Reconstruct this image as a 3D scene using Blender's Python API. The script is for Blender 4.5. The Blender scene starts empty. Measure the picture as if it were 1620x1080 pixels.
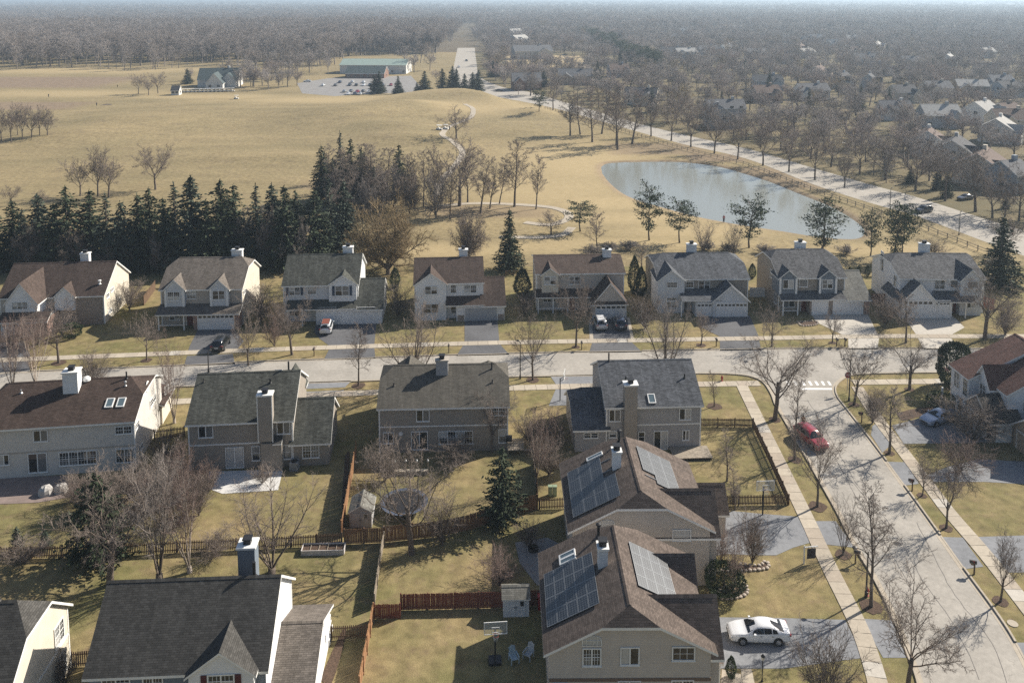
import bpy, math, random
import numpy as np
from mathutils import Vector, Matrix
random.seed(7)
R = math.radians
SC = bpy.context.scene
COL = SC.collection
# ------------------------------------------------------------------ camera (a drone 52 m up with a shifted lens)
FPX, PIT, HGT = 1350.0, R(6.2), 51.7
CYP = FPX * math.tan(PIT) - 5
cd = bpy.data.cameras.new('camera'); cam = bpy.data.objects.new('camera', cd); COL.objects.link(cam)
cam.location = (0, 0, HGT); cam.rotation_euler = (math.pi / 2 - PIT, 0, 0)
cd.sensor_width = 36; cd.lens = FPX / 1620 * 36; cd.shift_y = -(540 - CYP) / 1620
cd.clip_start = 1; cd.clip_end = 30000
SC.camera = cam
# ------------------------------------------------------------------ light
SUN_EL, SUN_AZ = R(34), R(59)            # azimuth clockwise from +Y
w = bpy.data.worlds.new('World'); SC.world = w; w.use_nodes = True
nt = w.node_tree; nt.nodes.clear()
sk = nt.nodes.new('ShaderNodeTexSky'); sk.sky_type = 'NISHITA'; sk.sun_disc = False
sk.sun_elevation = SUN_EL; sk.sun_rotation = SUN_AZ; sk.air_density = 1.0; sk.dust_density = 1.6; sk.ozone_density = 1.5
bg = nt.nodes.new('ShaderNodeBackground'); bg.inputs['Strength'].default_value = 0.065
wo = nt.nodes.new('ShaderNodeOutputWorld')
nt.links.new(sk.outputs[0], bg.inputs[0]); nt.links.new(bg.outputs[0], wo.inputs[0])
sl = bpy.data.lights.new('sun', 'SUN'); sl.energy = 5.0; sl.angle = R(0.5); sl.color = (1.0, 0.93, 0.82)
so = bpy.data.objects.new('sun', sl); COL.objects.link(so)
sd = Vector((math.sin(SUN_AZ) * math.cos(SUN_EL), math.cos(SUN_AZ) * math.cos(SUN_EL), math.sin(SUN_EL)))
so.rotation_euler = sd.to_track_quat('Z', 'Y').to_euler(); so.location = sd * 200
SC.view_settings.view_transform = 'Standard'; SC.view_settings.look = 'None'
SC.view_settings.gamma = 1; SC.view_settings.use_curve_mapping = False; SC.view_settings.exposure = 0.76
cy = SC.cycles
cy.use_denoising = False; cy.max_bounces = 5; cy.diffuse_bounces = 2; cy.glossy_bounces = 2; cy.transmission_bounces = 3
cy.volume_bounces = 0; cy.transparent_max_bounces = 6; cy.caustics_reflective = False; cy.caustics_refractive = False
cy.use_adaptive_sampling = True; cy.adaptive_threshold = 0.006
SC.render.use_persistent_data = False
HAZE = 0.00022

# ------------------------------------------------------------------ picture pixel (1620 x 1080) <-> place
CP, SP = math.cos(PIT), math.sin(PIT)
def ray(x, y):
    dx = (x - 810) / FPX; dd = (y - CYP) / FPX
    return Vector((dx, CP - dd * SP, -(SP + dd * CP)))
def G(x, y, z=0.0):
    d = ray(x, y); t = (HGT - z) / -d.z
    return Vector((d.x * t, d.y * t, z))
def zat(y, Y):                                   # height seen at picture row y at ground distance Y
    d = ray(810, y); return HGT + d.z * Y / d.y
def xat(x, y, Y):
    d = ray(x, y); return d.x * Y / d.y
def mpp(y, z=0.0):                               # metres per picture pixel across, at ground row y
    return (G(811, y, z) - G(810, y, z)).length

# ------------------------------------------------------------------ object helpers
def tag(o, label=None, cat=None, group=None, kind=None):
    if label: o['label'] = label
    if cat: o['category'] = cat
    if group: o['group'] = group
    if kind: o['kind'] = kind
    return o
def empty(name, loc=(0, 0, 0), rz=0, label=None, cat=None, group=None):
    o = bpy.data.objects.new(name, None); COL.objects.link(o)
    o.empty_display_size = .3
    o.location = loc; o.rotation_euler = (0, 0, rz)
    return tag(o, label, cat, group)
def link(name, me, parent=None, loc=None, rot=None, sca=None, mat4=None):
    o = bpy.data.objects.new(name, me); COL.objects.link(o)
    if parent: o.parent = parent
    if mat4 is not None: o.matrix_local = mat4
    if loc is not None: o.location = loc
    if rot is not None: o.rotation_euler = rot
    if sca is not None: o.scale = sca
    return o
def copy_tree(o, parent=None):
    c = o.copy(); COL.objects.link(c)
    if parent: c.parent = parent; c.matrix_parent_inverse = o.matrix_parent_inverse
    for ch in o.children: copy_tree(ch, c)
    return c

ORD = 'first second third fourth fifth sixth seventh eighth ninth tenth eleventh twelfth thirteenth fourteenth fifteenth sixteenth seventeenth eighteenth nineteenth twentieth twenty-first twenty-second twenty-third twenty-fourth twenty-fifth'.split()
class MB:
    """collects faces of one mesh"""
    def __init__(s): s.v = []; s.f = []; s.m = []; s.uv = []
    def face(s, pts, m=0, uv=None):
        b = len(s.v); s.v += [tuple(p) for p in pts]; s.f.append(tuple(range(b, b + len(pts)))); s.m.append(m)
        s.uv.append(uv if uv else [(0, 0)] * len(pts))
    def box(s, x0, x1, y0, y1, z0, z1, m=0, T=None, top=None):
        P = [(x0, y0, z0), (x1, y0, z0), (x1, y1, z0), (x0, y1, z0), (x0, y0, z1), (x1, y0, z1), (x1, y1, z1), (x0, y1, z1)]
        if T is not None: P = [tuple(T @ Vector(p)) for p in P]
        b = len(s.v); s.v += P
        for i, q in enumerate(((0, 3, 2, 1), (4, 5, 6, 7), (0, 1, 5, 4), (1, 2, 6, 5), (2, 3, 7, 6), (3, 0, 4, 7))):
            s.f.append(tuple(b + k for k in q)); s.m.append(top if (top is not None and i == 1) else m); s.uv.append([(P[k][0], P[k][1]) for k in q])
    def prism(s, poly, z0, z1, m=0, mtop=None):           # poly: list of (x,y), counter-clockwise or not
        a = sum(poly[i][0] * poly[(i + 1) % len(poly)][1] - poly[(i + 1) % len(poly)][0] * poly[i][1] for i in range(len(poly)))
        if a < 0: poly = poly[::-1]
        n = len(poly)
        s.face([(p[0], p[1], z1) for p in poly], m if mtop is None else mtop)
        s.face([(p[0], p[1], z0) for p in poly[::-1]], m)
        for i in range(n):
            p, q = poly[i], poly[(i + 1) % n]
            s.face([(p[0], p[1], z0), (q[0], q[1], z0), (q[0], q[1], z1), (p[0], p[1], z1)], m)
    def tube(s, pts, rad, n=8, m=0, cap=True):
        pts = [Vector(p) for p in pts]; rings = []
        if not hasattr(rad, '__len__'): rad = [rad] * len(pts)
        for i, p in enumerate(pts):
            d = (pts[min(i + 1, len(pts) - 1)] - pts[max(i - 1, 0)]).normalized()
            a = d.orthogonal().normalized() if abs(d.z) < .9 else Vector((1, 0, 0)).cross(d).normalized()
            b_ = d.cross(a)
            k = len(s.v); rings.append(k)
            for j in range(n):
                t = 2 * math.pi * j / n; s.v.append(tuple(p + (a * math.cos(t) + b_ * math.sin(t)) * rad[i]))
        for i in range(len(pts) - 1):
            for j in range(n):
                q = (rings[i] + j, rings[i] + (j + 1) % n, rings[i + 1] + (j + 1) % n, rings[i + 1] + j)
                s.f.append(q); s.m.append(m); s.uv.append([(0, 0)] * 4)
        if cap:
            s.f.append(tuple(rings[-1] + j for j in range(n))); s.m.append(m); s.uv.append([(0, 0)] * n)
            s.f.append(tuple(rings[0] + j for j in range(n - 1, -1, -1))); s.m.append(m); s.uv.append([(0, 0)] * n)
    def lathe(s, prof, n=12, m=0, c=(0, 0, 0)):            # prof: (radius, z)
        s.tube([(c[0], c[1], c[2] + z) for r, z in prof], [max(r, .002) for r, z in prof], n, m)
    def mesh(s, name, mats, smooth=False):
        me = bpy.data.meshes.new(name); me.from_pydata(s.v, [], s.f)
        for m in mats: me.materials.append(m)
        me.polygons.foreach_set('material_index', s.m)
        ul = me.uv_layers.new(name='UVMap')
        ul.data.foreach_set('uv', [c for f in s.uv for p in f for c in p])
        if smooth: me.polygons.foreach_set('use_smooth', [True] * len(s.f))
        me.update(); return me
    def build(s, name, mats, parent=None, **k):
        if not isinstance(mats, (list, tuple)): mats = [mats]
        sm = k.pop('smooth', False)
        return link(name, s.mesh(name, mats, sm), parent, **k)

# ------------------------------------------------------------------ materials
def newmat(name):
    m = bpy.data.materials.new(name); m.use_nodes = True
    t = m.node_tree; return m, t, t.nodes['Principled BSDF'], t.nodes.new, t.links.new
def rgba(c): return (c[0], c[1], c[2], 1)
def M(name, col, rough=.8, var=.12, scale=2.0, bump=0.0, bscale=None, spec=.3, metal=0, world=False, col2=None, detail=4, coat=0):
    m, t, b, N, L = newmat(name)
    b.inputs['Roughness'].default_value = rough; b.inputs['Specular IOR Level'].default_value = spec; b.inputs['Metallic'].default_value = metal
    if coat: b.inputs['Coat Weight'].default_value = coat; b.inputs['Coat Roughness'].default_value = .04
    if var == 0 and not bump: b.inputs['Base Color'].default_value = rgba(col); return m
    if world: src = N('ShaderNodeNewGeometry').outputs['Position']
    else: src = N('ShaderNodeTexCoord').outputs['Object']
    n = N('ShaderNodeTexNoise'); n.inputs['Scale'].default_value = scale; n.inputs['Detail'].default_value = detail; L(src, n.inputs['Vector'])
    mr = N('ShaderNodeMapRange'); mr.inputs[1].default_value = .3; mr.inputs[2].default_value = .7; L(n.outputs['Fac'], mr.inputs[0])
    mx = N('ShaderNodeMix'); mx.data_type = 'RGBA'; L(mr.outputs[0], mx.inputs[0])
    c2 = col2 or tuple(min(1, c * (1 + var)) for c in col); c1 = col if col2 else tuple(c * (1 - var) for c in col)
    mx.inputs[6].default_value = rgba(c1); mx.inputs[7].default_value = rgba(c2)
    L(mx.outputs[2], b.inputs['Base Color'])
    if bump:
        n2 = N('ShaderNodeTexNoise'); n2.inputs['Scale'].default_value = bscale or scale * 8; n2.inputs['Detail'].default_value = 6; L(src, n2.inputs['Vector'])
        bp = N('ShaderNodeBump'); bp.inputs['Strength'].default_value = bump; bp.inputs['Distance'].default_value = .05; L(n2.outputs['Fac'], bp.inputs['Height']); L(bp.outputs[0], b.inputs['Normal'])
    return m
def shingle(name, col, var=.22, streak=.22):
    m, t, b, N, L = newmat(name)
    b.inputs['Roughness'].default_value = .92; b.inputs['Specular IOR Level'].default_value = .15
    tc = N('ShaderNodeTexCoord')
    br = N('ShaderNodeTexBrick'); br.inputs['Scale'].default_value = 1; br.inputs['Brick Width'].default_value = .36; br.inputs['Row Height'].default_value = .15
    br.inputs['Mortar Size'].default_value = .012; br.inputs['Mortar Smooth'].default_value = .3; br.offset = .37
    br.inputs['Color1'].default_value = rgba([c * (1 - var) for c in col]); br.inputs['Color2'].default_value = rgba([c * (1 + var) for c in col])
    br.inputs['Mortar'].default_value = rgba([c * .35 for c in col]); L(tc.outputs['UV'], br.inputs['Vector'])
    n = N('ShaderNodeTexNoise'); n.inputs['Scale'].default_value = .45; n.inputs['Detail'].default_value = 5; L(tc.outputs['UV'], n.inputs['Vector'])
    mp = N('ShaderNodeMapping'); mp.inputs['Scale'].default_value = (2.2, .25, 1); L(tc.outputs['UV'], mp.inputs['Vector'])
    n3 = N('ShaderNodeTexNoise'); n3.inputs['Scale'].default_value = 1; n3.inputs['Detail'].default_value = 4; L(mp.outputs[0], n3.inputs['Vector'])
    ad = N('ShaderNodeMath'); ad.operation = 'ADD'; L(n.outputs['Fac'], ad.inputs[0]); L(n3.outputs['Fac'], ad.inputs[1])
    mr = N('ShaderNodeMapRange'); mr.inputs[1].default_value = .7; mr.inputs[2].default_value = 1.3; mr.inputs[3].default_value = 1 - streak; mr.inputs[4].default_value = 1 + streak; L(ad.outputs[0], mr.inputs[0])
    mx = N('ShaderNodeMix'); mx.data_type = 'RGBA'; mx.blend_type = 'MULTIPLY'; mx.inputs[0].default_value = 1
    L(br.outputs['Color'], mx.inputs[6]); L(mr.outputs[0], mx.inputs[7]); L(mx.outputs[2], b.inputs['Base Color'])
    bp = N('ShaderNodeBump'); bp.inputs['Strength'].default_value = .5; bp.inputs['Distance'].default_value = .02; L(br.outputs['Fac'], bp.inputs['Height']); bp.invert = True; L(bp.outputs[0], b.inputs['Normal'])
    return m
def siding(name, col, course=.13):
    m, t, b, N, L = newmat(name)
    b.inputs['Roughness'].default_value = .6; b.inputs['Specular IOR Level'].default_value = .25
    tc = N('ShaderNodeTexCoord'); sx = N('ShaderNodeSeparateXYZ'); L(tc.outputs['Object'], sx.inputs[0])
    dv = N('ShaderNodeMath'); dv.operation = 'DIVIDE'; dv.inputs[1].default_value = course; L(sx.outputs['Z'], dv.inputs[0])
    fr = N('ShaderNodeMath'); fr.operation = 'FRACT'; L(dv.outputs[0], fr.inputs[0])
    n = N('ShaderNodeTexNoise'); n.inputs['Scale'].default_value = .9; n.inputs['Detail'].default_value = 5; L(tc.outputs['Object'], n.inputs['Vector'])
    mr = N('ShaderNodeMapRange'); mr.inputs[1].default_value = .25; mr.inputs[2].default_value = .75; mr.inputs[3].default_value = .9; mr.inputs[4].default_value = 1.06; L(n.outputs['Fac'], mr.inputs[0])
    gt = N('ShaderNodeMapRange'); gt.inputs[1].default_value = .0; gt.inputs[2].default_value = .15; gt.inputs[3].default_value = .78; gt.inputs[4].default_value = 1; L(fr.outputs[0], gt.inputs[0])
    mu = N('ShaderNodeMath'); mu.operation = 'MULTIPLY'; L(mr.outputs[0], mu.inputs[0]); L(gt.outputs[0], mu.inputs[1])
    mx = N('ShaderNodeMix'); mx.data_type = 'RGBA'; mx.blend_type = 'MULTIPLY'; mx.inputs[0].default_value = 1; mx.inputs[6].default_value = rgba(col); L(mu.outputs[0], mx.inputs[7])
    L(mx.outputs[2], b.inputs['Base Color'])
    iv = N('ShaderNodeMath'); iv.operation = 'SUBTRACT'; iv.inputs[0].default_value = 1; L(fr.outputs[0], iv.inputs[1])
    bp = N('ShaderNodeBump'); bp.inputs['Strength'].default_value = .6; bp.inputs['Distance'].default_value = .02; L(iv.outputs[0], bp.inputs['Height']); L(bp.outputs[0], b.inputs['Normal'])
    return m
def brickmat(name, col):
    m, t, b, N, L = newmat(name); b.inputs['Roughness'].default_value = .9
    tc = N('ShaderNodeTexCoord'); mp = N('ShaderNodeMapping'); mp.inputs['Rotation'].default_value = (R(90), 0, 0); L(tc.outputs['Object'], mp.inputs['Vector'])
    br = N('ShaderNodeTexBrick'); br.inputs['Scale'].default_value = 1; br.inputs['Brick Width'].default_value = .3; br.inputs['Row Height'].default_value = .12; br.inputs['Mortar Size'].default_value = .012
    br.inputs['Color1'].default_value = rgba([c * .7 for c in col]); br.inputs['Color2'].default_value = rgba([c * 1.3 for c in col]); br.inputs['Mortar'].default_value = (.35, .33, .3, 1)
    L(mp.outputs[0], br.inputs['Vector']); L(br.outputs['Color'], b.inputs['Base Color'])
    return m
def grassmat(name, a, b_, c, sc=.12, attr=False):
    """dormant turf: straw, olive and bare brown mixed at several sizes, with blade grain"""
    m, t, b, N, L = newmat(name); b.inputs['Roughness'].default_value = .95; b.inputs['Specular IOR Level'].default_value = .1
    p = N('ShaderNodeNewGeometry').outputs['Position']
    def noise(s, d=5):
        n = N('ShaderNodeTexNoise'); n.inputs['Scale'].default_value = s; n.inputs['Detail'].default_value = d; n.inputs['Roughness'].default_value = .6; L(p, n.inputs['Vector']); return n.outputs['Fac']
    def rng(f, lo, hi):
        r_ = N('ShaderNodeMapRange'); r_.inputs[1].default_value = lo; r_.inputs[2].default_value = hi; L(f, r_.inputs[0]); return r_.outputs[0]
    def mix(f, x, y, blend='MIX'):
        q = N('ShaderNodeMix'); q.data_type = 'RGBA'; q.blend_type = blend; L(f, q.inputs[0])
        for i, k in ((6, x), (7, y)):
            if isinstance(k, tuple): q.inputs[i].default_value = rgba(k)
            else: L(k, q.inputs[i])
        return q.outputs[2]
    big = mix(rng(noise(sc), .35, .65), a, b_)
    mid = mix(rng(noise(sc * 7), .52, .78), big, c)
    gr = N('ShaderNodeMapRange'); gr.inputs[1].default_value = .2; gr.inputs[2].default_value = .8; gr.inputs[3].default_value = .5; gr.inputs[4].default_value = 1.5; L(noise(13, 4), gr.inputs[0]); g2 = N('ShaderNodeMapRange'); g2.inputs[1].default_value = .3; g2.inputs[2].default_value = .7; g2.inputs[3].default_value = .68; g2.inputs[4].default_value = 1.25; L(noise(.9, 8), g2.inputs[0]); gm = N('ShaderNodeMath'); gm.operation = 'MULTIPLY'; L(gr.outputs[0], gm.inputs[0]); L(g2.outputs[0], gm.inputs[1])
    q = N('ShaderNodeMix'); q.data_type = 'RGBA'; q.blend_type = 'MULTIPLY'; q.inputs[0].default_value = 1; L(mid, q.inputs[6]); L(gm.outputs[0], q.inputs[7])
    out = q.outputs[2]
    if attr:
        mp = N('ShaderNodeMapping'); mp.inputs['Scale'].default_value = (.035, .11, 1); L(p, mp.inputs['Vector']); sn = N('ShaderNodeTexNoise'); sn.inputs['Scale'].default_value = 1; sn.inputs['Detail'].default_value = 8; sn.inputs['Roughness'].default_value = .65; L(mp.outputs[0], sn.inputs['Vector'])
        st_ = N('ShaderNodeMapRange'); st_.inputs[1].default_value = .3; st_.inputs[2].default_value = .7; st_.inputs[3].default_value = .85; st_.inputs[4].default_value = 1.12; L(sn.outputs['Fac'], st_.inputs[0]); qq = N('ShaderNodeMix'); qq.data_type = 'RGBA'; qq.blend_type = 'MULTIPLY'; qq.inputs[0].default_value = 1; L(out, qq.inputs[6]); L(st_.outputs[0], qq.inputs[7]); out = qq.outputs[2]
        at = N('ShaderNodeAttribute'); at.attribute_name = 'tone'
        out = mix(rng(at.outputs['Fac'], 0, 1), out, mix(rng(noise(.5), .3, .7), (.365, .285, .155), (.43, .335, .19)))
        a3 = N('ShaderNodeAttribute'); a3.attribute_name = 'suburb'; out = mix(rng(a3.outputs['Fac'], 0, 1), out, mix(rng(noise(.06), .35, .65), (.185, .148, .085), (.125, .108, .06)))
        a2 = N('ShaderNodeAttribute'); a2.attribute_name = 'reed'
        out = mix(rng(a2.outputs['Fac'], 0, 1), out, mix(rng(noise(.3), .3, .7), (.17, .125, .09), (.27, .20, .14)))
    L(out, b.inputs['Base Color'])
    bp = N('ShaderNodeBump'); bp.inputs['Strength'].default_value = .5; bp.inputs['Distance'].default_value = .08; L(noise(9, 6), bp.inputs['Height']); L(bp.outputs[0], b.inputs['Normal'])
    return m
def pavemat(name, col, var=.12, rough=.9, stain=.3, crack=False):
    m, t, b, N, L = newmat(name); b.inputs['Roughness'].default_value = rough; b.inputs['Specular IOR Level'].default_value = .2
    p = N('ShaderNodeNewGeometry').outputs['Position']
    def noise(s, d=5):
        n = N('ShaderNodeTexNoise'); n.inputs['Scale'].default_value = s; n.inputs['Detail'].default_value = d; L(p, n.inputs['Vector']); return n.outputs['Fac']
    def rng(f, lo, hi, x, y):
        r_ = N('ShaderNodeMapRange'); r_.inputs[1].default_value = lo; r_.inputs[2].default_value = hi; r_.inputs[3].default_value = x; r_.inputs[4].default_value = y; L(f, r_.inputs[0]); return r_.outputs[0]
    def mul(x, y):
        k = N('ShaderNodeMath'); k.operation = 'MULTIPLY'; L(x, k.inputs[0]); L(y, k.inputs[1]); return k.outputs[0]
    f = mul(rng(noise(.25), .3, .7, 1 - var, 1 + var), rng(noise(2.2), .3, .75, 1 + var * .6, 1 - stain * .5))
    f = mul(f, rng(noise(30, 2), .3, .7, .86, 1.14))
    if crack:
        v = N('ShaderNodeTexVoronoi'); v.feature = 'DISTANCE_TO_EDGE'; v.inputs['Scale'].default_value = .06
        nn = N('ShaderNodeTexNoise'); nn.inputs['Scale'].default_value = .6; nn.inputs['Detail'].default_value = 4; L(p, nn.inputs['Vector'])
        ad = N('ShaderNodeVectorMath'); ad.operation = 'MULTIPLY_ADD'; L(nn.outputs['Color'], ad.inputs[0]); ad.inputs[1].default_value = (3, 3, 0); L(p, ad.inputs[2])
        L(ad.outputs[0], v.inputs['Vector']); f = mul(f, rng(v.outputs['Distance'], -.0002, .0012, .6, 1))
    q = N('ShaderNodeMix'); q.data_type = 'RGBA'; q.blend_type = 'MULTIPLY'; q.inputs[0].default_value = 1; q.inputs[6].default_value = rgba(col); L(f, q.inputs[7]); L(q.outputs[2], b.inputs['Base Color'])
    return m
def glass(name, col, rough=.06, alpha=1):
    m, t, b, N, L = newmat(name); b.inputs['Alpha'].default_value = alpha; b.inputs['Base Color'].default_value = rgba(col); b.inputs['Roughness'].default_value = rough; b.inputs['Specular IOR Level'].default_value = .6
    return m

GRASS_LAWN = grassmat('lawn', (.262, .202, .104), (.165, .150, .064), (.20, .147, .088))
GRASS_GOLF = grassmat('golf turf', (.285, .224, .122), (.232, .188, .102), (.205, .160, .096), sc=.03, attr=True)
GROUND_FAR = grassmat('wooded ground', (.14, .112, .075), (.105, .086, .06), (.18, .145, .09), sc=.012); GRASS_SUB = grassmat('suburb turf', (.185, .148, .085), (.125, .108, .06), (.15, .115, .075), sc=.05)
ROAD = pavemat('aged asphalt road', (.345, .32, .282), .13, crack=True)
ROAD_FAR = pavemat('pale concrete road', (.37, .34, .295), .08)
ASPHALT = pavemat('grey asphalt drive', (.215, .22, .23), .14)
ASPHALT_DARK = pavemat('dark asphalt drive', (.115, .115, .12), .14)
CONCRETE = pavemat('concrete', (.40, .35, .28), .08)
CONCRETE_N = pavemat('newer concrete', (.47, .435, .38), .06)
WHITE_LINE = pavemat('road paint', (.78, .77, .74), .08)
WHITE = M('white trim', (.72, .72, .70), .5, .05, 1.5)
GLASS = glass('window glass', (.018, .02, .024)); GLASS2 = glass('curtained window', (.14, .145, .15), .12); BLIND = glass('window blind', (.42, .42, .41), .25)
SKYGL = glass('skylight glass', (.10, .14, .16), .05)
BLACK = M('black metal', (.02, .02, .022), .5, .1)
DARKMETAL = M('dark metal', (.06, .055, .05), .5, .1); GALV = M('galvanised', (.45, .45, .45), .45, .1, metal=.6)
BARK = M('bark', (.13, .104, .084), .95, .3, 6, .6, 20); TWIG = M('twigs', (.20, .163, .138), .95, .25, .8)
FTWIG = [M('hazy twigs a', (.27, .235, .215), .95, .2, .3), M('hazy twigs b', (.235, .20, .178), .95, .2, .3), M('hazy twigs c', (.25, .20, .18), .95, .2, .3), M('hazy twigs d', (.30, .265, .245), .95, .2, .3)]; FBARK = M('far bark', (.17, .145, .125), .95, .2, 2); BARK_PALE = M('pale bark', (.34, .29, .245), .9, .45, 5, .5, 15); TWIG_RED = M('reddish twigs', (.19, .138, .118), .95, .2, .8)  # far twigs and bark made paler, distance haze put into their colour
TWIG_TAN = M('tan twigs', (.21, .155, .085), .95, .25, .8); TWIG_GREY = M('grey twigs', (.225, .195, .175), .95, .25, .6)
SPRUCE = M('spruce needles', (.032, .045, .022), .85, .45, 1.3); SPRUCE_B = M('bluish spruce needles', (.046, .06, .042), .85, .4, 1.3)
PINE = M('pine needles', (.05, .07, .032), .85, .45, 1.3); HEDGE = M('evergreen leaves', (.038, .055, .022), .75, .5, 2.0)
WOOD_BR = M('weathered brown wood', (.125, .08, .05), .9, .35, 4); WOOD_RED = M('red stained wood', (.15, .052, .034), .85, .3, 4)
WOOD_OR = M('orange cedar wood', (.30, .165, .085), .85, .3, 4); WOOD_CED = M('brown cedar wood', (.20, .115, .066), .85, .3, 4); WOOD_GR = M('grey weathered wood', (.27, .23, .18), .9, .3, 4)
MULCH = M('mulch', (.085, .055, .038), .95, .4, 6, .8, 30)
RED = M('red paint', (.32, .03, .03), .4, .08)
# ------------------------------------------------------------------ vegetation generators
def unit(v): return v / (np.linalg.norm(v) + 1e-9)
def grow(rng, p, d, L, r, lvl, S, out):
    sp = S[lvl]; n = sp['seg']; pts = [p]; ds = [d]
    for i in range(n):
        d = unit(d + rng.normal(0, sp['wob'], 3) + np.array((0, 0, sp['up'])))
        p = p + d * L / n; pts.append(p); ds.append(d)
    e = sp.get('end', .25)
    rad = [r * (1 - (1 - e) * (i / n) ** sp.get('tp', 1)) for i in range(n + 1)]
    out.append((lvl, pts, rad))
    if lvl + 1 >= len(S): return
    c = S[lvl + 1]; k = c['n']; az = rng.uniform(0, 6.28)
    for j in range(k):
        t = c['st'] + (1 - c['st']) * ((j + rng.uniform(.1, .9)) / k)
        f = t * n; i = min(int(f), n - 1); q = pts[i] + (pts[i + 1] - pts[i]) * (f - i); dd = ds[i + 1]
        az += 2.4 + rng.uniform(-.5, .5)
        a = unit(np.cross(dd, (.31, .87, .4) if abs(dd[2]) > .8 else (0, 0, 1))); b = np.cross(dd, a)
        th = R(rng.uniform(*c['ang'])) * (1 - c.get('close', 0) * t)
        nd = dd * math.cos(th) + (a * math.cos(az) + b * math.sin(az)) * math.sin(th)
        ln = L * rng.uniform(*c['rat']) * (1 - c.get('sh', .45) * t)
        rr = max(min(rad[i] * .85, r * c['rr'] * (1 - .5 * t)), c['rmin'])
        grow(rng, q, unit(nd), ln, rr, lvl + 1, S, out)
def segs_mesh(name, segs, mats, midx, sides):
    """many tapered prisms from (p0,p1,r0,r1) arrays"""
    P0 = np.array([s[0] for s in segs]); P1 = np.array([s[1] for s in segs]); R0 = np.array([s[2] for s in segs]); R1 = np.array([s[3] for s in segs])
    n = len(segs); d = P1 - P0; d /= np.linalg.norm(d, axis=1)[:, None] + 1e-9
    h = np.where(np.abs(d[:, 2:3]) > .8, np.array([[1., .3, 0]]), np.array([[0., 0, 1]]))
    a = np.cross(d, h); a /= np.linalg.norm(a, axis=1)[:, None] + 1e-9; b = np.cross(d, a)
    V = np.zeros((n, 2 * sides, 3))
    for k in range(sides):
        t = 2 * math.pi * k / sides; o = a * math.cos(t) + b * math.sin(t)
        V[:, k] = P0 + o * R0[:, None]; V[:, sides + k] = P1 + o * R1[:, None]
    base = (np.arange(n) * 2 * sides)[:, None]
    F = np.concatenate([base + np.array([[k, (k + 1) % sides, sides + (k + 1) % sides, sides + k]]) for k in range(sides)], axis=1).reshape(-1, 4)
    return raw_mesh(name, V.reshape(-1, 3), F, mats, np.repeat(np.array(midx), sides))
def raw_mesh(name, V, F, mats, mi=None):
    me = bpy.data.meshes.new(name); nf, k = F.shape
    me.vertices.add(len(V)); me.vertices.foreach_set('co', V.astype(np.float32).ravel())
    me.loops.add(nf * k); me.loops.foreach_set('vertex_index', F.astype(np.int32).ravel())
    me.polygons.add(nf); me.polygons.foreach_set('loop_start', np.arange(nf, dtype=np.int32) * k)
    for m in mats: me.materials.append(m)
    if mi is not None: me.polygons.foreach_set('material_index', np.asarray(mi, dtype=np.int32))
    me.update(calc_edges=True); return me
def L_(n, st, ang, rat, seg, wob, up, rr, rmin, sh=.45, end=.3, close=0, tp=1):
    return dict(n=n, st=st, ang=ang, rat=rat, seg=seg, wob=wob, up=up, rr=rr, rmin=rmin, sh=sh, end=end, close=close, tp=tp)
T0 = lambda seg=6, wob=.05, end=.5, up=.02: dict(seg=seg, wob=wob, up=up, end=end)
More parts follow.
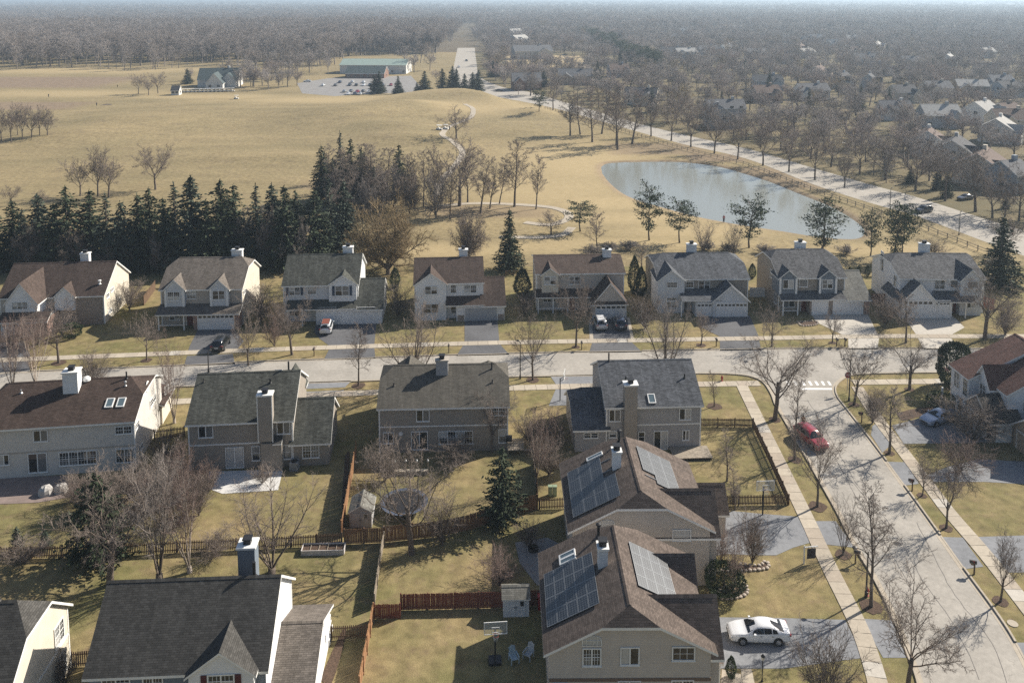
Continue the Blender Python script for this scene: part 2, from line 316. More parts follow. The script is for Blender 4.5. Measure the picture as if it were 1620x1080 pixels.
STY = {
 'street': (.27, .0165, [T0(4, .04, .75), L_(8, .62, (14, 54), (1.7, 2.5), 6, .10, .07, .55, .02, .15), L_(9, .2, (28, 55), (.3, .5), 4, .14, .05, .5, .013), L_(8, .12, (28, 58), (.38, .58), 3, .16, .04, .5, .010), L_(7, .1, (25, 60), (.4, .65), 2, .2, .03, .5, .0085)]),
 'spread': (.30, .019, [T0(4, .05, .8), L_(9, .5, (30, 74), (1.5, 2.3), 7, .16, .05, .5, .03, .2), L_(9, .2, (35, 65), (.32, .5), 5, .2, .03, .5, .014), L_(8, .12, (30, 65), (.38, .55), 3, .22, .02, .5, .011), L_(7, .1, (25, 65), (.4, .65), 2, .22, .02, .5, .009)]),
 'leader': (.90, .0115, [T0(9, .035, .15), L_(17, .24, (32, 58), (.30, .42), 5, .10, .09, .42, .015, .62), L_(8, .15, (30, 55), (.38, .52), 4, .14, .06, .5, .012), L_(8, .12, (28, 58), (.4, .55), 3, .16, .03, .5, .0095), L_(6, .1, (25, 60), (.45, .65), 1, .2, .02, .5, .0085)]),
 'slim': (.95, .010, [T0(9, .03, .12), L_(18, .2, (22, 40), (.22, .3), 5, .08, .10, .4, .011, .6), L_(9, .15, (25, 45), (.38, .52), 3, .12, .08, .5, .009), L_(8, .12, (25, 50), (.4, .6), 2, .14, .05, .5, .008)]),
 'stems': (.05, .03, [T0(1, .0, 1), L_(7, .2, (8, 32), (15, 19), 8, .07, .05, .5, .03, 0, .12), L_(12, .2, (25, 52), (.26, .42), 4, .12, .06, .4, .013), L_(8, .12, (28, 55), (.38, .55), 3, .16, .03, .5, .010), L_(6, .1, (25, 60), (.4, .65), 2, .18, .0, .5, .0085)]),
 'bushy': (.12, .03, [T0(2, .02, .9), L_(9, .3, (15, 68), (5.0, 7.2), 6, .12, .05, .5, .02, .1), L_(10, .12, (30, 60), (.36, .52), 4, .16, .03, .5, .014), L_(9, .12, (30, 60), (.42, .58), 3, .18, .02, .5, .012), L_(8, .1, (25, 65), (.45, .65), 2, .2, .01, .5, .011)]),
 'dome': (.13, .03, [T0(2, .02, .9), L_(15, .25, (8, 76), (4.6, 6.4), 6, .10, .05, .5, .02, .1), L_(14, .12, (28, 62), (.36, .58), 4, .15, .03, .5, .012), L_(9, .1, (28, 60), (.42, .6), 2, .18, .02, .5, .012), L_(6, .1, (25, 65), (.5, .7), 1, .2, .01, .5, .011)]),
 'shrub': (.06, .02, [T0(1, 0, 1), L_(24, .1, (6, 58), (10, 16), 5, .1, .03, .5, .014, 0), L_(9, .15, (20, 52), (.3, .55), 3, .15, .04, .5, .010), L_(9, .1, (25, 58), (.4, .65), 2, .18, .02, .5, .0085)]),
 'far': (.40, .018, [T0(4, .04, .7), L_(9, .42, (20, 66), (.9, 1.45), 5, .12, .07, .5, .04, .3), L_(8, .15, (30, 60), (.36, .55), 3, .16, .04, .5, .035), L_(7, .12, (30, 60), (.42, .65), 2, .18, .03, .6, .03), L_(4, .1, (25, 60), (.5, .75), 1, .2, .02, .7, .026)]),
 'fartall': (.88, .014, [T0(6, .03, .2), L_(14, .30, (28, 60), (.30, .44), 4, .10, .08, .45, .045, .5), L_(7, .15, (30, 58), (.42, .55), 3, .16, .04, .5, .04), L_(7, .12, (30, 60), (.45, .65), 2, .18, .03, .6, .034), L_(3, .1, (25, 60), (.55, .75), 1, .2, .02, .7, .03)]),
}
class Proto: pass
def bare(style, seed, h, bark=None, twig=None, far=False, thick=1.0):
    rng = np.random.default_rng(seed); f, rf, S = STY[style]; out = []
    grow(rng, np.zeros(3), unit(np.array((rng.normal(0, .03), rng.normal(0, .03), 1))), f * h, rf * h, 0, S, out)
    bark = bark or BARK; twig = twig or TWIG
    segs, mi = [], []; allp = []
    tmb = MB()
    tl = 1 if style in ('stems', 'shrub') else 0
    for lvl, pts, rad in out:
        allp += pts
        if lvl == 0 and not far:
            p2 = [pts[0] - np.array((0, 0, .15))] + list(pts); r2 = [rad[0] * 1.45] + [rad[0] * 1.15] + list(rad[1:])
            tmb.tube(p2, r2, 8)
        else:
            for i in range(len(pts) - 1):
                th = thick if lvl >= 2 else 1; segs.append((pts[i], pts[i + 1], rad[i] * th, rad[i + 1] * th)); mi.append(0 if lvl <= 1 else 1)
    pr = Proto(); pr.far = far
    A = np.array(allp); pr.h = A[:, 2].max(); pr.w = 2 * np.percentile(np.hypot(A[:, 0], A[:, 1]), 96)
    if far: pr.me = segs_mesh('tree', segs, [bark, twig], mi, 3)
    else:
        pr.trunk = tmb.mesh('trunk', [bark], True); pr.crown = segs_mesh('crown', segs, [bark, twig], mi, 3)
    return pr
def sprays(rng, C, D, Ln, W, mats):
    """leaf sprays: kite-shaped faces centred near C, pointing along D"""
    n = len(C); D = D / (np.linalg.norm(D, axis=1)[:, None] + 1e-9)
    q = rng.normal(0, 1, (n, 3)); S = np.cross(D, q); S /= np.linalg.norm(S, axis=1)[:, None] + 1e-9
    U = np.cross(S, D) * rng.normal(0, .12, (n, 1)) * Ln[:, None]
    V = np.zeros((n, 4, 3)); V[:, 0] = C - D * Ln[:, None] * .45; V[:, 1] = C + S * W[:, None] * .5 + U; V[:, 2] = C + D * Ln[:, None] * .55; V[:, 3] = C - S * W[:, None] * .5 + U
    F = np.arange(n * 4).reshape(-1, 4)
    return raw_mesh('crown', V.reshape(-1, 3), F, mats)
def spruce(seed, h, rad, mat, dens=1.0, bare_base=.05, rag=.22, size=.5, ex=.82):
    rng = np.random.default_rng(seed); C, D, Ln, W = [], [], [], []
    z = bare_base * h
    while z < h * .99:
        t = z / h; rr = rad * (1 - t) ** ex * rng.uniform(1 - rag, 1 + rag * .5) + .12
        nb = int((5 + 9 * (1 - t)) * dens)
        for k in range(nb):
            az = rng.uniform(0, 6.283); L = rr * rng.uniform(.72, 1.12); droop = rng.uniform(.12, .42)
            ns = max(2, int(L / (size * .42)))
            for j in range(ns):
                s = (j + .6) / ns * L
                p = np.array((math.cos(az) * s, math.sin(az) * s, z - droop * s + .12 * s * s / max(L, .1)))
                C.append(p + rng.normal(0, .07, 3)); D.append(np.array((math.cos(az), math.sin(az), -droop + rng.normal(0, .3))) + rng.normal(0, .5, 3))
                Ln.append(size * rng.uniform(.8, 1.5)); W.append(size * rng.uniform(.35, .7))
        z += h * .021 + .05
    for j in range(6): C.append(np.array((0, 0, h * (.95 + .012 * j)))); D.append(rng.normal(0, .3, 3) + (0, 0, 1)); Ln.append(.5); W.append(.15)
    pr = Proto(); pr.far = False
    pr.crown = sprays(rng, np.array(C), np.array(D), np.array(Ln), np.array(W), [mat]); pr.h = h * 1.01; pr.w = 2 * rad * .95
    m = MB(); m.tube([(0, 0, -.15), (0, 0, h * .5), (0, 0, h * .97)], [h * .014, h * .009, .02], 7); pr.trunk = m.mesh('trunk', [BARK], True); return pr
def pine(seed, h, rad, mat, lo=.22, nb=30, dome=.55):
    """open-grown pine: upswept boughs each ending in flat needle clumps"""
    rng = np.random.default_rng(seed); C, D, Ln, W, bs = [], [], [], [], []
    tp = [(0, 0, 0)]; x = y = 0
    for i in range(1, 8): x += rng.normal(0, .12); y += rng.normal(0, .12); tp.append((x, y, h * i / 7.6))
    for k in range(nb):
        t = lo + (1 - lo) * (k + rng.uniform(0, 1)) / nb; i = min(6, int(t * 7)); q = np.array(tp[i]) * 1.0; q[2] = t * h * .93
        az = k * 2.4 + rng.uniform(-.6, .6); L = rad * (math.sin(math.pi * min(1, (1.02 - t) / (1 - lo) * .9 + .08)) ** dome) * rng.uniform(.6, 1.15)
        up = rng.uniform(-.05, .45) + .5 * t * t
        e = q + np.array((math.cos(az) * L, math.sin(az) * L, L * up)); bs.append((q, e, .06, .03))
        for s in np.linspace(.45, 1.0, max(2, int(L * 1.6))):
            c = q + (e - q) * s + rng.normal(0, .15, 3); m = int(22 * (.6 + .4 * rng.uniform()))
            o = rng.normal(0, 1, (m, 3)) * np.array((.5, .5, .22))
            for v in o: C.append(c + v); D.append(np.array((v[0], v[1], .5 + v[2])) + rng.normal(0, .4, 3)); Ln.append(rng.uniform(.35, .6)); W.append(rng.uniform(.14, .28))
    pr = Proto(); pr.far = False
    fol = sprays(rng, np.array(C), np.array(D), np.array(Ln), np.array(W), [mat]); pr.crown = fol
    m = MB(); m.tube([(0, 0, -.15)] + tp[1:], [h * .018] + [h * .016 * (1 - .12 * i) for i in range(1, 8)], 7)
    for b in bs: m.tube([b[0], b[1]], [b[2], b[3]], 4)
    pr.trunk = m.mesh('trunk', [BARK], True); pr.h = h; pr.w = 2 * rad; return pr
def leafball(seed, h, rad, mat, n=2600, size=.28, shape='ball'):
    rng = np.random.default_rng(seed); d = rng.normal(0, 1, (n, 3)); d /= np.linalg.norm(d, axis=1)[:, None]
    k = rng.uniform(.78, 1.03, n) ** .6
    lump = 1 + .10 * np.sin(d[:, 0] * 5 + seed) * np.cos(d[:, 1] * 4) + .08 * np.sin(d[:, 2] * 7 + d[:, 0] * 3)
    P = d * (k * lump)[:, None]
    zz = (P[:, 2] + 1) / 2
    if shape == 'column': prof = np.clip(1.15 * (1 - np.clip(zz, 0, 1) ** 2.2), .05, 1); P[:, 0] *= .5 + .5 * prof; P[:, 1] *= .5 + .5 * prof
    C = np.stack([P[:, 0] * rad, P[:, 1] * rad, np.clip(zz, 0.0, 1.1) * h], 1)
    D = d + rng.normal(0, .6, (n, 3)) + np.array((0, 0, .4))
    pr = Proto(); pr.far = False
    pr.crown = sprays(rng, C, D, rng.uniform(.7, 1.5, n) * size, rng.uniform(.5, 1, n) * size * .6, [mat]); pr.h = h; pr.w = 2 * rad
    m = MB(); m.tube([(0, 0, -.1), (0, 0, h * .8)], [.09, .03], 6); pr.trunk = m.mesh('trunk', [BARK], True); return pr

PT = {}
for i in range(4): PT['street%d' % i] = bare('street', 11 + i, 9.0, thick=1.15)
for i in range(2): PT['spread%d' % i] = bare('spread', 31 + i, 11.0)
for i in range(3): PT['leader%d' % i] = bare('leader', 41 + i, 12.0, thick=1.15)
PT['slim'] = bare('slim', 51, 7.0)
PT['stems0'] = bare('stems', 61, 10.0); PT['stems1'] = bare('stems', 62, 10.0, None, TWIG_GREY)
PT['birch0'] = bare('stems', 63, 11.0, BARK_PALE, TWIG_RED); PT['birch1'] = bare('stems', 64, 11.0, BARK_PALE, TWIG_RED)
PT['willow'] = bare('dome', 71, 12.0, BARK, TWIG_TAN, thick=1.9); PT['bushy'] = bare('dome', 72, 10.0, thick=1.9); PT['bushyg'] = bare('bushy', 73, 10.0, BARK, TWIG_GREY, thick=2.4)
for i in range(3): PT['mstreet%d' % i] = bare('street', 15 + i, 10.0, thick=1.7); PT['mleader%d' % i] = bare('leader', 45 + i, 13.0, thick=1.7)
for i in range(2): PT['mspread%d' % i] = bare('spread', 35 + i, 12.0, thick=1.6)
PT['brush'] = bare('shrub', 83, 3.0, None, TWIG_GREY, thick=2.6); PT['shrub0'] = bare('shrub', 81, 3.0); PT['shrub1'] = bare('shrub', 82, 3.0, None, TWIG_RED)
PT['spruce0'] = spruce(1, 15, 3.5, SPRUCE, dens=1.25, rag=.3, ex=.74); PT['spruce1'] = spruce(2, 15, 3.2, SPRUCE, dens=1.2, rag=.38, ex=.68); PT['spruce2'] = spruce(3, 13, 3.3, SPRUCE_B, dens=1.2, rag=.3, ex=.7); PT['spruce3'] = spruce(5, 8.0, 2.1, SPRUCE, size=.36)
PT['spruce4'] = spruce(7, 14, 3.8, SPRUCE, rag=.45, ex=.65); PT['spruce5'] = spruce(8, 16, 3.0, SPRUCE_B, rag=.5, ex=.95, dens=.85); PT['yew'] = spruce(9, 6, 2.9, SPRUCE, rag=.4, ex=.42, size=.34)
PT['sprucelet'] = spruce(4, 3.0, .95, SPRUCE_B, size=.22)
PT['pine0'] = pine(11, 11, 3.2, PINE); PT['pine1'] = pine(12, 11, 3.4, PINE, .3, 26); PT['pine2'] = pine(13, 12, 3.0, PINE, .12, 40, .8)
PT['juniper'] = leafball(25, 1.6, 1.6, M('grey green juniper', (.105, .11, .08), .9, .5, 1.5), 900, .5); PT['ball'] = leafball(21, 1.6, 1.2, HEDGE, 4200, .12); PT['column'] = leafball(22, 5.5, 1.1, HEDGE, 2600, .26, 'column'); PT['bigball'] = leafball(23, 6.0, 2.6, SPRUCE, 5200, .36)
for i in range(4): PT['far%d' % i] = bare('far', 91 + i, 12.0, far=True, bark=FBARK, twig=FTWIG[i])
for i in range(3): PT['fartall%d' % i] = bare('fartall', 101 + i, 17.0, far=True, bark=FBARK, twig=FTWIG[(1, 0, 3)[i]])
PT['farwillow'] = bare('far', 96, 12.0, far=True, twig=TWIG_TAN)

BUMPS = []                                       # golf mounds: (X, Y, rx, ry, h)
def golf_z(X, Y):
    z = 0
    for (bx, by, rx, ry, h) in BUMPS:
        q = ((X - bx) / rx) ** 2 + ((Y - by) / ry) ** 2
        if q < 9: z += h * math.exp(-q * 1.3)
    return z * damp(X, Y) if z > .004 else 0
def gp(x, y):                                    # picture pixel on the rolling golf ground
    p = G(x, y)
    for _ in range(4): p = G(x, y, golf_z(p.x, p.y))
    return p
_rt = random.Random(5)
def tree(proto, x, y, top, wpx, label, name='bare_tree', cat='tree', group=None, golf=False, rz=None, lean=(0, 0)):
    pr = PT[proto]; p = gp(x, y) if golf else G(x, y)
    h = max(.6, zat(top, p.y) - p.z); s = h / pr.h
    wid = wpx * mpp(y); k = min(max(wid / (pr.w * s), .5), 1.9)
    rz = _rt.uniform(0, 6.28) if rz is None else rz
    if pr.far:
        o = link(name, pr.me, None, p, (lean[0], lean[1], rz), (s * k, s * k, s)); return tag(o, label, cat, group)
    r = empty(name, p, rz, label, cat, group); r.rotation_euler = (lean[0], lean[1], rz); r.scale = (s * k, s * k, s)
    link('trunk', pr.trunk, r); link('crown', pr.crown, r)
    return r
# ------------------------------------------------------------------ ground, roads, paths, water
def inpoly(x, y, P):
    r = False; n = len(P)
    for i in range(n):
        x1, y1 = P[i][0], P[i][1]; x2, y2 = P[(i + 1) % n][0], P[(i + 1) % n][1]
        if (y1 > y) != (y2 > y) and x < (x2 - x1) * (y - y1) / (y2 - y1) + x1: r = not r
    return r
def px(*pts): return [G(x, y) for x, y in pts]
def smooth(P, n=4):                               # Catmull-Rom through ground points
    out = []; Q = [P[0] * 2 - P[1]] + list(P) + [P[-1] * 2 - P[-2]]
    for i in range(1, len(Q) - 2):
        a, b, c, d = Q[i - 1], Q[i], Q[i + 1], Q[i + 2]
        for k in range(n):
            t = k / n; out.append(.5 * ((2 * b) + (c - a) * t + (2 * a - 5 * b + 4 * c - d) * t * t + (3 * b - a - 3 * c + d) * t ** 3))
    out.append(P[-1]); return out
def sheet(name, P, z, mat, kind='structure'):
    m = MB(); m.face([(p[0], p[1], z) for p in P]); o = m.build(name, mat)
    if kind: o['kind'] = kind
    return o
def resample(P, step):
    L = [0]
    for i in range(1, len(P)): L.append(L[-1] + (P[i] - P[i - 1]).length)
    n = max(1, int(L[-1] / step)); out = []; j = 0
    for k in range(n + 1):
        s = L[-1] * k / n
        while j < len(L) - 2 and L[j + 1] < s: j += 1
        t = (s - L[j]) / max(L[j + 1] - L[j], 1e-6); out.append(P[j].lerp(P[j + 1], t))
    return out
def offset(P, d):                                 # sideways shift (left of travel = positive)
    out = []
    for i, p in enumerate(P):
        t = P[min(i + 1, len(P) - 1)] - P[max(i - 1, 0)]; t.z = 0; t.normalize(); out.append(p + Vector((-t.y, t.x, 0)) * d)
    return out

FL = smooth(px((724, 76), (719, 100), (717, 124), (738, 143), (795, 155), (862, 168), (930, 186), (1000, 206), (1080, 228), (1180, 251), (1287, 292), (1380, 322), (1447, 341), (1560, 383), (1660, 420), (1850, 500)), 4)
FR = smooth(px((751, 76), (754, 100), (760, 122), (795, 138), (838, 146), (880, 158), (935, 174), (1000, 193), (1080, 213), (1180, 235), (1287, 266), (1380, 293), (1447, 311), (1560, 347), (1660, 378), (1850, 445)), 4)
def xroad(Y):
    if Y > FL[0].y: return FL[0].x + (Y - FL[0].y) * (-.062)
    for a, b in zip(FL[:-1], FL[1:]):
        if (a.y - Y) * (b.y - Y) <= 0 and abs(a.y - b.y) > 1e-6: return a.x + (b.x - a.x) * (Y - a.y) / (b.y - a.y)
    return 1e9
def damp(X, Y): return min(1, max(0, (xroad(Y) - 4 - X) / 14)) * min(1, max(0, (G(0, 146).y - Y) / 20))
GX0, GX1, GY0, GY1 = -520.0, 150.0, 160.0, 800.0
POND = smooth(px((951, 263), (962, 257), (1000, 255), (1060, 254.5), (1100, 257), (1140, 263), (1180, 274), (1220, 287), (1262, 304), (1300, 319), (1330, 333), (1356, 350), (1368, 364), (1360, 374), (1335, 376), (1290, 372), (1240, 364), (1200, 358), (1150, 350), (1100, 340), (1055, 328), (1015, 317), (985, 304), (964, 287), (953, 273)), 3)
for x, y, rx, ry, h in ((560, 186, 30, 26, 2.2), (640, 172, 26, 22, 2.0), (690, 158, 30, 16, 2.6), (610, 205, 22, 14, 1.3), (640, 222, 22, 14, 1.6), (780, 160, 22, 18, 1.8), (860, 178, 18, 16, 1.5), (200, 195, 40, 20, 1.4), (90, 215, 34, 18, 1.3), (735, 152, 26, 12, 1.6), (330, 180, 60, 22, .9), (450, 250, 40, 10, .6), (800, 205, 16, 20, .9)):
    p = G(x, y); BUMPS.append((p.x, p.y, rx, ry, h * 1.8))
def golf():
    ax = np.concatenate([np.arange(GX0, 12, 4.), np.arange(12, 92, .8), np.arange(92, GX1 + .1, 4.)]); ax[-1] = GX1
    ay = np.concatenate([np.arange(GY0, 300, .9), np.arange(300, GY1 + .1, 4.)]); ay[-1] = GY1
    X, Y = np.meshgrid(ax, ay); Z = np.zeros_like(X)
    for (bx, by, rx, ry, h) in BUMPS: Z += h * np.exp(-1.3 * (((X - bx) / rx) ** 2 + ((Y - by) / ry) ** 2)) * (((X - bx) / rx) ** 2 + ((Y - by) / ry) ** 2 < 9)
    edge = np.minimum(np.minimum(X - GX0, GX1 - X), np.minimum(Y - GY0, GY1 - Y)); Z *= np.clip(edge / 12, 0, 1) * np.array([[damp(a_, b_) if c_ else 0 for a_, b_, c_ in zip(r1, r2, r3)] for r1, r2, r3 in zip(X, Y, Z > .004)])
    PP = np.array([(p.x, p.y) for p in POND])
    near = (X > PP[:, 0].min() - 4) & (X < PP[:, 0].max() + 4) & (Y > PP[:, 1].min() - 4) & (Y < PP[:, 1].max() + 4)
    bank = np.zeros_like(X)
    A = PP; B = np.roll(PP, -1, 0); d = B - A; dd = (d ** 2).sum(1)
    for i, j in np.argwhere(near):
        q = np.array((X[i, j], Y[i, j])); t = np.clip(((q - A) * d).sum(1) / dd, 0, 1); dist = np.sqrt(((A + d * t[:, None] - q) ** 2).sum(1).min())
        ins = inpoly(q[0], q[1], PP); sdist = -dist if ins else dist
        Z[i, j] = -1.0 if sdist < -2.2 else (-.34 + .3 * sdist if sdist < 1.1 else min(0, -.01 + (sdist - 1.1) * .0)); bank[i, j] = max(0, 1 - abs(sdist - .4) / 2.2)
    tone = np.zeros_like(X); reed = bank * .8
    for (x, y, rx, ry, s) in ((915, 255, 26, 40, .9), (880, 300, 30, 30, .75), (960, 320, 18, 10, .9), (1100, 365, 22, 8, .8), (1010, 345, 30, 8, .8), (790, 172, 34, 26, .75), (700, 170, 18, 10, .6), (535, 158, 60, 16, .85), (120, 112, 90, 26, .8), (300, 110, 60, 14, .6), (110, 148, 60, 18, .7), (330, 153, 50, 12, .7), (700, 395, 20, 6, .7), (890, 390, 25, 5, .6), (460, 155, 60, 14, .5), (1010, 385, 30, 5, .7), (1420, 395, 20, 5, .7)):
        p = G(x, y); tone = np.maximum(tone, s * np.exp(-1.2 * ((((X - p.x) / rx) ** 2 + ((Y - p.y) / ry) ** 2)) ** 1.6))
    for (x0, x1, y0, y1, s) in ((-60, 200, 121, 139, .9), (-60, 135, 161, 174, .8), (1085, 1180, 243, 256, .7), (1180, 1290, 262, 300, .6), (960, 1120, 226, 245, .55), (490, 540, 283, 300, .8), (670, 880, 324, 345, .5)):
        a, b = G(x0, y1), G(x1, y0); c = G((x0 + x1) / 2, (y0 + y1) / 2); hw = abs(x1 - x0) / 2 * mpp((y0 + y1) / 2)
        u = np.clip(1 - np.maximum(np.abs(X - c.x) / hw, np.abs(Y - c.y) / (abs(b.y - a.y) / 2)), -.5, .5); reed = np.maximum(reed, s * np.clip(.3 + u * 3, 0, 1))
    n, m = X.shape; idx = np.arange(n * m).reshape(n, m)
    F = np.stack([idx[:-1, :-1], idx[:-1, 1:], idx[1:, 1:], idx[1:, :-1]], -1).reshape(-1, 4)
    me = raw_mesh('golf_course', np.stack([X, Y, Z], -1).reshape(-1, 3), F, [GRASS_GOLF])
    me.polygons.foreach_set('use_smooth', [True] * len(F))
    xr = np.array([xroad(y_) for y_ in ay]); sub_ = (X > xr[:, None] + 5).astype(float); tone = tone * (1 - sub_)
    for nm, A_ in (('tone', tone), ('reed', reed), ('suburb', sub_)):
        at = me.attributes.new(nm, 'FLOAT', 'POINT'); at.data.foreach_set('value', A_.astype(np.float32).ravel())
    o = link('golf_course', me); o['kind'] = 'structure'
golf()
def rect(name, x0, x1, y0, y1, z, mat, ground=True):
    return sheet(name, [(x0, y0), (x1, y0), (x1, y1), (x0, y1)], z, mat)
rect('lawn', -300, 600, -60, GY0, 0, GRASS_LAWN)
rect('lawn', GX1, 600, GY0, GY1, 0, GRASS_SUB)
rect('ground', -12000, GX0, GY0, GY1, 0, GROUND_FAR); rect('ground', 600, 12000, -60, GY1, 0, GROUND_FAR)
rect('ground', -12000, -300, -60, GY0, 0, GROUND_FAR); rect('ground', -12000, 12000, GY1, 16000, 0, GROUND_FAR); rect('ground', -12000, 12000, -400, -60, 0, GROUND_FAR)
# pond
def water():
    m, t, b, N, L = newmat('pond water'); b.inputs['Base Color'].default_value = (.23, .24, .215, 1); b.inputs['Roughness'].default_value = .12; b.inputs['Specular IOR Level'].default_value = .45
    p = N('ShaderNodeNewGeometry').outputs['Position']; n = N('ShaderNodeTexNoise'); n.inputs['Scale'].default_value = .9; n.inputs['Detail'].default_value = 3; L(p, n.inputs['Vector'])
    bp = N('ShaderNodeBump'); bp.inputs['Strength'].default_value = .10; bp.inputs['Distance'].default_value = .05; L(n.outputs['Fac'], bp.inputs['Height']); L(bp.outputs[0], b.inputs['Normal'])
    c = sum(POND, Vector()) / len(POND)
    sheet('pond_water', [c + (p - c) * 1.02 for p in POND], -.33, m)
water()
# cross street
KN = smooth(px((-900, 640), (-260, 604), (-120, 596.5), (13, 589.5), (272, 579), (400, 572.6), (595, 566), (800, 559.6), (1000, 555.6), (1140, 553), (1200, 551.9), (1342, 551.3), (1480, 551.5), (1620, 552.5), (1800, 555), (2500, 572)), 4)
KS1 = smooth(px((-900, 680), (-260, 640), (-120, 632), (0, 624), (247, 613), (482, 606), (650, 600.5), (803, 596.5), (945, 594), (1106, 591)), 4)
CL = smooth(px((1106, 591), (1150, 591.5), (1185, 595), (1207, 604), (1220, 622), (1227, 640)), 4)
KL = smooth(px((1227, 640), (1274, 720), (1291, 750), (1325, 810), (1348, 855.7), (1384.5, 916.7), (1416, 981.5), (1440, 1040), (1456, 1090), (1478, 1200)), 4)
CR = smooth(px((1325, 630), (1321, 620), (1322, 610), (1333, 600), (1350, 593), (1400, 590.6)), 4)
KR = smooth(px((1325, 630), (1357, 670.8), (1385, 707), (1418.6, 752.6), (1466.7, 818.8), (1525, 901), (1569, 960.7), (1603, 1012.5), (1640, 1085), (1690, 1210)), 4)
KS2 = smooth(px((1400, 590.6), (1485, 589.5), (1620, 589.5), (1800, 592), (2500, 611)), 4)
sheet('street', KN + KS2[::-1] + CR[::-1] + [CR[0]] + CL[::-1] + KS1[::-1], .008, ROAD)
sheet('side_street', KL + KR[::-1], .012, ROAD)
# drives (picture outlines on the ground)
DRV = []
def drive(pts, mat=ASPHALT, z=.02, name='driveway'):
    P = px(*pts); DRV.append(P); return sheet(name, P, z, mat)
drive([(-40, 546), (38, 540), (48, 564), (-40, 570)], ASPHALT_DARK); drive([(-40, 573), (46, 568), (48, 588), (-40, 592)], ASPHALT_DARK)
drive([(314, 519), (370, 519), (386, 540), (372, 556), (296, 560), (300, 548)], ASPHALT_DARK); drive([(296, 563), (368, 559.5), (372, 576), (291, 579)], ASPHALT_DARK)
drive([(500, 510), (596, 509), (592, 546), (524, 549), (506, 536), (497, 525)], ASPHALT_DARK); drive([(521, 552), (592, 549.5), (594, 567), (512, 569.5)], ASPHALT_DARK)
drive([(735, 506), (787, 506), (790, 540), (735, 542)], ASPHALT_DARK); drive([(733, 546), (790, 543.5), (806, 561), (722, 563)], ASPHALT_DARK)
drive([(936, 501), (992, 501), (998, 536), (939, 538)], ASPHALT_DARK); drive([(937, 541.5), (998, 540), (1016, 557), (932, 558)], ASPHALT_DARK)
drive([(931, 505), (936, 505), (939, 538), (933, 538)], CONCRETE, .026); drive([(992, 502), (996, 502), (1003, 536), (998, 536)], CONCRETE, .026)
drive([(1104, 500), (1186, 499), (1200, 531.5), (1140, 533), (1110, 518)], ASPHALT_DARK); drive([(1139, 538), (1201, 537), (1204, 554), (1139, 555)], ASPHALT_DARK)
drive([(1284, 498), (1373, 497), (1389, 529.5), (1335, 530.5), (1292, 510)], CONCRETE_N); drive([(1342, 534.5), (1391, 534), (1388, 553.5), (1342, 553.5)], CONCRETE_N)
drive([(1427, 498), (1506, 498), (1526, 518), (1504, 530), (1450, 530)], CONCRETE_N); drive([(1452, 534.5), (1504, 534.5), (1520, 553.5), (1462, 553.5)], CONCRETE_N)
drive([(150, 655), (247, 650), (262, 627), (180, 630)], ASPHALT); drive([(170, 626), (258, 622), (268, 610.5), (160, 615)], ASPHALT)
drive([(440, 640), (520, 637), (545, 617), (478, 620)], ASPHALT); drive([(478, 615.5), (546, 612.5), (556, 602), (470, 605)], ASPHALT)
drive([(868, 642), (935, 640), (945, 612), (880, 614)], ASPHALT); drive([(880, 608.5), (946, 606.5), (952, 592.5), (870, 594)], ASPHALT)
drive([(1118, 836), (1133, 820), (1160, 808), (1200, 812), (1262, 817), (1282, 858), (1255, 866), (1228, 878), (1200, 878), (1150, 876), (1120, 880)], ASPHALT); drive([(1289, 824), (1322, 824), (1352, 866), (1308, 861)], ASPHALT)
drive([(1136, 976), (1230, 977), (1337, 980), (1366, 1040), (1290, 1050), (1240, 1057), (1140, 1057)], ASPHALT); drive([(1362, 978), (1410, 981), (1438, 1040), (1397, 1040)], ASPHALT)
drive([(1411, 673), (1430, 668), (1461, 660), (1500, 650), (1560, 655), (1574, 700), (1500, 701), (1430, 702)], ASPHALT); drive([(1378, 688), (1380, 674), (1388, 668), (1411, 702), (1396, 716)], ASPHALT)
drive([(1468, 751), (1500, 738), (1548, 726), (1620, 730), (1660, 768), (1560, 762), (1478, 762)], ASPHALT); drive([(1403, 730), (1432, 731), (1454, 765), (1430, 768)], ASPHALT)
drive([(1546, 849), (1640, 846), (1690, 905), (1590, 905), (1574, 890)], ASPHALT); drive([(1488, 849), (1523, 850), (1556, 896), (1524, 900)], ASPHALT)
drive([(1606, 1016), (1660, 1016), (1690, 1070), (1638, 1080)], ASPHALT)
APR = list(DRV)
def in_drive(p): return any(inpoly(p.x, p.y, P) for P in APR)
def kerb(name, P, side):
    """raised kerb with a pale gutter pan; broken where a drive crosses. side: +1 lawn to the left of travel"""
    P = resample(P, .6); a, b = offset(P, 0), offset(P, .17 * side); g = offset(P, -.34 * side); m = MB()
    for i in range(len(P) - 1):
        m.face([(q.x, q.y, .02) for q in (a[i], a[i + 1], g[i + 1], g[i])][::side])
        mid = (a[i] + b[i + 1]) / 2; h = .035 if in_drive(mid + (b[i] - a[i])) else .14
        m.face([(q.x, q.y, h) for q in (b[i], b[i + 1], a[i + 1], a[i])][::side])
        m.face([(a[i].x, a[i].y, 0), (a[i + 1].x, a[i + 1].y, 0), (a[i + 1].x, a[i + 1].y, h), (a[i].x, a[i].y, h)])
        m.face([(b[i].x, b[i].y, 0), (b[i + 1].x, b[i + 1].y, 0), (b[i + 1].x, b[i + 1].y, h), (b[i].x, b[i].y, h)])
    o = m.build(name, CONCRETE); o['kind'] = 'structure'
kerb('kerb', KN, 1); kerb('kerb', KS1, -1); kerb('kerb', CL, -1); kerb('kerb', KL, -1); kerb('kerb', KR, 1); kerb('kerb', CR, -1); kerb('kerb', KS2, -1)
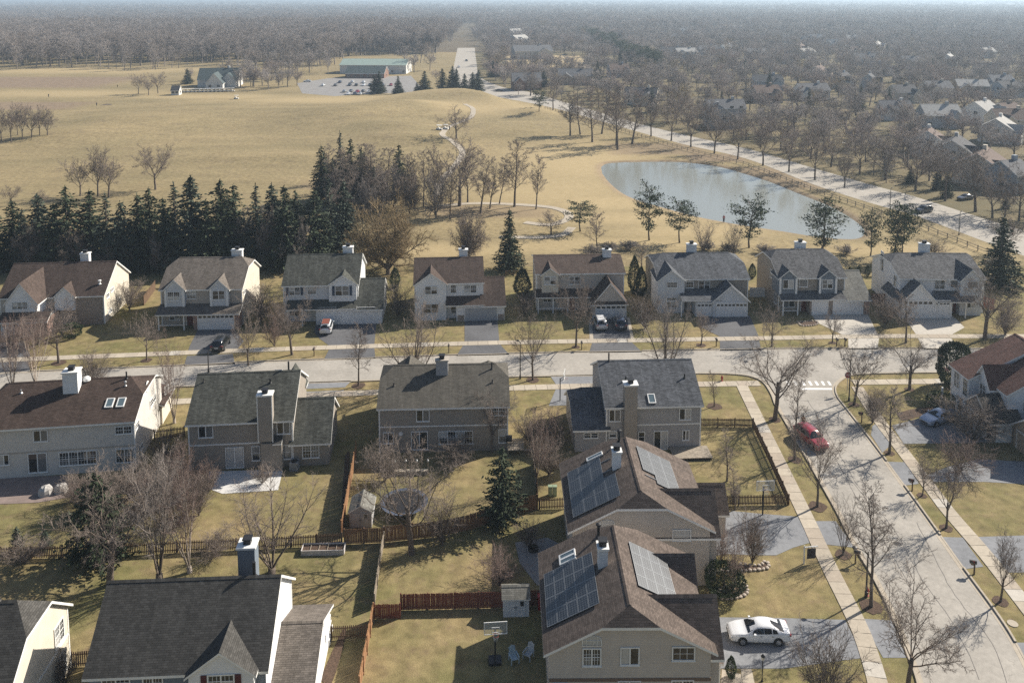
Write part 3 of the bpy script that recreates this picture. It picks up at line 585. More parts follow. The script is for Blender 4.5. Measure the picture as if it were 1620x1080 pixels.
def slabmesh(n, mat):
    m = MB(); e = .018; L, W = .75 - .02, .75
    m.box(-L, L, -W, W, -.03, .0); return m.mesh(n, [mat])
SLAB = [slabmesh('slab', CONCRETE), slabmesh('slab', pavemat('concrete slab b', (.45, .395, .315), .06)), slabmesh('slab', pavemat('concrete slab c', (.38, .325, .26), .06)), slabmesh('slab', CONCRETE_N)]
JOINT = M('slab joint', (.16, .14, .11), .95, .2)
_rs = random.Random(3)
def sidewalk(P):
    P = resample(P, 1.5); m = MB(); a, b = offset(P, .75), offset(P, -.75)
    for i in range(len(P) - 1): m.face([(q.x, q.y, .024) for q in (b[i], b[i + 1], a[i + 1], a[i])])
    o = m.build('sidewalk', JOINT); o['kind'] = 'structure'; run = 0
    for i in range(len(P) - 1):
        c = (P[i] + P[i + 1]) / 2; d = P[i + 1] - P[i]
        r = _rs.random(); k = 0 if r < .5 else 1 if r < .75 else 2 if r < .93 else 3
        link('slab', SLAB[k], o, (c.x, c.y, .052 + _rs.uniform(-.005, .005)), (_rs.uniform(-.004, .004), 0, math.atan2(d.y, d.x)), (d.length / 1.5, 1, 1))
sidewalk(smooth(px((-60, 572.5), (48, 568), (223, 561), (410, 553.5), (734, 543.5), (1000, 538.5), (1200, 535.3), (1381, 532), (1500, 532), (1640, 532)), 4))
sidewalk(smooth(px((-60, 652), (120, 643), (285, 635), (505, 624.5), (700, 617), (920, 611), (1110, 607.8), (1202, 606.5)), 4))
sidewalk(smooth(px((1174, 610.6), (1270.5, 808), (1290, 850), (1316, 905), (1347, 966), (1364, 1003), (1380, 1050), (1391, 1090), (1402, 1150)), 4))
sidewalk(smooth(px((1349, 605), (1420, 604), (1500, 603.5)), 4))
sidewalk(smooth(px((1356, 612), (1374, 640), (1394, 670), (1430, 716), (1480, 782), (1503, 812), (1560, 878), (1632, 970), (1700, 1060)), 4))
# crossing bars and stop line
bars = MB()
for x in (1246, 1258, 1270, 1281, 1291, 1301, 1311): bars.face([(q.x, q.y, .018) for q in px((x - 3, 603), (x + 1, 603), (x + 5, 609.5), (x + 1, 609.5))])
o = bars.build('crossing_marking', WHITE_LINE); o['kind'] = 'structure'
sheet('stop_line', px((1267, 613.6), (1316, 613.8), (1317, 616.6), (1266.5, 616.4)), .018, WHITE_LINE)
crack = MB(); CRK = M('crack sealant', (.13, .12, .11), .8, .2)
_rc = random.Random(8)
for pts in (((1278, 633), (1299, 668), (1330, 722), (1352, 760), (1383, 800), (1414, 836), (1460, 918), (1497, 968), (1530, 1030), (1548, 1075)), ((1266, 640), (1300, 690), (1331, 742), (1365, 806), (1405, 868), (1440, 925)), ((1450, 826), (1480, 885), (1510, 940), (1561, 1005), (1582, 1045), (1592, 1080)), ((1240, 633), (1280, 634)), ((1330, 742), (1355, 770), (1400, 830))):
    P = resample(smooth(px(*pts), 3), .8); P = [p + Vector((_rc.uniform(-.06, .06), _rc.uniform(-.05, .05), 0)) for p in P]
    a, b = offset(P, .03), offset(P, -.03)
    for i in range(len(P) - 1): crack.face([(q.x, q.y, .0165) for q in (b[i], b[i + 1], a[i + 1], a[i])])
o = crack.build('road_crack', CRK); o['kind'] = 'stuff'
# far road beside the golf course
sheet('road', FL + FR[::-1], .012, ROAD_FAR)
# far cart paths and the club car park
def path(name, pts, w, mat, z=.03, golf=True):
    P = [gp(x, y) for x, y in pts]; P = resample(smooth(P, 4), 2.0); a, b = offset(P, w / 2), offset(P, -w / 2); m = MB()
    for i in range(len(P) - 1): m.face([(q.x, q.y, golf_z(q.x, q.y) + z + .06) for q in (b[i], b[i + 1], a[i + 1], a[i])])
    o = m.build(name, mat); o['kind'] = 'structure'
path('cart_path', [(735, 165), (748, 172), (745, 186), (722, 196), (705, 205), (700, 214), (716, 224), (732, 240), (722, 260), (700, 285), (690, 310)], 2.2, CONCRETE)
path('cart_path', [(690, 326), (760, 322), (850, 326), (890, 333), (900, 345), (870, 356), (830, 352)], 2.2, CONCRETE)
path('cart_path', [(790, 375), (850, 376), (890, 372), (905, 360)], 2.0, CONCRETE)
sheet('car_park', px((470, 132), (520, 124), (650, 120), (668, 140), (640, 153), (560, 155), (478, 148)), .02, pavemat('car park asphalt', (.25, .24, .23), .1))
sheet('hollow_shade', px((158, 167), (168, 164.5), (178, 165), (172, 169), (160, 169)), .05, M('shadowed hollow', (.11, .085, .06), .95, .3, 1))  # flat dark sheet, the shade of a hollow painted in its colour
# ------------------------------------------------------------------ houses
def gable_roof(mb, a0, a1, b0, b1, ze, zr, oe, orr, c0, c1, t, mf, ms=0, mt=1, ci=1.25):
    """gable roof (ridge along a) with optional clipped ends; sheets with thickness, white edges"""
    bm = (b0 + b1) / 2; half = (b1 - b0) / 2; m = (zr - ze) / half; B0, B1 = b0 - oe, b1 + oe; zB = ze - oe * m; A0, A1 = a0 - orr, a1 + orr
    sl = math.hypot(1, m); ids = []
    def end(A, c, sg):
        if c <= 0: return (A, bm, zr), None, None
        hb = c * half; zc = zr - hb * m; return (A - sg * hb / ci, bm, zr), (A, bm - hb, zc), (A, bm + hb, zc)
    r0, p0, q0 = end(A0, c0, -1); r1, p1, q1 = end(A1, c1, 1)
    f = [(A0, B0, zB), (A1, B0, zB)] + ([p1] if p1 else []) + [r1, r0] + ([p0] if p0 else [])
    g = [(A1, B1, zB), (A0, B1, zB)] + ([q0] if q0 else []) + [r0, r1] + ([q1] if q1 else [])
    def put(poly, m_, uvf, dz=0, rev=False):
        P = [mf(*(x, y, z - dz)) for x, y, z in poly]; U = [uvf(p) for p in poly]
        n = (Vector(P[1]) - Vector(P[0])).cross(Vector(P[2]) - Vector(P[1]))
        if (n.z < 0) != rev: P, U = P[::-1], U[::-1]
        mb.face(P, m_, U)
    uf = lambda p: (p[0], (p[1] - B0) * sl); ug = lambda p: (p[0] + .2, (B1 - p[1]) * sl)
    put(f, ms, uf); put(g, ms, ug); put(f, mt, uf, t, True); put(g, mt, ug, t, True)
    for p, q, r in ((p0, q0, r0), (p1, q1, r1)):
        if p: put([p, q, r], ms, lambda k: (k[1], k[0] * 1.3)); put([p, q, r], mt, lambda k: (0, 0), t, True)
    w_ = .17
    for sg in (-1, 1): P = [mf(r0[0], bm, zr + .045), mf(r1[0], bm, zr + .045), mf(r1[0], bm + sg * w_, zr - w_ * m + .04), mf(r0[0], bm + sg * w_, zr - w_ * m + .04)]; mb.face(P, ms, [(0, .07), (r1[0] - r0[0], .07), (r1[0] - r0[0], .09), (0, .09)])
    loop = [(A0, B0, zB), (A1, B0, zB)] + ([p1, q1] if p1 else [r1]) + [(A1, B1, zB), (A0, B1, zB)] + ([q0, p0] if p0 else [r0])
    for i in range(len(loop)):
        p, q = loop[i], loop[(i + 1) % len(loop)]; mb.face([mf(*p), mf(*q), mf(q[0], q[1], q[2] - t), mf(p[0], p[1], p[2] - t)], mt)
def gable_walls(mb, a0, a1, b0, b1, z0, ze, zr, c0, c1, mf, m=0):
    bm = (b0 + b1) / 2; half = (b1 - b0) / 2; sl = (zr - ze) / half; d = .10; ze -= d; zr -= d
    for a, c in ((a0, c0), (a1, c1)):
        if c > 0: hb = c * half * 1.06; top = [(a, bm + hb, zr - hb * sl - .05), (a, bm - hb, zr - hb * sl - .05)]
        else: top = [(a, bm, zr)]
        mb.face([mf(*p) for p in [(a, b0, z0), (a, b1, z0), (a, b1, ze)] + top + [(a, b0, ze)]], m)
    for b in (b0, b1): mb.face([mf(a0, b, z0), mf(a1, b, z0), mf(a1, b, ze), mf(a0, b, ze)], m)
UU = lambda a, b, z: (a, b, z)
VV = lambda a, b, z: (b, a, z)
WCACHE = {}
def winmesh(w, h, cols, style):
    """frame lying in x (right), y (up), z (out); panes are returned separately"""
    w, h = round(w, 2), round(h, 2); key = (w, h, cols, style)
    if key in WCACHE: return WCACHE[key]
    fr = MB(); t = .085; panes = []
    fr.box(-w / 2 - t, w / 2 + t, -t, 0, 0, .07); fr.box(-w / 2 - t, w / 2 + t, h, h + t, 0, .06); fr.box(-w / 2 - t, -w / 2, 0, h, 0, .06); fr.box(w / 2, w / 2 + t, 0, h, 0, .06)
    fr.box(-w / 2 - t * 1.5, w / 2 + t * 1.5, -t * 1.5, -t, 0, .10)
    cw = w / cols
    for i in range(cols):
        x0 = -w / 2 + i * cw
        if i: fr.box(x0 - .05, x0 + .05, 0, h, 0, .055)
        sash = style in ('hung', 'grid', 'gridhung')
        ys = [(0.03, h / 2 - .025), (h / 2 + .025, h - .03)] if sash and style != 'grid' else [(.03, h - .03)]
        if style in ('hung', 'gridhung'): fr.box(x0 + .05, x0 + cw - .05, h / 2 - .025, h / 2 + .025, 0, .05)
        for k, (a, b) in enumerate(ys):
            p = MB(); p.box(-cw / 2 + .04, cw / 2 - .04, 0, b - a, 0, .022); panes.append((p.mesh('pane', [GLASS]), x0 + cw / 2, a, k))
        if style in ('grid', 'gridhung'):
            for k in range(1, 3): fr.box(x0 + cw * k / 3 - .014, x0 + cw * k / 3 + .014, .03, h - .03, .02, .036)
            n = max(2, round(h / .42))
            for k in range(1, n): fr.box(x0 + .05, x0 + cw - .05, h * k / n - .014, h * k / n + .014, .02, .034)
    WCACHE[key] = (fr.mesh('window', [WHITE]), panes); return WCACHE[key]
PCACHE = {}
def pane_var(me, mat):
    k = (me.name, mat.name)
    if k not in PCACHE: c = me.copy(); c.materials[0] = mat; PCACHE[k] = c
    return PCACHE[k]
_rw = random.Random(17)
class House:
    def __init__(s, name, label, bl, br, depth, wall, roof, cat='house', group=None, trim=None):
        A, B = (bl, br) if isinstance(bl, Vector) else (G(*bl), G(*br)); s.A = A; s.w = (B - A).length; s.ang = math.atan2(B.y - A.y, B.x - A.x); s.d = depth
        s.wall, s.roof, s.trim = wall, roof, trim or WHITE
        s.root = empty(name, A, s.ang, label, cat, group); s.U = Vector((math.cos(s.ang), math.sin(s.ang), 0)); s.V = Vector((-s.U.y, s.U.x, 0))
    def P(s, x, y, v=0.0):                        # picture pixel on the vertical plane v -> (u, z)
        d = ray(x, y); o = Vector((0, 0, HGT)); q = s.A + s.V * v; t = (q - o).dot(s.V) / d.dot(s.V); r = o + d * t
        return (r - s.A).dot(s.U), r.z
    def S(s, x, y, u):                            # picture pixel on the side plane u -> (v, z)
        d = ray(x, y); o = Vector((0, 0, HGT)); q = s.A + s.U * u; t = (q - o).dot(s.U) / d.dot(s.U); r = o + d * t
        return (r - s.A).dot(s.V), r.z
    def Gp(s, x, y, z=0.0):                       # picture pixel on the level z -> (u, v)
        r = G(x, y, z) - s.A; return r.dot(s.U), r.dot(s.V)
    def block(s, u0, u1, v0, v1, ze, zr, axis='u', c0=0, c1=0, z0=0, oe=.38, orr=.28, wall=None, roof=None, wn='wall', rn='roof', t=.2, ci=1.25):
        wl = MB(); rf = MB(); wm = wall or s.wall; rm = roof or s.roof
        if axis == 'u': a = (u0, u1, v0, v1); f = UU
        else: a = (v0, v1, u0, u1); f = VV
        gable_walls(wl, *a, z0, ze, zr, c0, c1, f); gable_roof(rf, *a, ze, zr, oe, orr, c0, c1, t, f, ci=ci)
        wo_ = wl.build(wn, wm, s.root); ro = rf.build(rn, [rm, s.trim], s.root); s.last = (a, ze, zr, axis); return wo_, ro
    def shed(s, u0, u1, v0, z0, v1, z1, name='porch_roof', roof=None, t=.16, ov=.2):
        """lean-to roof rising from (v0, z0) to (v1, z1)"""
        m = MB(); k = math.hypot(v1 - v0, z1 - z0); u0 -= ov; u1 += ov
        m.face([(u0, v0, z0), (u1, v0, z0), (u1, v1, z1), (u0, v1, z1)], 0, [(u0, 0), (u1, 0), (u1, k), (u0, k)])
        m.face([(u0, v0, z0 - t), (u0, v1, z1 - t), (u1, v1, z1 - t), (u1, v0, z0 - t)], 1)
        m.face([(u0, v0, z0), (u0, v0, z0 - t), (u1, v0, z0 - t), (u1, v0, z0)], 1)
        for u in (u0, u1): m.face([(u, v0, z0), (u, v1, z1), (u, v1, z1 - t), (u, v0, z0 - t)], 1)
        return m.build(name, [roof or s.roof, s.trim], s.root)
    def box(s, name, u0, u1, v0, v1, z0, z1, mat=None, parent=None, label=None):
        m = MB(); m.box(u0, u1, v0, v1, z0, z1); o = m.build(name, mat or s.trim, parent or s.root)
        if label: o['label'] = label
        return o
    def frame(s, side, k):                        # matrix of a wall face: x right, y up, z out of the wall
        if side == 'f': return lambda u, z: Matrix(((1, 0, 0, u), (0, 0, -1, k - .012), (0, 1, 0, z), (0, 0, 0, 1)))
        if side == 'b': return lambda u, z: Matrix(((-1, 0, 0, u), (0, 0, 1, k + .012), (0, 1, 0, z), (0, 0, 0, 1)))
        if side == 'r': return lambda v, z: Matrix(((0, 0, 1, k + .012), (1, 0, 0, v), (0, 1, 0, z), (0, 0, 0, 1)))
        return lambda v, z: Matrix(((0, 0, -1, k - .012), (-1, 0, 0, v), (0, 1, 0, z), (0, 0, 0, 1)))
    def win(s, side, k, c, z, w, h, cols=2, style='slide', name='window', shut=None, label=None):
        fm, panes = winmesh(max(w, .4), max(h, .4), cols, style); o = link(name, fm, s.root, mat4=s.frame(side, k)(c, z))
        if label: o['label'] = label
        curtain = _rw.random()
        for me, x, y, kk in panes:
            r = _rw.random(); mt = GLASS
            if style == 'slide': mt = (GLASS if (x < 0) == (curtain < .7) else GLASS2) if r < .8 else BLIND
            else: mt = GLASS if r < .55 else GLASS2 if r < .85 else BLIND
            link('pane', pane_var(me, mt), o, (x, y, 0))
        if shut:
            for sg in (-1, 1):
                m = MB(); m.box(-.2, .2, -.05, h + .05, 0, .05)
                for q in range(7): m.box(-.15, .15, h * (q + .2) / 7, h * (q + .75) / 7, .05, .065)
                m.build('shutter', shut, s.root, mat4=s.frame(side, k)(c + sg * (w / 2 + .32), z))
        return o
    def wpx(s, x0, y0, x1, y1, v=0.0, cols=2, style='slide', side='f', **kw):   # window on the front plane v from its picture box
        ua, zb = s.P(x0, y1, v); ub, za = s.P(x1, y0, v)
        return s.win('f', v, (ua + ub) / 2, zb + .08, (ub - ua) - .17, (za - zb) - .17, cols, style, **kw)
    def spx(s, x0, y0, x1, y1, u, side='r', cols=2, style='hung', **kw):
        va, zb = s.S(x0, y1, u); vb, za = s.S(x1, y0, u)
        return s.win(side, u, (va + vb) / 2, zb, abs(vb - va), abs(za - zb), cols, style, **kw)
    def garage(s, x0, y0, x1, y1, v=0.0, windows=True, arch=False, col=None):
        ua, zb = s.P(x0, y1, v); ub, za = s.P(x1, y0, v); s.garage_m('f', v, (ua + ub) / 2, ub - ua, max(za, 2.0), windows, col)
    def garage_m(s, side, k, c, w, h, windows=True, col=None):
        m = MB(); m.box(-w / 2, w / 2, 0, h, 0, .02); rows = 4; n = max(2, int(w / .62)) if w > 3 else 4
        for r_ in range(rows):
            for q in range(n):
                if windows and r_ == rows - 1: continue
                x0 = -w / 2 + (q + .1) * w / n; m.box(x0, x0 + w / n * .8, h * (r_ + .12) / rows, h * (r_ + .88) / rows, .02, .034)
        m2 = s.frame(side, k)(c, 0); o = m.build('garage_door', col or GARAGE, s.root, mat4=m2)
        f = MB(); f.box(-w / 2 - .12, -w / 2 - .002, 0, h + .12, 0, .06); f.box(w / 2 + .002, w / 2 + .12, 0, h + .12, 0, .06); f.box(-w / 2 - .002, w / 2 + .002, h + .002, h + .14, 0, .065); f.build('door_frame', s.trim, o)
        if windows:
            nn = max(2, n // 2 * 2)
            for q in range(nn):
                x0 = -w / 2 + (q + .14) * w / nn; p = MB(); p.box(x0, x0 + w / nn * .72, h * .80, h * .94, .02, .03); p.build('pane', GLASS, o)
    def door(s, side, k, c, w=.95, h=2.1, mat=None, z=0.0):
        m = MB(); m.box(-w / 2, w / 2, 0, h, 0, .03)
        for a, b in ((.12, .45), (.52, .92)):
            for q in (-1, 1): m.box(q * w * .24 - w * .15, q * w * .24 + w * .15, h * a, h * b, .03, .045)
        o = m.build('door', mat or DOORRED, s.root, mat4=s.frame(side, k)(c, z)); f = MB(); f.box(-w / 2 - .12, -w / 2, 0, h + .12, 0, .06); f.box(w / 2, w / 2 + .12, 0, h + .12, 0, .06); f.box(-w / 2, w / 2, h, h + .12, 0, .06); f.build('door_frame', s.trim, o)
    def patio(s, x0, y0, x1, y1, v=0.0): s.wpx(x0, y0, x1, y1, v, 2, 'slide', name='patio_door')
    def chimney(s, u0, u1, v0, v1, z0, z1, mat=None, flue=True, capm=None):
        o = s.box('chimney', u0, u1, v0, v1, z0, z1, mat or s.wall); e = .1
        s.box('cap', u0 - e, u1 + e, v0 - e, v1 + e, z1, z1 + .16, capm or s.trim, o)
        for (a, b) in ((u0, v0), (u1, v0), (u0, v1), (u1, v1)): pass
        if flue:
            cu, cv = (u0 + u1) / 2, (v0 + v1) / 2; m = MB(); m.box(cu - .28, cu + .28, cv - .28, cv + .28, z1 + .16, z1 + .5); m.box(cu - .36, cu + .36, cv - .36, cv + .36, z1 + .56, z1 + .63); m.box(cu - .2, cu + .2, cv - .2, cv + .2, z1 + .5, z1 + .56); m.build('flue', BLACK, o)
        return o
    def roofz(s, u, v):                           # height of the last gable block's roof
        (a0, a1, b0, b1), ze, zr, ax = s.last; b = v if ax == 'u' else u; bm = (b0 + b1) / 2; return zr - abs(b - bm) * (zr - ze) / ((b1 - b0) / 2)
    def vent(s, u, v, h=.5, r=.06, mat=None, cap=False):
        z = s.roofz(u, v); m = MB(); m.tube([(u, v, z - .1), (u, v, z + h)], r, 8)
        if cap: m.lathe([(r * 1.9, h), (r * 1.9, h + .12), (.02, h + .2)], 8, 0, (u, v, z))
        m.lathe([(r * 2, 0), (r * 1.2, .1)], 8, 0, (u, v, z)); return m.build('vent_pipe', mat or DARKMETAL, s.root)
    def skylight(s, u, v, w=.6, l=1.1):
        (a0, a1, b0, b1), ze, zr, ax = s.last; m_ = (zr - ze) / ((b1 - b0) / 2); bm = (b0 + b1) / 2; b = v if ax == 'u' else u; sg = 1 if b < bm else -1
        th = math.atan(m_) * sg; z = s.roofz(u, v)
        mt = Matrix.Translation((u, v, z)) @ (Matrix.Rotation(th, 4, 'X') if ax == 'u' else Matrix.Rotation(-th, 4, 'Y'))
        if ax == 'v': w, l = l, w
        f = MB()
        for q in (-1, 1): f.box(q * w / 2 - .05, q * w / 2 + .05, -l / 2 - .05, l / 2 + .05, -.05, .14); f.box(-w / 2 + .05, w / 2 - .05, q * l / 2 - .05, q * l / 2 + .05, -.05, .138)
        o = f.build('skylight', WHITE, s.root, mat4=mt); g = MB(); g.box(-w / 2 + .05, w / 2 - .05, -l / 2 + .05, l / 2 - .05, .04, .11); g.build('pane', SKYGL, o)
    def solar(s, side, a0, a1, t0, t1, na, nt, skip=(), label=None, mat=None):
        """panels on a ridge-along-v roof; a along v, t = distance down from the ridge; side +1 right, -1 left"""
        (v0, v1, u0, u1), ze, zr, ax = s.last; um = (u0 + u1) / 2; m_ = (zr - ze) / ((u1 - u0) / 2); th = math.atan(m_)
        mt = Matrix.Translation((um, 0, zr)) @ (Matrix.Rotation(th, 4, 'Y') if side > 0 else Matrix.Rotation(math.pi, 4, 'Z') @ Matrix.Rotation(th, 4, 'Y'))
        W, H = (t1 - t0) / nt, (a1 - a0) / na
        key = ('sol', round(W, 2), round(H, 2))
        if key not in WCACHE:
            p = MB(); p.box(-W / 2 + .012, W / 2 - .012, -H / 2 + .012, H / 2 - .012, .09, .125, 0, None, 1)
            for q in (-1, 1): p.box(q * (W / 2 - .03) - .018, q * (W / 2 - .03) + .018, -H / 2 + .012, H / 2 - .012, .125, .132, 0); p.box(-W / 2 + .05, W / 2 - .05, q * (H / 2 - .03) - .018, q * (H / 2 - .03) + .018, .125, .132, 0)
            me = p.mesh('solar_panel', [ALU, SOLAR]); WCACHE[key] = me
        for i in range(na):
            for j in range(nt):
                if (i, j) in skip: continue
                x = t0 + (j + .5) * W; y = a0 + (i + .5) * H
                if side < 0: y = -y
                link('solar_panel', WCACHE[key], s.root, mat4=mt @ Matrix.Translation((x, y, 0)))
        r = MB()
        for j in range(nt + 1): pass
        for k in range(na * 1):
            y = a0 + (k + .5) * H; y = -y if side < 0 else y; r.box(t0 + .1, t1 - .1, y - .03, y + .03, .0, .088)
        r.build('panel_rail', ALU, s.root, mat4=mt)
def solarmat():
    m, t, b, N, L = newmat('solar cells'); b.inputs['Roughness'].default_value = .38; b.inputs['Specular IOR Level'].default_value = .9
    tc = N('ShaderNodeTexCoord'); br = N('ShaderNodeTexBrick'); br.offset = 0; br.inputs['Scale'].default_value = 1; br.inputs['Brick Width'].default_value = .22; br.inputs['Row Height'].default_value = .22; br.inputs['Mortar Size'].default_value = .008
    br.inputs['Color1'].default_value = (.010, .012, .017, 1); br.inputs['Color2'].default_value = (.014, .017, .023, 1); br.inputs['Mortar'].default_value = (.16, .17, .18, 1)
    L(tc.outputs['Object'], br.inputs['Vector']); L(br.outputs['Color'], b.inputs['Base Color']); return m
SOLAR = solarmat(); ALU = M('aluminium frame', (.24, .25, .26), .4, .05, metal=.4)
GARAGE = M('white garage door', (.68, .68, .67), .55, .05, 1); DOORRED = M('dark red door', (.13, .03, .025), .5, .1); DOORW = M('white door', (.62, .62, .6), .5, .05)
NAVY = M('dark blue shutters', (.04, .06, .10), .6, .1); MAROON = M('dark red shutters', (.09, .018, .022), .6, .1)
S_BROWN = shingle('brown shingles', (.080, .060, .051)); S_OLIVE = shingle('grey olive shingles', (.10, .092, .078), .18, .22); S_DKBROWN = shingle('dark brown shingles', (.068, .049, .041)); S_TAUPE = shingle('taupe shingles', (.15, .13, .112)); S_GREEN = shingle('grey green shingles', (.078, .080, .070), .3, .35)
S_GREY = shingle('grey shingles', (.115, .115, .118), .35, .25); S_DARK = shingle('charcoal shingles', (.070, .067, .062)); S_BLUE = shingle('blue grey shingles', (.10, .105, .115), .3, .3); S_RED = shingle('reddish brown shingles', (.13, .075, .062)); S_WEATH = shingle('weathered brown shingles', (.118, .094, .080), .24, .22); S_LTG = shingle('light grey shingles', (.19, .185, .165))
W_WHITE = siding('white siding', (.72, .72, .715)); W_CREAM = siding('cream siding', (.60, .545, .45)); W_OFF = siding('off white siding', (.56, .535, .495)); W_PALE = siding('pale grey siding', (.57, .585, .60)); W_TAUPE = siding('taupe siding', (.30, .265, .225)); W_GREYB = siding('grey beige siding', (.40, .36, .31)); W_BEIGE = siding('beige siding', (.49, .44, .385)); W_TAN = siding('tan siding', (.42, .33, .235)); W_BLUE = siding('slate blue siding', (.16, .19, .225)); W_STONE = brickmat('stone veneer', (.26, .2, .155)); W_BRICK = brickmat('brick veneer', (.25, .135, .10)); W_GREY = siding('mid grey siding', (.34, .33, .325))
# ------------------------------------------------------------------ the far row: eight houses facing the street
def mainblock(s, ey, ry, x=None, c0=0, c1=0, u0=0, u1=None, v0=0, z0=0, orr=.28):
    x = x or 810; u1 = s.w if u1 is None else u1
    ze = s.P(x, ey, v0 - .38)[1]; zr = s.P(x, ry, v0 + (s.d - v0) / 2)[1]
    m = (zr - ze) / ((s.d - v0) / 2); ze += .38 * m * .5
    s.block(u0, u1, v0, s.d, ze, zr, 'u', c0, c1, z0, orr=orr); s.main = (ze, zr, v0, s.d); s.mlast = s.last
    print(s.root.name, 'w %.1f ze %.2f zr %.2f ang %.1f Y %.1f' % (s.w, ze, zr, math.degrees(s.ang), s.A.y)); return ze, zr
def fgable(s, xl, xr, xp, py, v0=-.3, z0=0, wall=None, roof=None, ey=None, c=0, back=None):
    """front gable with its ridge running back into the main roof; picture columns of its eaves and its peak row"""
    ze, zr, mv, d = s.main; m = (zr - ze) / ((d - mv) / 2)
    u0 = s.P(xl, py, v0)[0]; u1 = s.P(xr, py, v0)[0]; zg = s.P(xp, py, v0)[1]; e = ze if ey is None else s.P(xp, ey, v0)[1]
    zg = min(zg, zr - .1) if ey is None else zg
    ve = back if back is not None else mv + (zg - ze) / m + .4
    s.block(u0 + .25, u1 - .25, v0, ve, e, zg, 'v', c, 0, z0, oe=.25, orr=.2, wall=wall, roof=roof, wn='gable_wall', rn='gable_roof', t=.16); s.last = s.mlast
    return u0 + .25, u1 - .25, e, zg
def pilasters(s, us, z0, z1, v):
    for u in us: s.box('pilaster', u - .17, u + .17, v - .08, v + .0, z0, z1)
def corner(s, z1, us=None, v=0.0):
    for u in (us or (0, s.w)): s.box('corner_board', u - .08, u + .08, v - .025, v + .1, 0, z1)
def posts(s, us, v, z1, r=.09):
    for u in us: s.box('porch_post', u - r, u + r, v - r, v + r, 0, z1)
SR = 'houses along the far side of the street'
def sunlit_endwall(s, ze, zr, c, mat, u=None):            # skin just proud of the right gable, sunlight painted in as paler siding
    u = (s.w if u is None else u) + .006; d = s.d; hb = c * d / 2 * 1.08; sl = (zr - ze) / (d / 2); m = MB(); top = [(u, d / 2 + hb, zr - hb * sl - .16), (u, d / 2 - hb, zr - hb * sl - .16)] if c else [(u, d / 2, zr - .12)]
    m.face([(u, 0, 0), (u, d, 0), (u, d, ze - .12)] + top + [(u, 0, ze - .12)]); o = m.build('end_wall', mat, s.root); o['label'] = 'cream end wall skin with sunlight painted in'

h = House('house', 'brown roofed house with two white front gables, leftmost of the far row', (3, 517), (166, 512), 11, W_BEIGE, S_BROWN, group=SR)
ze, zr = mainblock(h, 468, 414, 120); sunlit_endwall(h, ze, zr, 0, W_CREAM)
fgable(h, 3, 59, 29, 448, -3.2, 2.9, W_WHITE); fgable(h, 82, 119, 99, 454, -.6, 2.6, W_WHITE)
u0 = h.P(6, 500, -3.2)[0]; u1 = h.P(57, 500, -3.2)[0]
h.box('wall', u0 + .1, u1 + 2.2, -4.6, .1, 0, 2.75, W_BRICK); h.shed(u0, u1 + 2.2, -5.0, 2.5, -3.15, 3.5)
h.garage_m('f', -4.6, (u0 + u1) / 2 + .4, 4.9, 2.15, True)
h.wpx(19, 477, 43.5, 490, -3.2, 3, 'gridhung')
h.wpx(126, 473, 151, 480.5, 0, 3, 'grid'); h.wpx(127, 483.5, 152.5, 499, 0, 3, 'gridhung'); h.box('wall', h.P(112, 500)[0], h.P(163, 500)[0], -.12, .02, 0, ze - .5, W_STONE).name = 'stone_facing'
for c in ((171, 487, 176, 497), (175, 454, 179, 462), (186, 470, 190, 478), (168, 463, 172, 472)): h.spx(*c, h.w, 'r', 1, 'hung')
h.chimney(h.w * .63, h.w * .63 + 1.35, h.d * .56, h.d * .56 + .9, 4, zr + 1.0, W_WHITE); h.vent(h.w * .93, 1.6, .5, .14, WHITE, True)
corner(h, ze - .3)

h = House('house', 'grey brown roofed house with twin dormer gables and black car on its drive', (257, 515), (384, 513), 11, W_GREYB, S_TAUPE, group=SR)
ze, zr = mainblock(h, 457, 406.5, 320, .34, .34); sunlit_endwall(h, ze, zr, .34, W_CREAM)
for a, b, p in ((256, 293.5, 274), (328, 363, 345.5)):
    g = fgable(h, a, b, p, 442, -.6, 3.2, W_PALE); pilasters(h, (g[0] + .2, g[1] - .2), 3.2, ze - .1, -.6)
h.wpx(265, 461, 284.5, 476, -.6, 2, 'gridhung'); h.wpx(295, 460, 310, 473, 0, 1, 'gridhung'); h.wpx(336, 459, 355.5, 474, -.6, 2, 'hung')
h.box('wall', h.P(305, 500, -2.2)[0], h.w, -2.0, .1, 0, 2.7, W_BRICK); h.shed(0, h.w, -2.4, 2.62, .05, 3.55)
h.garage(314, 497.5, 369, 519, -2.0, True); posts(h, (.2, h.P(291, 510, -2)[0]), -2.0, 2.5); h.wpx(268, 497, 285, 506.5, 0, 2, 'hung'); h.door('f', 0, h.P(301, 510)[0])
h.box('porch_rail', .2, h.P(291, 510, -2)[0], -2.04, -1.96, .75, .85)
h.chimney(h.w * .75, h.w * .75 + 1.7, h.d * .55, h.d * .55 + .9, 4, zr + .75, W_WHITE); corner(h, ze - .3); h.spx(385, 457, 388, 466, h.w); h.vent(h.w * .85, h.d * .55, .5)

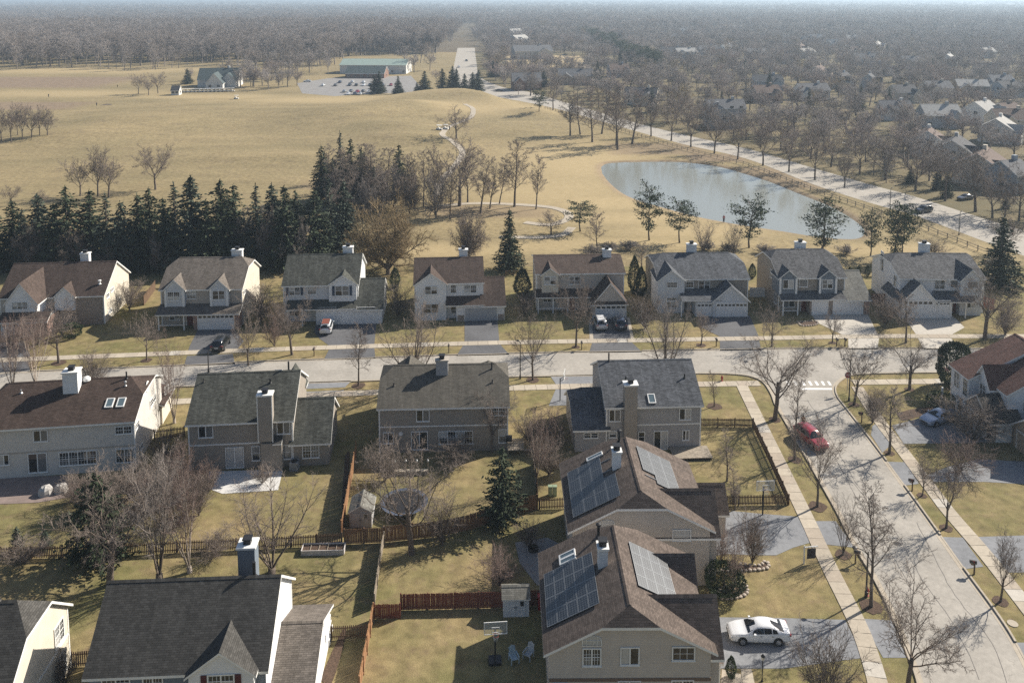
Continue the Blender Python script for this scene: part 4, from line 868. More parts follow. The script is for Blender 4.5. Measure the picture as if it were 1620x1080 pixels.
h = House('house', 'green grey roofed house with blue shuttered white gable and three garage bays', (450, 509), (567, 506.5), 10.5, W_PALE, S_GREEN, group=SR)
ze, zr = mainblock(h, 450.5, 401.5, 510)
fgable(h, 517, 566, 541, 435, -.5, 3.2, W_WHITE)
h.wpx(530, 451.5, 552.5, 468, -.5, 2, 'hung', shut=NAVY); h.wpx(486, 452.5, 500.5, 466, 0, 1, 'gridhung'); h.wpx(457, 454, 475, 467.5, 0, 2, 'gridhung', shut=NAVY)
um = h.P(500, 500, -1.6)[0]; ur = h.P(604, 500, -1.6)[0]
h.box('wall', um, h.w + .1, -1.6, .1, 0, 2.75, W_WHITE); h.shed(.8, h.w - .2, -2.0, 2.68, .05, 3.6)
zw = h.P(585, 437, 3.6)[1]; h.block(h.w - .25, ur, -1.6, 7.2, 2.75, zw, 'u', roof=S_GREEN, wall=W_WHITE, wn='garage_wall', rn='garage_roof'); h.last = h.mlast
h.garage(504, 487, 532, 510, -1.6, False); h.garage(540, 486.5, 593, 510, -1.6, False); h.door('f', 0, h.P(494, 505)[0], mat=DOORW); posts(h, (.9, h.P(478, 500, -2)[0]), -1.8, 2.5)
h.wpx(458, 487, 474, 500, 0, 2, 'hung'); h.chimney(h.w * .74, h.w * .74 + 1.6, h.d * .55, h.d * .55 + .9, 4, zr + .75, W_WHITE); corner(h, ze - .3); h.vent(h.w * .9, h.d * .56, .45)

h = House('house', 'brown roofed white house with single front gable and one wide grey garage door', (657, 504.5), (764, 501.5), 10, W_WHITE, S_BROWN, group=SR)
ze, zr = mainblock(h, 447, 406, 740)
fgable(h, 654, 708, 680.5, 432, -.8, 0, W_WHITE); h.wpx(672, 452, 692, 466, -.8, 2, 'hung'); h.wpx(670, 480, 694, 496, -.8, 2, 'hung')
h.wpx(734, 450.5, 754, 463.7, 0, 2, 'gridhung'); h.wpx(712.5, 450, 722, 464, 0, 1, 'gridhung')
h.shed(h.P(707, 490)[0], h.w, -1.8, 2.7, .05, 3.7); ug = h.P(722, 500, -1.5)[0]; ur = h.P(798, 500, -1.5)[0]
h.box('wall', ug, h.w + .1, -1.5, .1, 0, 2.75, W_WHITE); zw = h.P(780, 434.5, 3.6)[1]
h.block(h.w - .2, ur, -1.5, 7, 2.75, zw, 'u', wn='garage_wall', rn='garage_roof'); h.last = h.mlast
h.garage(736, 486, 786, 506.5, -1.5, False, col=M('grey garage door', (.36, .37, .38), .6, .05))
for a, b in ((724, 734), (788, 797)): h.box('stone_facing', h.P(a, 500, -1.5)[0], h.P(b, 500, -1.5)[0], -1.58, -1.49, 0, 1.0, W_STONE)
h.wpx(713, 484, 722, 496, 0, 1, 'hung'); h.chimney(h.w * .66, h.w * .66 + 1.4, h.d * .55, h.d * .55 + .9, 4, zr + .9, W_WHITE); corner(h, ze - .3)

h = House('house', 'brown roofed cream house with a projecting garage gable, silver and blue cars on its drive', (849, 491), (986, 489), 10, W_BEIGE, S_BROWN, group=SR)
ze, zr = mainblock(h, 432.5, 402.8, 900)
fgable(h, 855, 886, 870, 424, -.7, 2.9, W_CREAM); h.wpx(860.5, 437, 880, 450.5, -.7, 2, 'hung'); h.wpx(900, 437, 918, 450, 0, 2, 'hung')
h.shed(0, h.w * .62, -1.6, 2.75, .05, 3.7); h.wpx(859, 467.5, 879, 478, 0, 3, 'hung'); posts(h, (.15, 2.6, 5.0), -1.4, 2.6); h.door('f', 0, h.P(905, 485)[0]); h.box('porch_rail', .15, 5.0, -1.44, -1.36, .8, .9)
ul, ur = h.P(939, 490, -4.2)[0], h.P(993, 490, -4.2)[0]; zg = h.P(959, 447, -4.2)[1]
h.block(ul, ur - .2, -4.2, 4.5, 2.8, zg, 'v', wall=W_BEIGE, roof=S_BROWN, wn='garage_wall', rn='garage_roof'); h.last = h.mlast
h.shed(ul, ur - .2, -4.75, 2.55, -4.15, 2.95); h.garage(943, 483, 990, 501.5, -4.2, True); h.chimney(h.w * .80, h.w * .80 + 1.4, h.d * .40, h.d * .40 + .9, 4, zr + .9, W_WHITE); corner(h, ze - .3)

h = House('house', 'blue grey roofed house with tall left gable bay and low garage gable on the right', (1041, 491), (1182, 489.5), 11.5, W_TAUPE, S_BLUE, group=SR)
ze, zr = mainblock(h, 441, 399.4, 1100, .42, .45)
fgable(h, 1039, 1086, 1062.5, 427, -1.2, 0, W_PALE); h.wpx(1054.5, 445.5, 1072, 455.5, -1.2, 1, 'grid'); h.wpx(1054, 472, 1071, 475.5, -1.2, 1, 'slide'); h.wpx(1054, 477, 1071, 487, -1.2, 2, 'hung')
h.wpx(1084.5, 445, 1097.5, 455.5, 0, 1, 'grid'); h.wpx(1104.5, 444, 1123.5, 458, 0, 2, 'hung')
h.shed(h.P(1074, 480)[0], h.P(1132, 480)[0], -3.2, 2.8, .05, 3.75); ul, ur = h.P(1128, 490, -3.2)[0], h.P(1186, 490, -3.2)[0]; zg = h.P(1157, 451, -3.2)[1]
h.block(ul, ur - .3, -3.2, 4.0, 2.85, zg, 'v', wall=W_PALE, wn='garage_wall', rn='garage_roof'); h.last = h.mlast
h.box('wall', h.P(1100, 490, -2.9)[0], ul + .1, -2.9, .1, 0, 2.7, W_PALE); h.garage(1102.5, 480, 1126.5, 499, -2.9, True); h.garage(1133, 479.5, 1182, 500, -3.2, True); h.door('f', 0, h.P(1092, 490)[0], mat=DOORW); posts(h, (h.P(1078, 490, -3)[0],), -3.0, 2.6)
h.chimney(h.w * .41, h.w * .41 + 1.6, h.d * .52, h.d * .52 + .9, 4, zr + 1.2, W_PALE); corner(h, ze - .3); h.vent(h.w * .85, h.d * .52, .4)

h = House('house', 'grey roofed house with two dormer gables, red front door and lower side garage wing', (1231, 493), (1334, 492), 11.5, W_TAUPE, S_GREY, group=SR)
ze, zr = mainblock(h, 439, 393.2, 1280, .36, .36)
for a, b, p in ((1231, 1265, 1248), (1294, 1328, 1310.5)):
    g = fgable(h, a, b, p, 427, -.6, 3.0, W_BLUE); pilasters(h, (g[0] + .2, g[1] - .2), 3.0, ze - .1, -.6)
h.wpx(1238, 442, 1256, 456.5, -.6, 2, 'slide'); h.wpx(1263.6, 442, 1278, 454, 0, 1, 'slide'); h.wpx(1300, 441.7, 1318, 456.5, -.6, 2, 'hung')
h.shed(0, h.w * .96, -1.9, 2.65, .05, 3.6); ur = h.P(1375, 490, -1.6)[0]; zw = h.P(1340, 426.5, 3.6)[1]
h.block(h.w - .2, ur, -1.6, 8.5, 2.75, zw, 'u', roof=S_LTG, wall=W_TAUPE, wn='garage_wall', rn='garage_roof'); h.last = h.mlast
h.box('wall', h.P(1281, 490, -1.6)[0], h.w + .1, -1.6, .1, 0, 2.7, W_STONE); h.garage(1284.6, 475, 1309.5, 498.3, -1.6, False); h.garage(1318, 474.5, 1365, 497.3, -1.6, False); h.box('stone_facing', h.P(1366.5, 490, -1.6)[0], ur, -1.66, -1.55, 0, 2.5, W_BRICK)
posts(h, (.2, h.P(1262, 490, -1.7)[0]), -1.7, 2.5); h.wpx(1238, 475, 1258, 486, 0, 2, 'slide'); h.door('f', 0, h.P(1271.5, 488)[0]); h.box('porch_rail', .2, h.P(1262, 490, -1.7)[0], -1.74, -1.66, .75, .85)
h.chimney(h.w * .46, h.w * .46 + 1.7, h.d * .56, h.d * .56 + .9, 4, zr + .7, W_WHITE); corner(h, ze - .3); h.spx(1219, 428, 1222, 437, 0, 'l'); h.spx(1225, 466, 1229, 477, 0, 'l')

h = House('house', 'grey roofed white house with garage gable on its left, last of the far row', (1422, 494), (1554, 495), 11.5, W_WHITE, S_GREY, group=SR)
ze, zr = mainblock(h, 440.6, 400, 1480, .42, .1)
fgable(h, 1519, 1558, 1540.5, 426, -1.2, 0, W_PALE); h.wpx(1530, 445, 1548, 456, -1.2, 1, 'slide'); h.wpx(1529, 474, 1543, 487, -1.2, 2, 'slide')
h.wpx(1478, 443, 1495.5, 457.5, 0, 2, 'gridhung'); h.wpx(1503, 443, 1515.5, 455, 0, 1, 'slide')
h.shed(h.P(1476, 480)[0], h.P(1531, 480)[0], -2.6, 2.75, .05, 3.75); ul, ur = h.P(1424, 490, -2.6)[0], h.P(1483, 490, -2.6)[0]; zg = h.P(1453.5, 448, -2.6)[1]
h.block(ul + .2, ur - .2, -2.6, 4.5, 2.85, zg, 'v', wall=W_WHITE, wn='garage_wall', rn='garage_roof'); h.last = h.mlast
h.box('wall', ur - .3, h.P(1506, 490, -2.4)[0], -2.4, .1, 0, 2.7, W_WHITE); h.garage(1428, 475.5, 1476, 498.3, -2.6, True); h.garage(1479.5, 476, 1503, 498.3, -2.4, True); h.door('f', 0, h.P(1511, 490)[0], mat=DOORRED); posts(h, (h.P(1527, 490, -2.3)[0],), -2.4, 2.6)
h.chimney(h.w * .44, h.w * .44 + 1.6, h.d * .56, h.d * .56 + .9, 4, zr + 1.2, W_WHITE); corner(h, ze - .3)
for c in ((1394, 399, 1398, 407), (1393, 411, 1398, 426), (1414, 437, 1419, 452)): h.spx(*c, 0, 'l')

# ------------------------------------------------------------------ the near row seen from behind
BR = 'houses whose backs face the camera'
h = House('house', 'dark brown roofed house with two skylights, big white chimney and sunlit end wall', (-26, 759), (215, 742), 11, W_OFF, S_DKBROWN, group=BR)
ze, zr = mainblock(h, 672, 600, 110, .3, .46)
for c in ((53, 679, 75.5, 699),): h.wpx(*c, 0, 2, 'slide')
h.wpx(182, 672.5, 209, 687, 0, 2, 'gridhung'); h.wpx(-2, 718, 14.5, 736, 0, 2, 'slide'); h.patio(45.5, 715, 74, 748)
h.wpx(94, 711, 153, 737, 0, 4, 'gridhung'); h.wpx(183.5, 708, 211, 732, 0, 2, 'gridhung')
h.chimney(h.P(99, 610, 3.6)[0], h.P(123, 610, 3.6)[0], 3.6, 4.9, 5, zr + 1.5, W_WHITE)
for x, y in ((206, 604), (34, 628)): u, v = h.Gp(x, y, 7.2); h.vent(u, min(5.2, v), .8 if x > 100 else .4, .09, BLACK if x > 100 else GALV)
u, v = h.Gp(199, 620, 7.0); h.vent(u, v, .4, .08, GALV, True); u, v = h.Gp(138, 612, 7.4); z = h.roofz(u, v); m = MB(); m.lathe([(.42, .0), (.4, .25), (.25, .42), (.02, .48)], 12); m.build('roof_vent', WHITE, h.root, loc=(u, v, z))
for x, y in ((174, 643), (192, 642)): u, v = h.Gp(x, y, 6.4); h.skylight(u, v, .75, 1.15)
for c in ((237.5, 622, 245, 644), (214, 664, 219, 680), (222, 700, 225, 712)): h.spx(*c, h.w, 'r', 2 if c[0] == 237.5 else 1, 'hung')
m = MB(); m.tube([(0, 0, -.02), (0, 0, .04)], .62, 20); m.build('round_vent', WHITE, h.root, mat4=h.frame('r', h.w)(h.d * .5, ze + 1.1)); corner(h, ze - .3, (h.w,))
h.box('band_board', -.02, h.w + .02, -.03, .05, 2.72, 2.86, W_GREYB)
h.block(h.w * .6, h.w + .25, h.d - 1.0, h.d + 3.4, 2.6, 3.9, 'v', wall=W_CREAM, wn='garage_wall', rn='garage_roof')

h = House('house', 'charcoal roofed taupe house with tall brick coloured chimney stack and lower wing on the right', (301, 745), (464, 737), 10.5, W_TAUPE, S_GREEN, group=BR)
ze, zr = mainblock(h, 667, 588, 390)
h.wpx(314, 672.5, 337, 692.5, 0, 2, 'slide'); h.wpx(438, 666, 459, 686.5, 0, 2, 'slide'); h.patio(357.5, 706, 385.5, 740); h.wpx(398.5, 704.5, 411.5, 728.5, 0, 1, 'hung'); h.wpx(448, 702.5, 461.5, 726, 0, 1, 'hung')
ca, cb = h.P(408.8, 700, -.8)[0], h.P(431.7, 700, -.8)[0]; zt = h.P(420, 627, -.8)[1]; h.chimney(ca, cb, -.8, .3, 3.4, zt, W_TAUPE)
la, lb = h.P(413, 720, -.9)[0], h.P(446, 720, -.9)[0]; h.box('chimney_base', la, lb, -.9, .1, 0, 3.2, W_TAUPE); h.shed(cb, lb, -1.0, 3.2, .05, 3.75, 'chimney_shoulder', S_DARK, ov=.02)
for u in (ca, cb): h.box('corner_board', u - .05, u + .05, -.84, -.78, 3.3, zt)
ur = h.P(521, 732, 0)[0]; ue = h.P(494, 697, -.35)[1]; ur_z = h.P(500, 628, 4.0)[1]
h.block(h.w - .15, ur, 0, 8.0, 2.95, max(ur_z, 4.6), 'u', wn='wing_wall', rn='wing_roof'); h.last = h.mlast; print('wing', ue, ur_z)
h.wpx(478.5, 700.5, 505, 724.5, 0, 2, 'gridhung'); u, v = h.Gp(442, 596, 7.6); h.skylight(u, v, .75, 1.2); u, v = h.Gp(457, 596, 7.8); h.vent(u, v, 1.1, .1, BLACK); u, v = h.Gp(323, 620, 7); h.vent(u, v, .5)
u, v = h.Gp(428, 618, 7); h.vent(u, v, .5, .1, BLACK); h.box('band_board', -.02, ca, -.04, .05, 2.85, 3.0); corner(h, ze - .3); h.block(h.w * .78, h.w * .98, h.d - .5, h.d + .5, ze - .5, h.P(449, 576, h.d + .5)[1], 'v', z0=4.5, wn='gable_wall', rn='gable_roof')
m = MB(); m.box(-.45, .45, -.45, .45, 0, .95)
for k in range(6): m.box(-.47, .47, -.47, .47, .12 + k * .13, .16 + k * .13)
m.tube([(0, 0, .95), (0, 0, .99)], .38, 12, 1); p = G(466, 742); o = m.build('air_conditioner', [M('ac grey', (.22, .23, .24), .6, .1), BLACK], None, loc=p); tag(o, 'grey air conditioner box standing by the chimney of the taupe house', 'air conditioner')

h = House('house', 'grey olive roofed house with grey chimney casting a long shadow down its roof', (601, 716), (803, 711.5), 11, W_TAUPE, S_OLIVE, group=BR)
ze, zr = mainblock(h, 644, 575.5, 700, .36, .36)
h.wpx(658.5, 647.5, 679.5, 666.5, 0, 2, 'slide'); h.wpx(777, 642, 800, 657, 0, 2, 'gridhung'); h.wpx(606, 683, 623, 701.5, 0, 2, 'slide'); h.patio(650.5, 681.5, 677, 711); h.wpx(694, 680.5, 748.5, 702.5, 0, 4, 'gridhung'); h.wpx(788.5, 678, 801, 700, 0, 1, 'hung')
h.chimney(h.P(689.5, 580, 3.9)[0], h.P(708.5, 580, 3.9)[0], 3.9, 5.0, 5, zr + 1.0, W_GREY, capm=W_GREYB); h.box('band_board', 0, h.w, -.03, .05, 3.0, 3.14)
for x, y, q in ((778, 581, .8), (623, 596, .4), (779, 592, .4)): u, v = h.Gp(x, y, 7.8); h.vent(u, v, q, .09, BLACK if q > .5 else DARKMETAL)
fz = h.P(636, 563, h.d + 1.2)[1]; h.block(.9, 4.4, h.d - 3, h.d + 1.2, ze - .6, fz, 'v', z0=0, wn='gable_wall', rn='gable_roof'); h.block(h.w - 3.4, h.w - .6, h.d - 2, h.d + .8, ze - .6, h.P(776, 571.5, h.d + .8)[1], 'v', z0=0, wn='gable_wall', rn='gable_roof'); corner(h, ze - .3)
m = MB(); m.tube([(0, 0, -.03), (0, 0, .02)], .24, 16); m.build('wall_clock', WHITE, h.root, mat4=h.frame('f', 0)(h.P(634, 686)[0], h.P(634, 686)[1]))

h = House('house', 'blue grey roofed house with low dark wing on its left and tall taupe chimney', (959, 713), (1107, 709), 11, W_GREY, S_BLUE, group=BR)
ze, zr = mainblock(h, 642, 568, 1040)
h.wpx(963, 647, 982, 666.5, 0, 2, 'slide'); h.wpx(1074, 645, 1093.5, 664, 0, 2, 'slide'); h.wpx(1009, 682, 1020.5, 699, 0, 1, 'hung'); h.patio(1033.5, 680.5, 1057, 711); h.wpx(1079, 679.5, 1090.5, 696, 0, 2, 'slide')
ca, cb = h.P(987.5, 700, -.8)[0], h.P(1007.5, 700, -.8)[0]; zt = h.P(998, 611, -.8)[1]; h.chimney(ca, cb, -.8, .3, 0, zt, W_TAUPE); h.box('band_board', cb, h.w, -.03, .05, 2.95, 3.1)
ul = h.P(909, 716, 0)[0]; uz = h.P(933, 612.5, 4.2)[1]; h.block(ul, .15, 0, 8.4, 2.95, max(4.6, uz), 'u', .4, 0, wn='wing_wall', rn='wing_roof', roof=S_BLUE); h.last = h.mlast; print('wing', uz)
h.wpx(923, 683, 946.5, 693, 0, 2, 'hung'); h.wpx(963, 681, 976, 692, 0, 1, 'hung'); u, v = h.Gp(1031, 618, 6.8); h.skylight(u, v, .75, 1.15)
for x, y, q in ((963, 580, 1.0), (990, 594, .5), (1083, 591, .5)): u, v = h.Gp(x, y, 7.6); h.vent(u, v, q, .09, BLACK)
corner(h, ze - .3)
m = MB(); m.box(0, 4.4, -2.6, -.02, .25, .35); m.box(.1, 4.3, -2.5, -.05, 0, .24, 1); m.build('deck', [WOOD_GR, BLACK], h.root, loc=(h.P(1058, 710)[0], 0, 0))

# ------------------------------------------------------------------ two houses with solar panels, gable ends towards us
def solar_house(label, fl, fr, ybase, depth, front_z, ridge_z, c):
    hh = House('house', label, (fl, ybase), (fr, ybase - 1.5), depth, W_BEIGE, S_WEATH, group='tan houses with solar panels on the roof')
    hh.block(0, hh.w, 0, depth, front_z, ridge_z, 'v', c, .36, oe=.45, orr=.3, ci=2.2); hh.main = (front_z, ridge_z, 0, depth); hh.mlast = hh.last
    print('solar', hh.w, hh.A.y, hh.P(950, 1000)[1]); return hh
s2 = solar_house('tan house with gridded solar panels on both slopes, cut off by the bottom edge', 869, 1122, 1137, 10.6, 5.45, 8.35, .36); h = s2
h.wpx(921, 1024, 951.5, 1052.5, 0, 2, 'gridhung'); h.wpx(981, 1022.5, 1012, 1051, 0, 2, 'slide'); h.wpx(1062.5, 1021.5, 1100, 1044, 0, 1, 'grid'); h.wpx(874, 1078, 898, 1100, 0, 2, 'slide'); h.wpx(977, 1075.5, 1014, 1105, 0, 2, 'gridhung'); h.wpx(1061, 1074, 1098, 1105, 0, 2, 'gridhung')
def arch_window(h, x0, y0, x1, y1):
    ua, zb = h.P(x0, y1); ub, zt = h.P(x1, y0); w = (ub - ua) / 2 - .08; hgt = zt - zb - .1; n = 12
    arc = [(w * math.cos(math.pi * i / n), hgt * (.55 + .45 * math.sin(math.pi * i / n))) for i in range(n + 1)]
    prof = [(w, 0)] + arc + [(-w, 0)]; f = MB()
    out = [(x * 1.09, y * 1.09 - .05) for x, y in prof]
    for i in range(len(prof)):
        j = (i + 1) % len(prof); f.face([(*prof[i], .06), (*prof[j], .06), (*out[j], .06), (*out[i], .06)]); f.face([(*out[i], 0), (*out[j], 0), (*out[j], .06), (*out[i], .06)])
    for k in range(1, 5): x = -w + 2 * w * k / 5; f.box(x - .013, x + .013, 0, hgt * (.55 + .45 * math.sqrt(max(0, 1 - (x / w) ** 2))), .02, .045)
    f.box(-w, w, hgt * .48, hgt * .48 + .026, .02, .044)
    o = f.build('arched_window', WHITE, h.root, mat4=h.frame('f', 0)((ua + ub) / 2, zb + .05)); g = MB(); g.face([(x, y, .015) for x, y in prof]); g.build('pane', BLIND, o)
arch_window(h, 920, 1003.5, 952.5, 1020.5)
h.box('band_board', -.03, h.w + .03, -.04, .05, 2.95, 3.2, M('brown trim', (.16, .11, .08), .7, .1))
h.chimney(h.Gp(949, 905, 8.0)[0], h.Gp(964, 905, 8.0)[0], 5.6, 6.5, 6, 9.1, W_PALE, True)
h.vent(h.w / 2 - 1.3, h.d - 1.2, 1.0, .12, BLACK, True)
h.solar(-1, 2.0, 7.8, 2.2, 6.5, 4, 5); h.solar(1, 3.2, 8.4, 1.1, 4.5, 4, 4)
for v in (8.9, 8.3): h.skylight(h.w * .165, v, .5, 1.35)
h.block(h.w * .6, h.w + .75, .5, 5.1, 4.9, 7.5, 'u', wn='side_wall', rn='side_roof'); h.last = h.mlast
h.block(h.w * .62, h.w + .3, 6.6, 9.8, 4.9, 7.0, 'u', wn='side_wall', rn='side_roof'); h.last = h.mlast
h.shed(h.w + .3, h.w + 1.2, 1.6, 2.9, 5.8, 3.3, 'porch_roof'); posts(h, (h.w + 1.1,), 1.8, 2.7); posts(h, (h.w + 1.1,), 5.6, 2.7)
h.box('wall', h.w - .1, h.w + .68, .6, 5.0, 0, 4.85, W_BEIGE)
s1 = solar_house('tan house with broad dark solar array left and pale array right of its ridge', 905, 1121, 927, 10.6, 5.45, 8.5, .36); h = s1
arch_window(h, 947, 820.7, 973, 834); h.wpx(1063.5, 836.5, 1093.5, 854.5, 0, 1, 'grid'); h.wpx(948, 838, 972, 858, 0, 2, 'gridhung')
h.chimney(h.Gp(969, 735, 8.0)[0], h.Gp(982, 735, 8.0)[0], 5.4, 6.3, 6, 9.3, W_WHITE, True); h.vent(h.w / 2 - .7, h.d - 1.0, 1.1, .12, BLACK, True)
h.solar(-1, 1.2, 8.4, 1.85, 6.55, 4, 4, ((2, 0), (3, 0))); h.solar(1, 3.2, 8.8, .9, 4.6, 4, 3, ((0, 0),)); h.skylight(h.w * .24, 9.0, .45, 1.6)
h.block(h.w * .6, h.w + .7, .3, 4.9, 4.9, 7.5, 'u', wn='side_wall', rn='side_roof'); h.last = h.mlast
h.block(h.w - .5, h.w + 3.2, 6.7, 9.9, 2.9, 4.6, 'u', wn='side_wall', rn='side_roof'); h.last = h.mlast
h.box('wall', h.w - .1, h.w + .62, .4, 4.8, 0, 4.85, W_BEIGE)
# ------------------------------------------------------------------ two houses cut by the lower left edge
h = House('house', 'charcoal roofed blue house with maroon shuttered front gable and white end wall, bottom edge', (146, 1181), (424, 1168), 8.8, W_BLUE, S_DARK, group='houses cut by the bottom edge')
ze, zr = mainblock(h, 1064, 914, 290); fgable(h, 290, 405, 343.5, 1029, -.7, 0, W_WHITE); h.wpx(328.5, 1064.5, 371, 1088, -.7, 2, 'gridhung', shut=MAROON)
for a, b in ((161, 206), (226, 258)): h.wpx(a, 1068, b, 1090, 0, 2, 'gridhung')
vr = h.Gp(465, 983, 4.9)[1]; vb = h.Gp(490, 954, 3.1)[1]; hd = max(4.2, vb - vr); ur = h.P(506, 982, vr)[0]; print('b1 wing', vr, vb, ur - h.w)
h.block(h.w - .2, ur, vr - hd, vr + hd, 2.9, 4.9, 'u', roof=S_TAUPE, wall=W_WHITE, wn='wing_wall', rn='wing_roof'); h.last = h.mlast
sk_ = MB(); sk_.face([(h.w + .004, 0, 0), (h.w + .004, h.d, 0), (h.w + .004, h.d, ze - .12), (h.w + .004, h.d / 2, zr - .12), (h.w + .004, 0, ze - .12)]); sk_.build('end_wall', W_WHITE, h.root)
for c in ((504, 990, 511, 1022), (515, 985, 522, 1012), (520, 1000, 525, 1020)): h.spx(*c, ur, 'r', 2, 'hung')
h.chimney(h.P(377, 880, 8.9)[0], h.P(404, 880, 8.9)[0], 8.7, 9.9, 0, h.P(393, 866, 8.9)[1], W_BLUE); h.vent(h.P(404, 905, 5)[0], 4.7, 1.1, .12, BLACK)
h.box('corner_board', h.w - .05, h.w + .03, h.d - .12, h.d + .03, 0, ze - .3)
c = G(110, 951, 5.4); t_ = R(3.4); Uv, Vv = Vector((math.cos(t_), math.sin(t_), 0)), Vector((-math.sin(t_), math.cos(t_), 0)); fr = Vector((c.x, c.y, 0)) - Vv * 9.4 - Uv * .1
h = House('house', 'dark roofed cream house with clipped sunlit gable, cut off at the lower left corner', fr - Uv * 11, fr, 9.2, W_CREAM, S_DARK, group='houses cut by the bottom edge')
zr = min(9.2, h.P(40, 948, 4.6)[1]); print('b0', zr, h.w); h.block(0, h.w, 0, h.d, 5.4, zr, 'u', .36, .40); h.mlast = h.last
for v, z, w_, hh in ((7.7, 3.4, 1.3, 1.5), (8.0, .7, .9, 1.6), (1.6, .6, 1.5, 1.6), (1.6, 3.3, 1.3, 1.4)): h.win('r', h.w, v, z, w_, hh, 2, 'gridhung')
h.box('band_board', h.w - .02, h.w + .03, 0, h.d, 2.9, 3.06); u = h.w - 3.4; h.vent(u, h.d / 2, 1.0, .14, DARKMETAL, True); h.vent(u + 1.0, h.d / 2, .3, .08); h.box('corner_board', h.w - .05, h.w + .03, h.d - .1, h.d + .03, 0, 5.1)
# ------------------------------------------------------------------ houses right of the side street, their fronts face the street (left)
h = House('house', 'white house with reddish brown roof and stone garage gable at the right edge', (1564, 700), (1750, 697), 15.5, W_WHITE, S_RED, group='houses right of the side street')
uA, vA = h.Gp(1593, 624, 5.5); uB, vB = h.Gp(1531, 599, 5.5); uB2, vB2 = h.Gp(1505, 577, 5.5); vD = h.Gp(1560, 576, 7.0)[1]; print('R1', uA, vA, uB, vB, uB2, vB2, vD)
ur = uA + 6.2; uB = (uB + uB2) / 2 + .3; uA += .3
h.block(uA, 2 * ur - uA, vA + .3, vB + 1, 5.5, 8.9, 'v', oe=.3); h.mlast = h.last
h.block(uB, 2 * ur - uB, vB + .3, vB2 + .3, 5.5, 9.3, 'v', oe=.3); h.block(uA - .9, ur, vA + 2.2, vA + 5.2, 5.4, 7.5, 'u', wn='gable_wall', rn='gable_roof', oe=.25)
h.block(0, uA + 1.0, .0, 5.0, 2.75, 4.75, 'u', wall=W_STONE, roof=S_DARK, wn='garage_wall', rn='garage_roof'); h.garage_m('l', 0, 2.5, 3.9, 2.15, True); h.box('wall', .8, uA + .1, -.03, .4, 0, 2.6, W_WHITE)
h.win('l', uA - .9, (vA + 3.7), 3.6, 1.1, 1.4, 2, 'hung'); h.win('f', vA + .3, uA + 2.6, 3.3, 1.3, 1.3, 2, 'hung')
vm = (vB + vB2) / 2
h.win('l', uB, (vm + .9), 3.1, 1.1, 1.9, 2, 'gridhung'); h.win('l', uB, (vm - 1.0), 2.9, .9, 2.1, 1, 'gridhung'); h.win('l', uB, (vm + .2), .5, 1.4, 1.7, 2, 'hung'); h.box('porch_rail', uB - 1.3, uB - 1.2, vB + .4, vB2, .5, 1.0); h.box('porch_floor', uB - 1.35, uB, vB + .3, vB2 + .2, 0, .45, CONCRETE)
for v in (vB + .5, vB2 - .1): posts(h, (uB - 1.25,), v, 2.6)
h = House('house', 'tan house with white trimmed garage gable at the right edge, below the white one', (1658, 751), (1850, 748), 12, W_TAN, S_DARK, group='houses right of the side street')
h.block(7.0, 18, .6, 8.4, 5.4, 8.4, 'u'); h.block(0, 8, 0, 6.2, 2.7, 5.0, 'u', wn='garage_wall', rn='garage_roof'); h.garage_m('l', 0, 3.1, 4.9, 2.15, False, M('tan garage door', (.36, .29, .215), .6, .05))
m = MB(); m.tube([(0, 0, -.03), (0, 0, .05)], .34, 18); m.build('round_vent', WHITE, h.root, mat4=h.frame('l', 0)(3.1, 3.7))
# ------------------------------------------------------------------ fences
_rf = random.Random(23)
FC = {}
def board_mesh(w, h, t, mat, top):
    k = (w, h, t, mat.name, top)
    if k in FC: return FC[k]
    m = MB(); c = w * .3
    prof = {'flat': [(-w / 2, 0), (w / 2, 0), (w / 2, h), (-w / 2, h)], 'ear': [(-w / 2, 0), (w / 2, 0), (w / 2, h - c), (w / 2 - c, h), (-w / 2 + c, h), (-w / 2, h - c)], 'point': [(-w / 2, 0), (w / 2, 0), (w / 2, h - w * .7), (0, h), (-w / 2, h - w * .7)]}[top]
    m.face([(x, -t / 2, z) for x, z in prof]); m.face([(x, t / 2, z) for x, z in prof[::-1]])
    for i in range(len(prof)):
        p, q = prof[i], prof[(i + 1) % len(prof)]; m.face([(p[0], -t / 2, p[1]), (p[0], t / 2, p[1]), (q[0], t / 2, q[1]), (q[0], -t / 2, q[1])])
    FC[k] = m.mesh('picket' if w < .11 else 'board', [mat]); return FC[k]
def unitbox(mat):
    k = ('ub', mat.name)
    if k not in FC: m = MB(); m.box(-.5, .5, -.5, .5, 0, 1); FC[k] = m.mesh('bar', [mat])
    return FC[k]
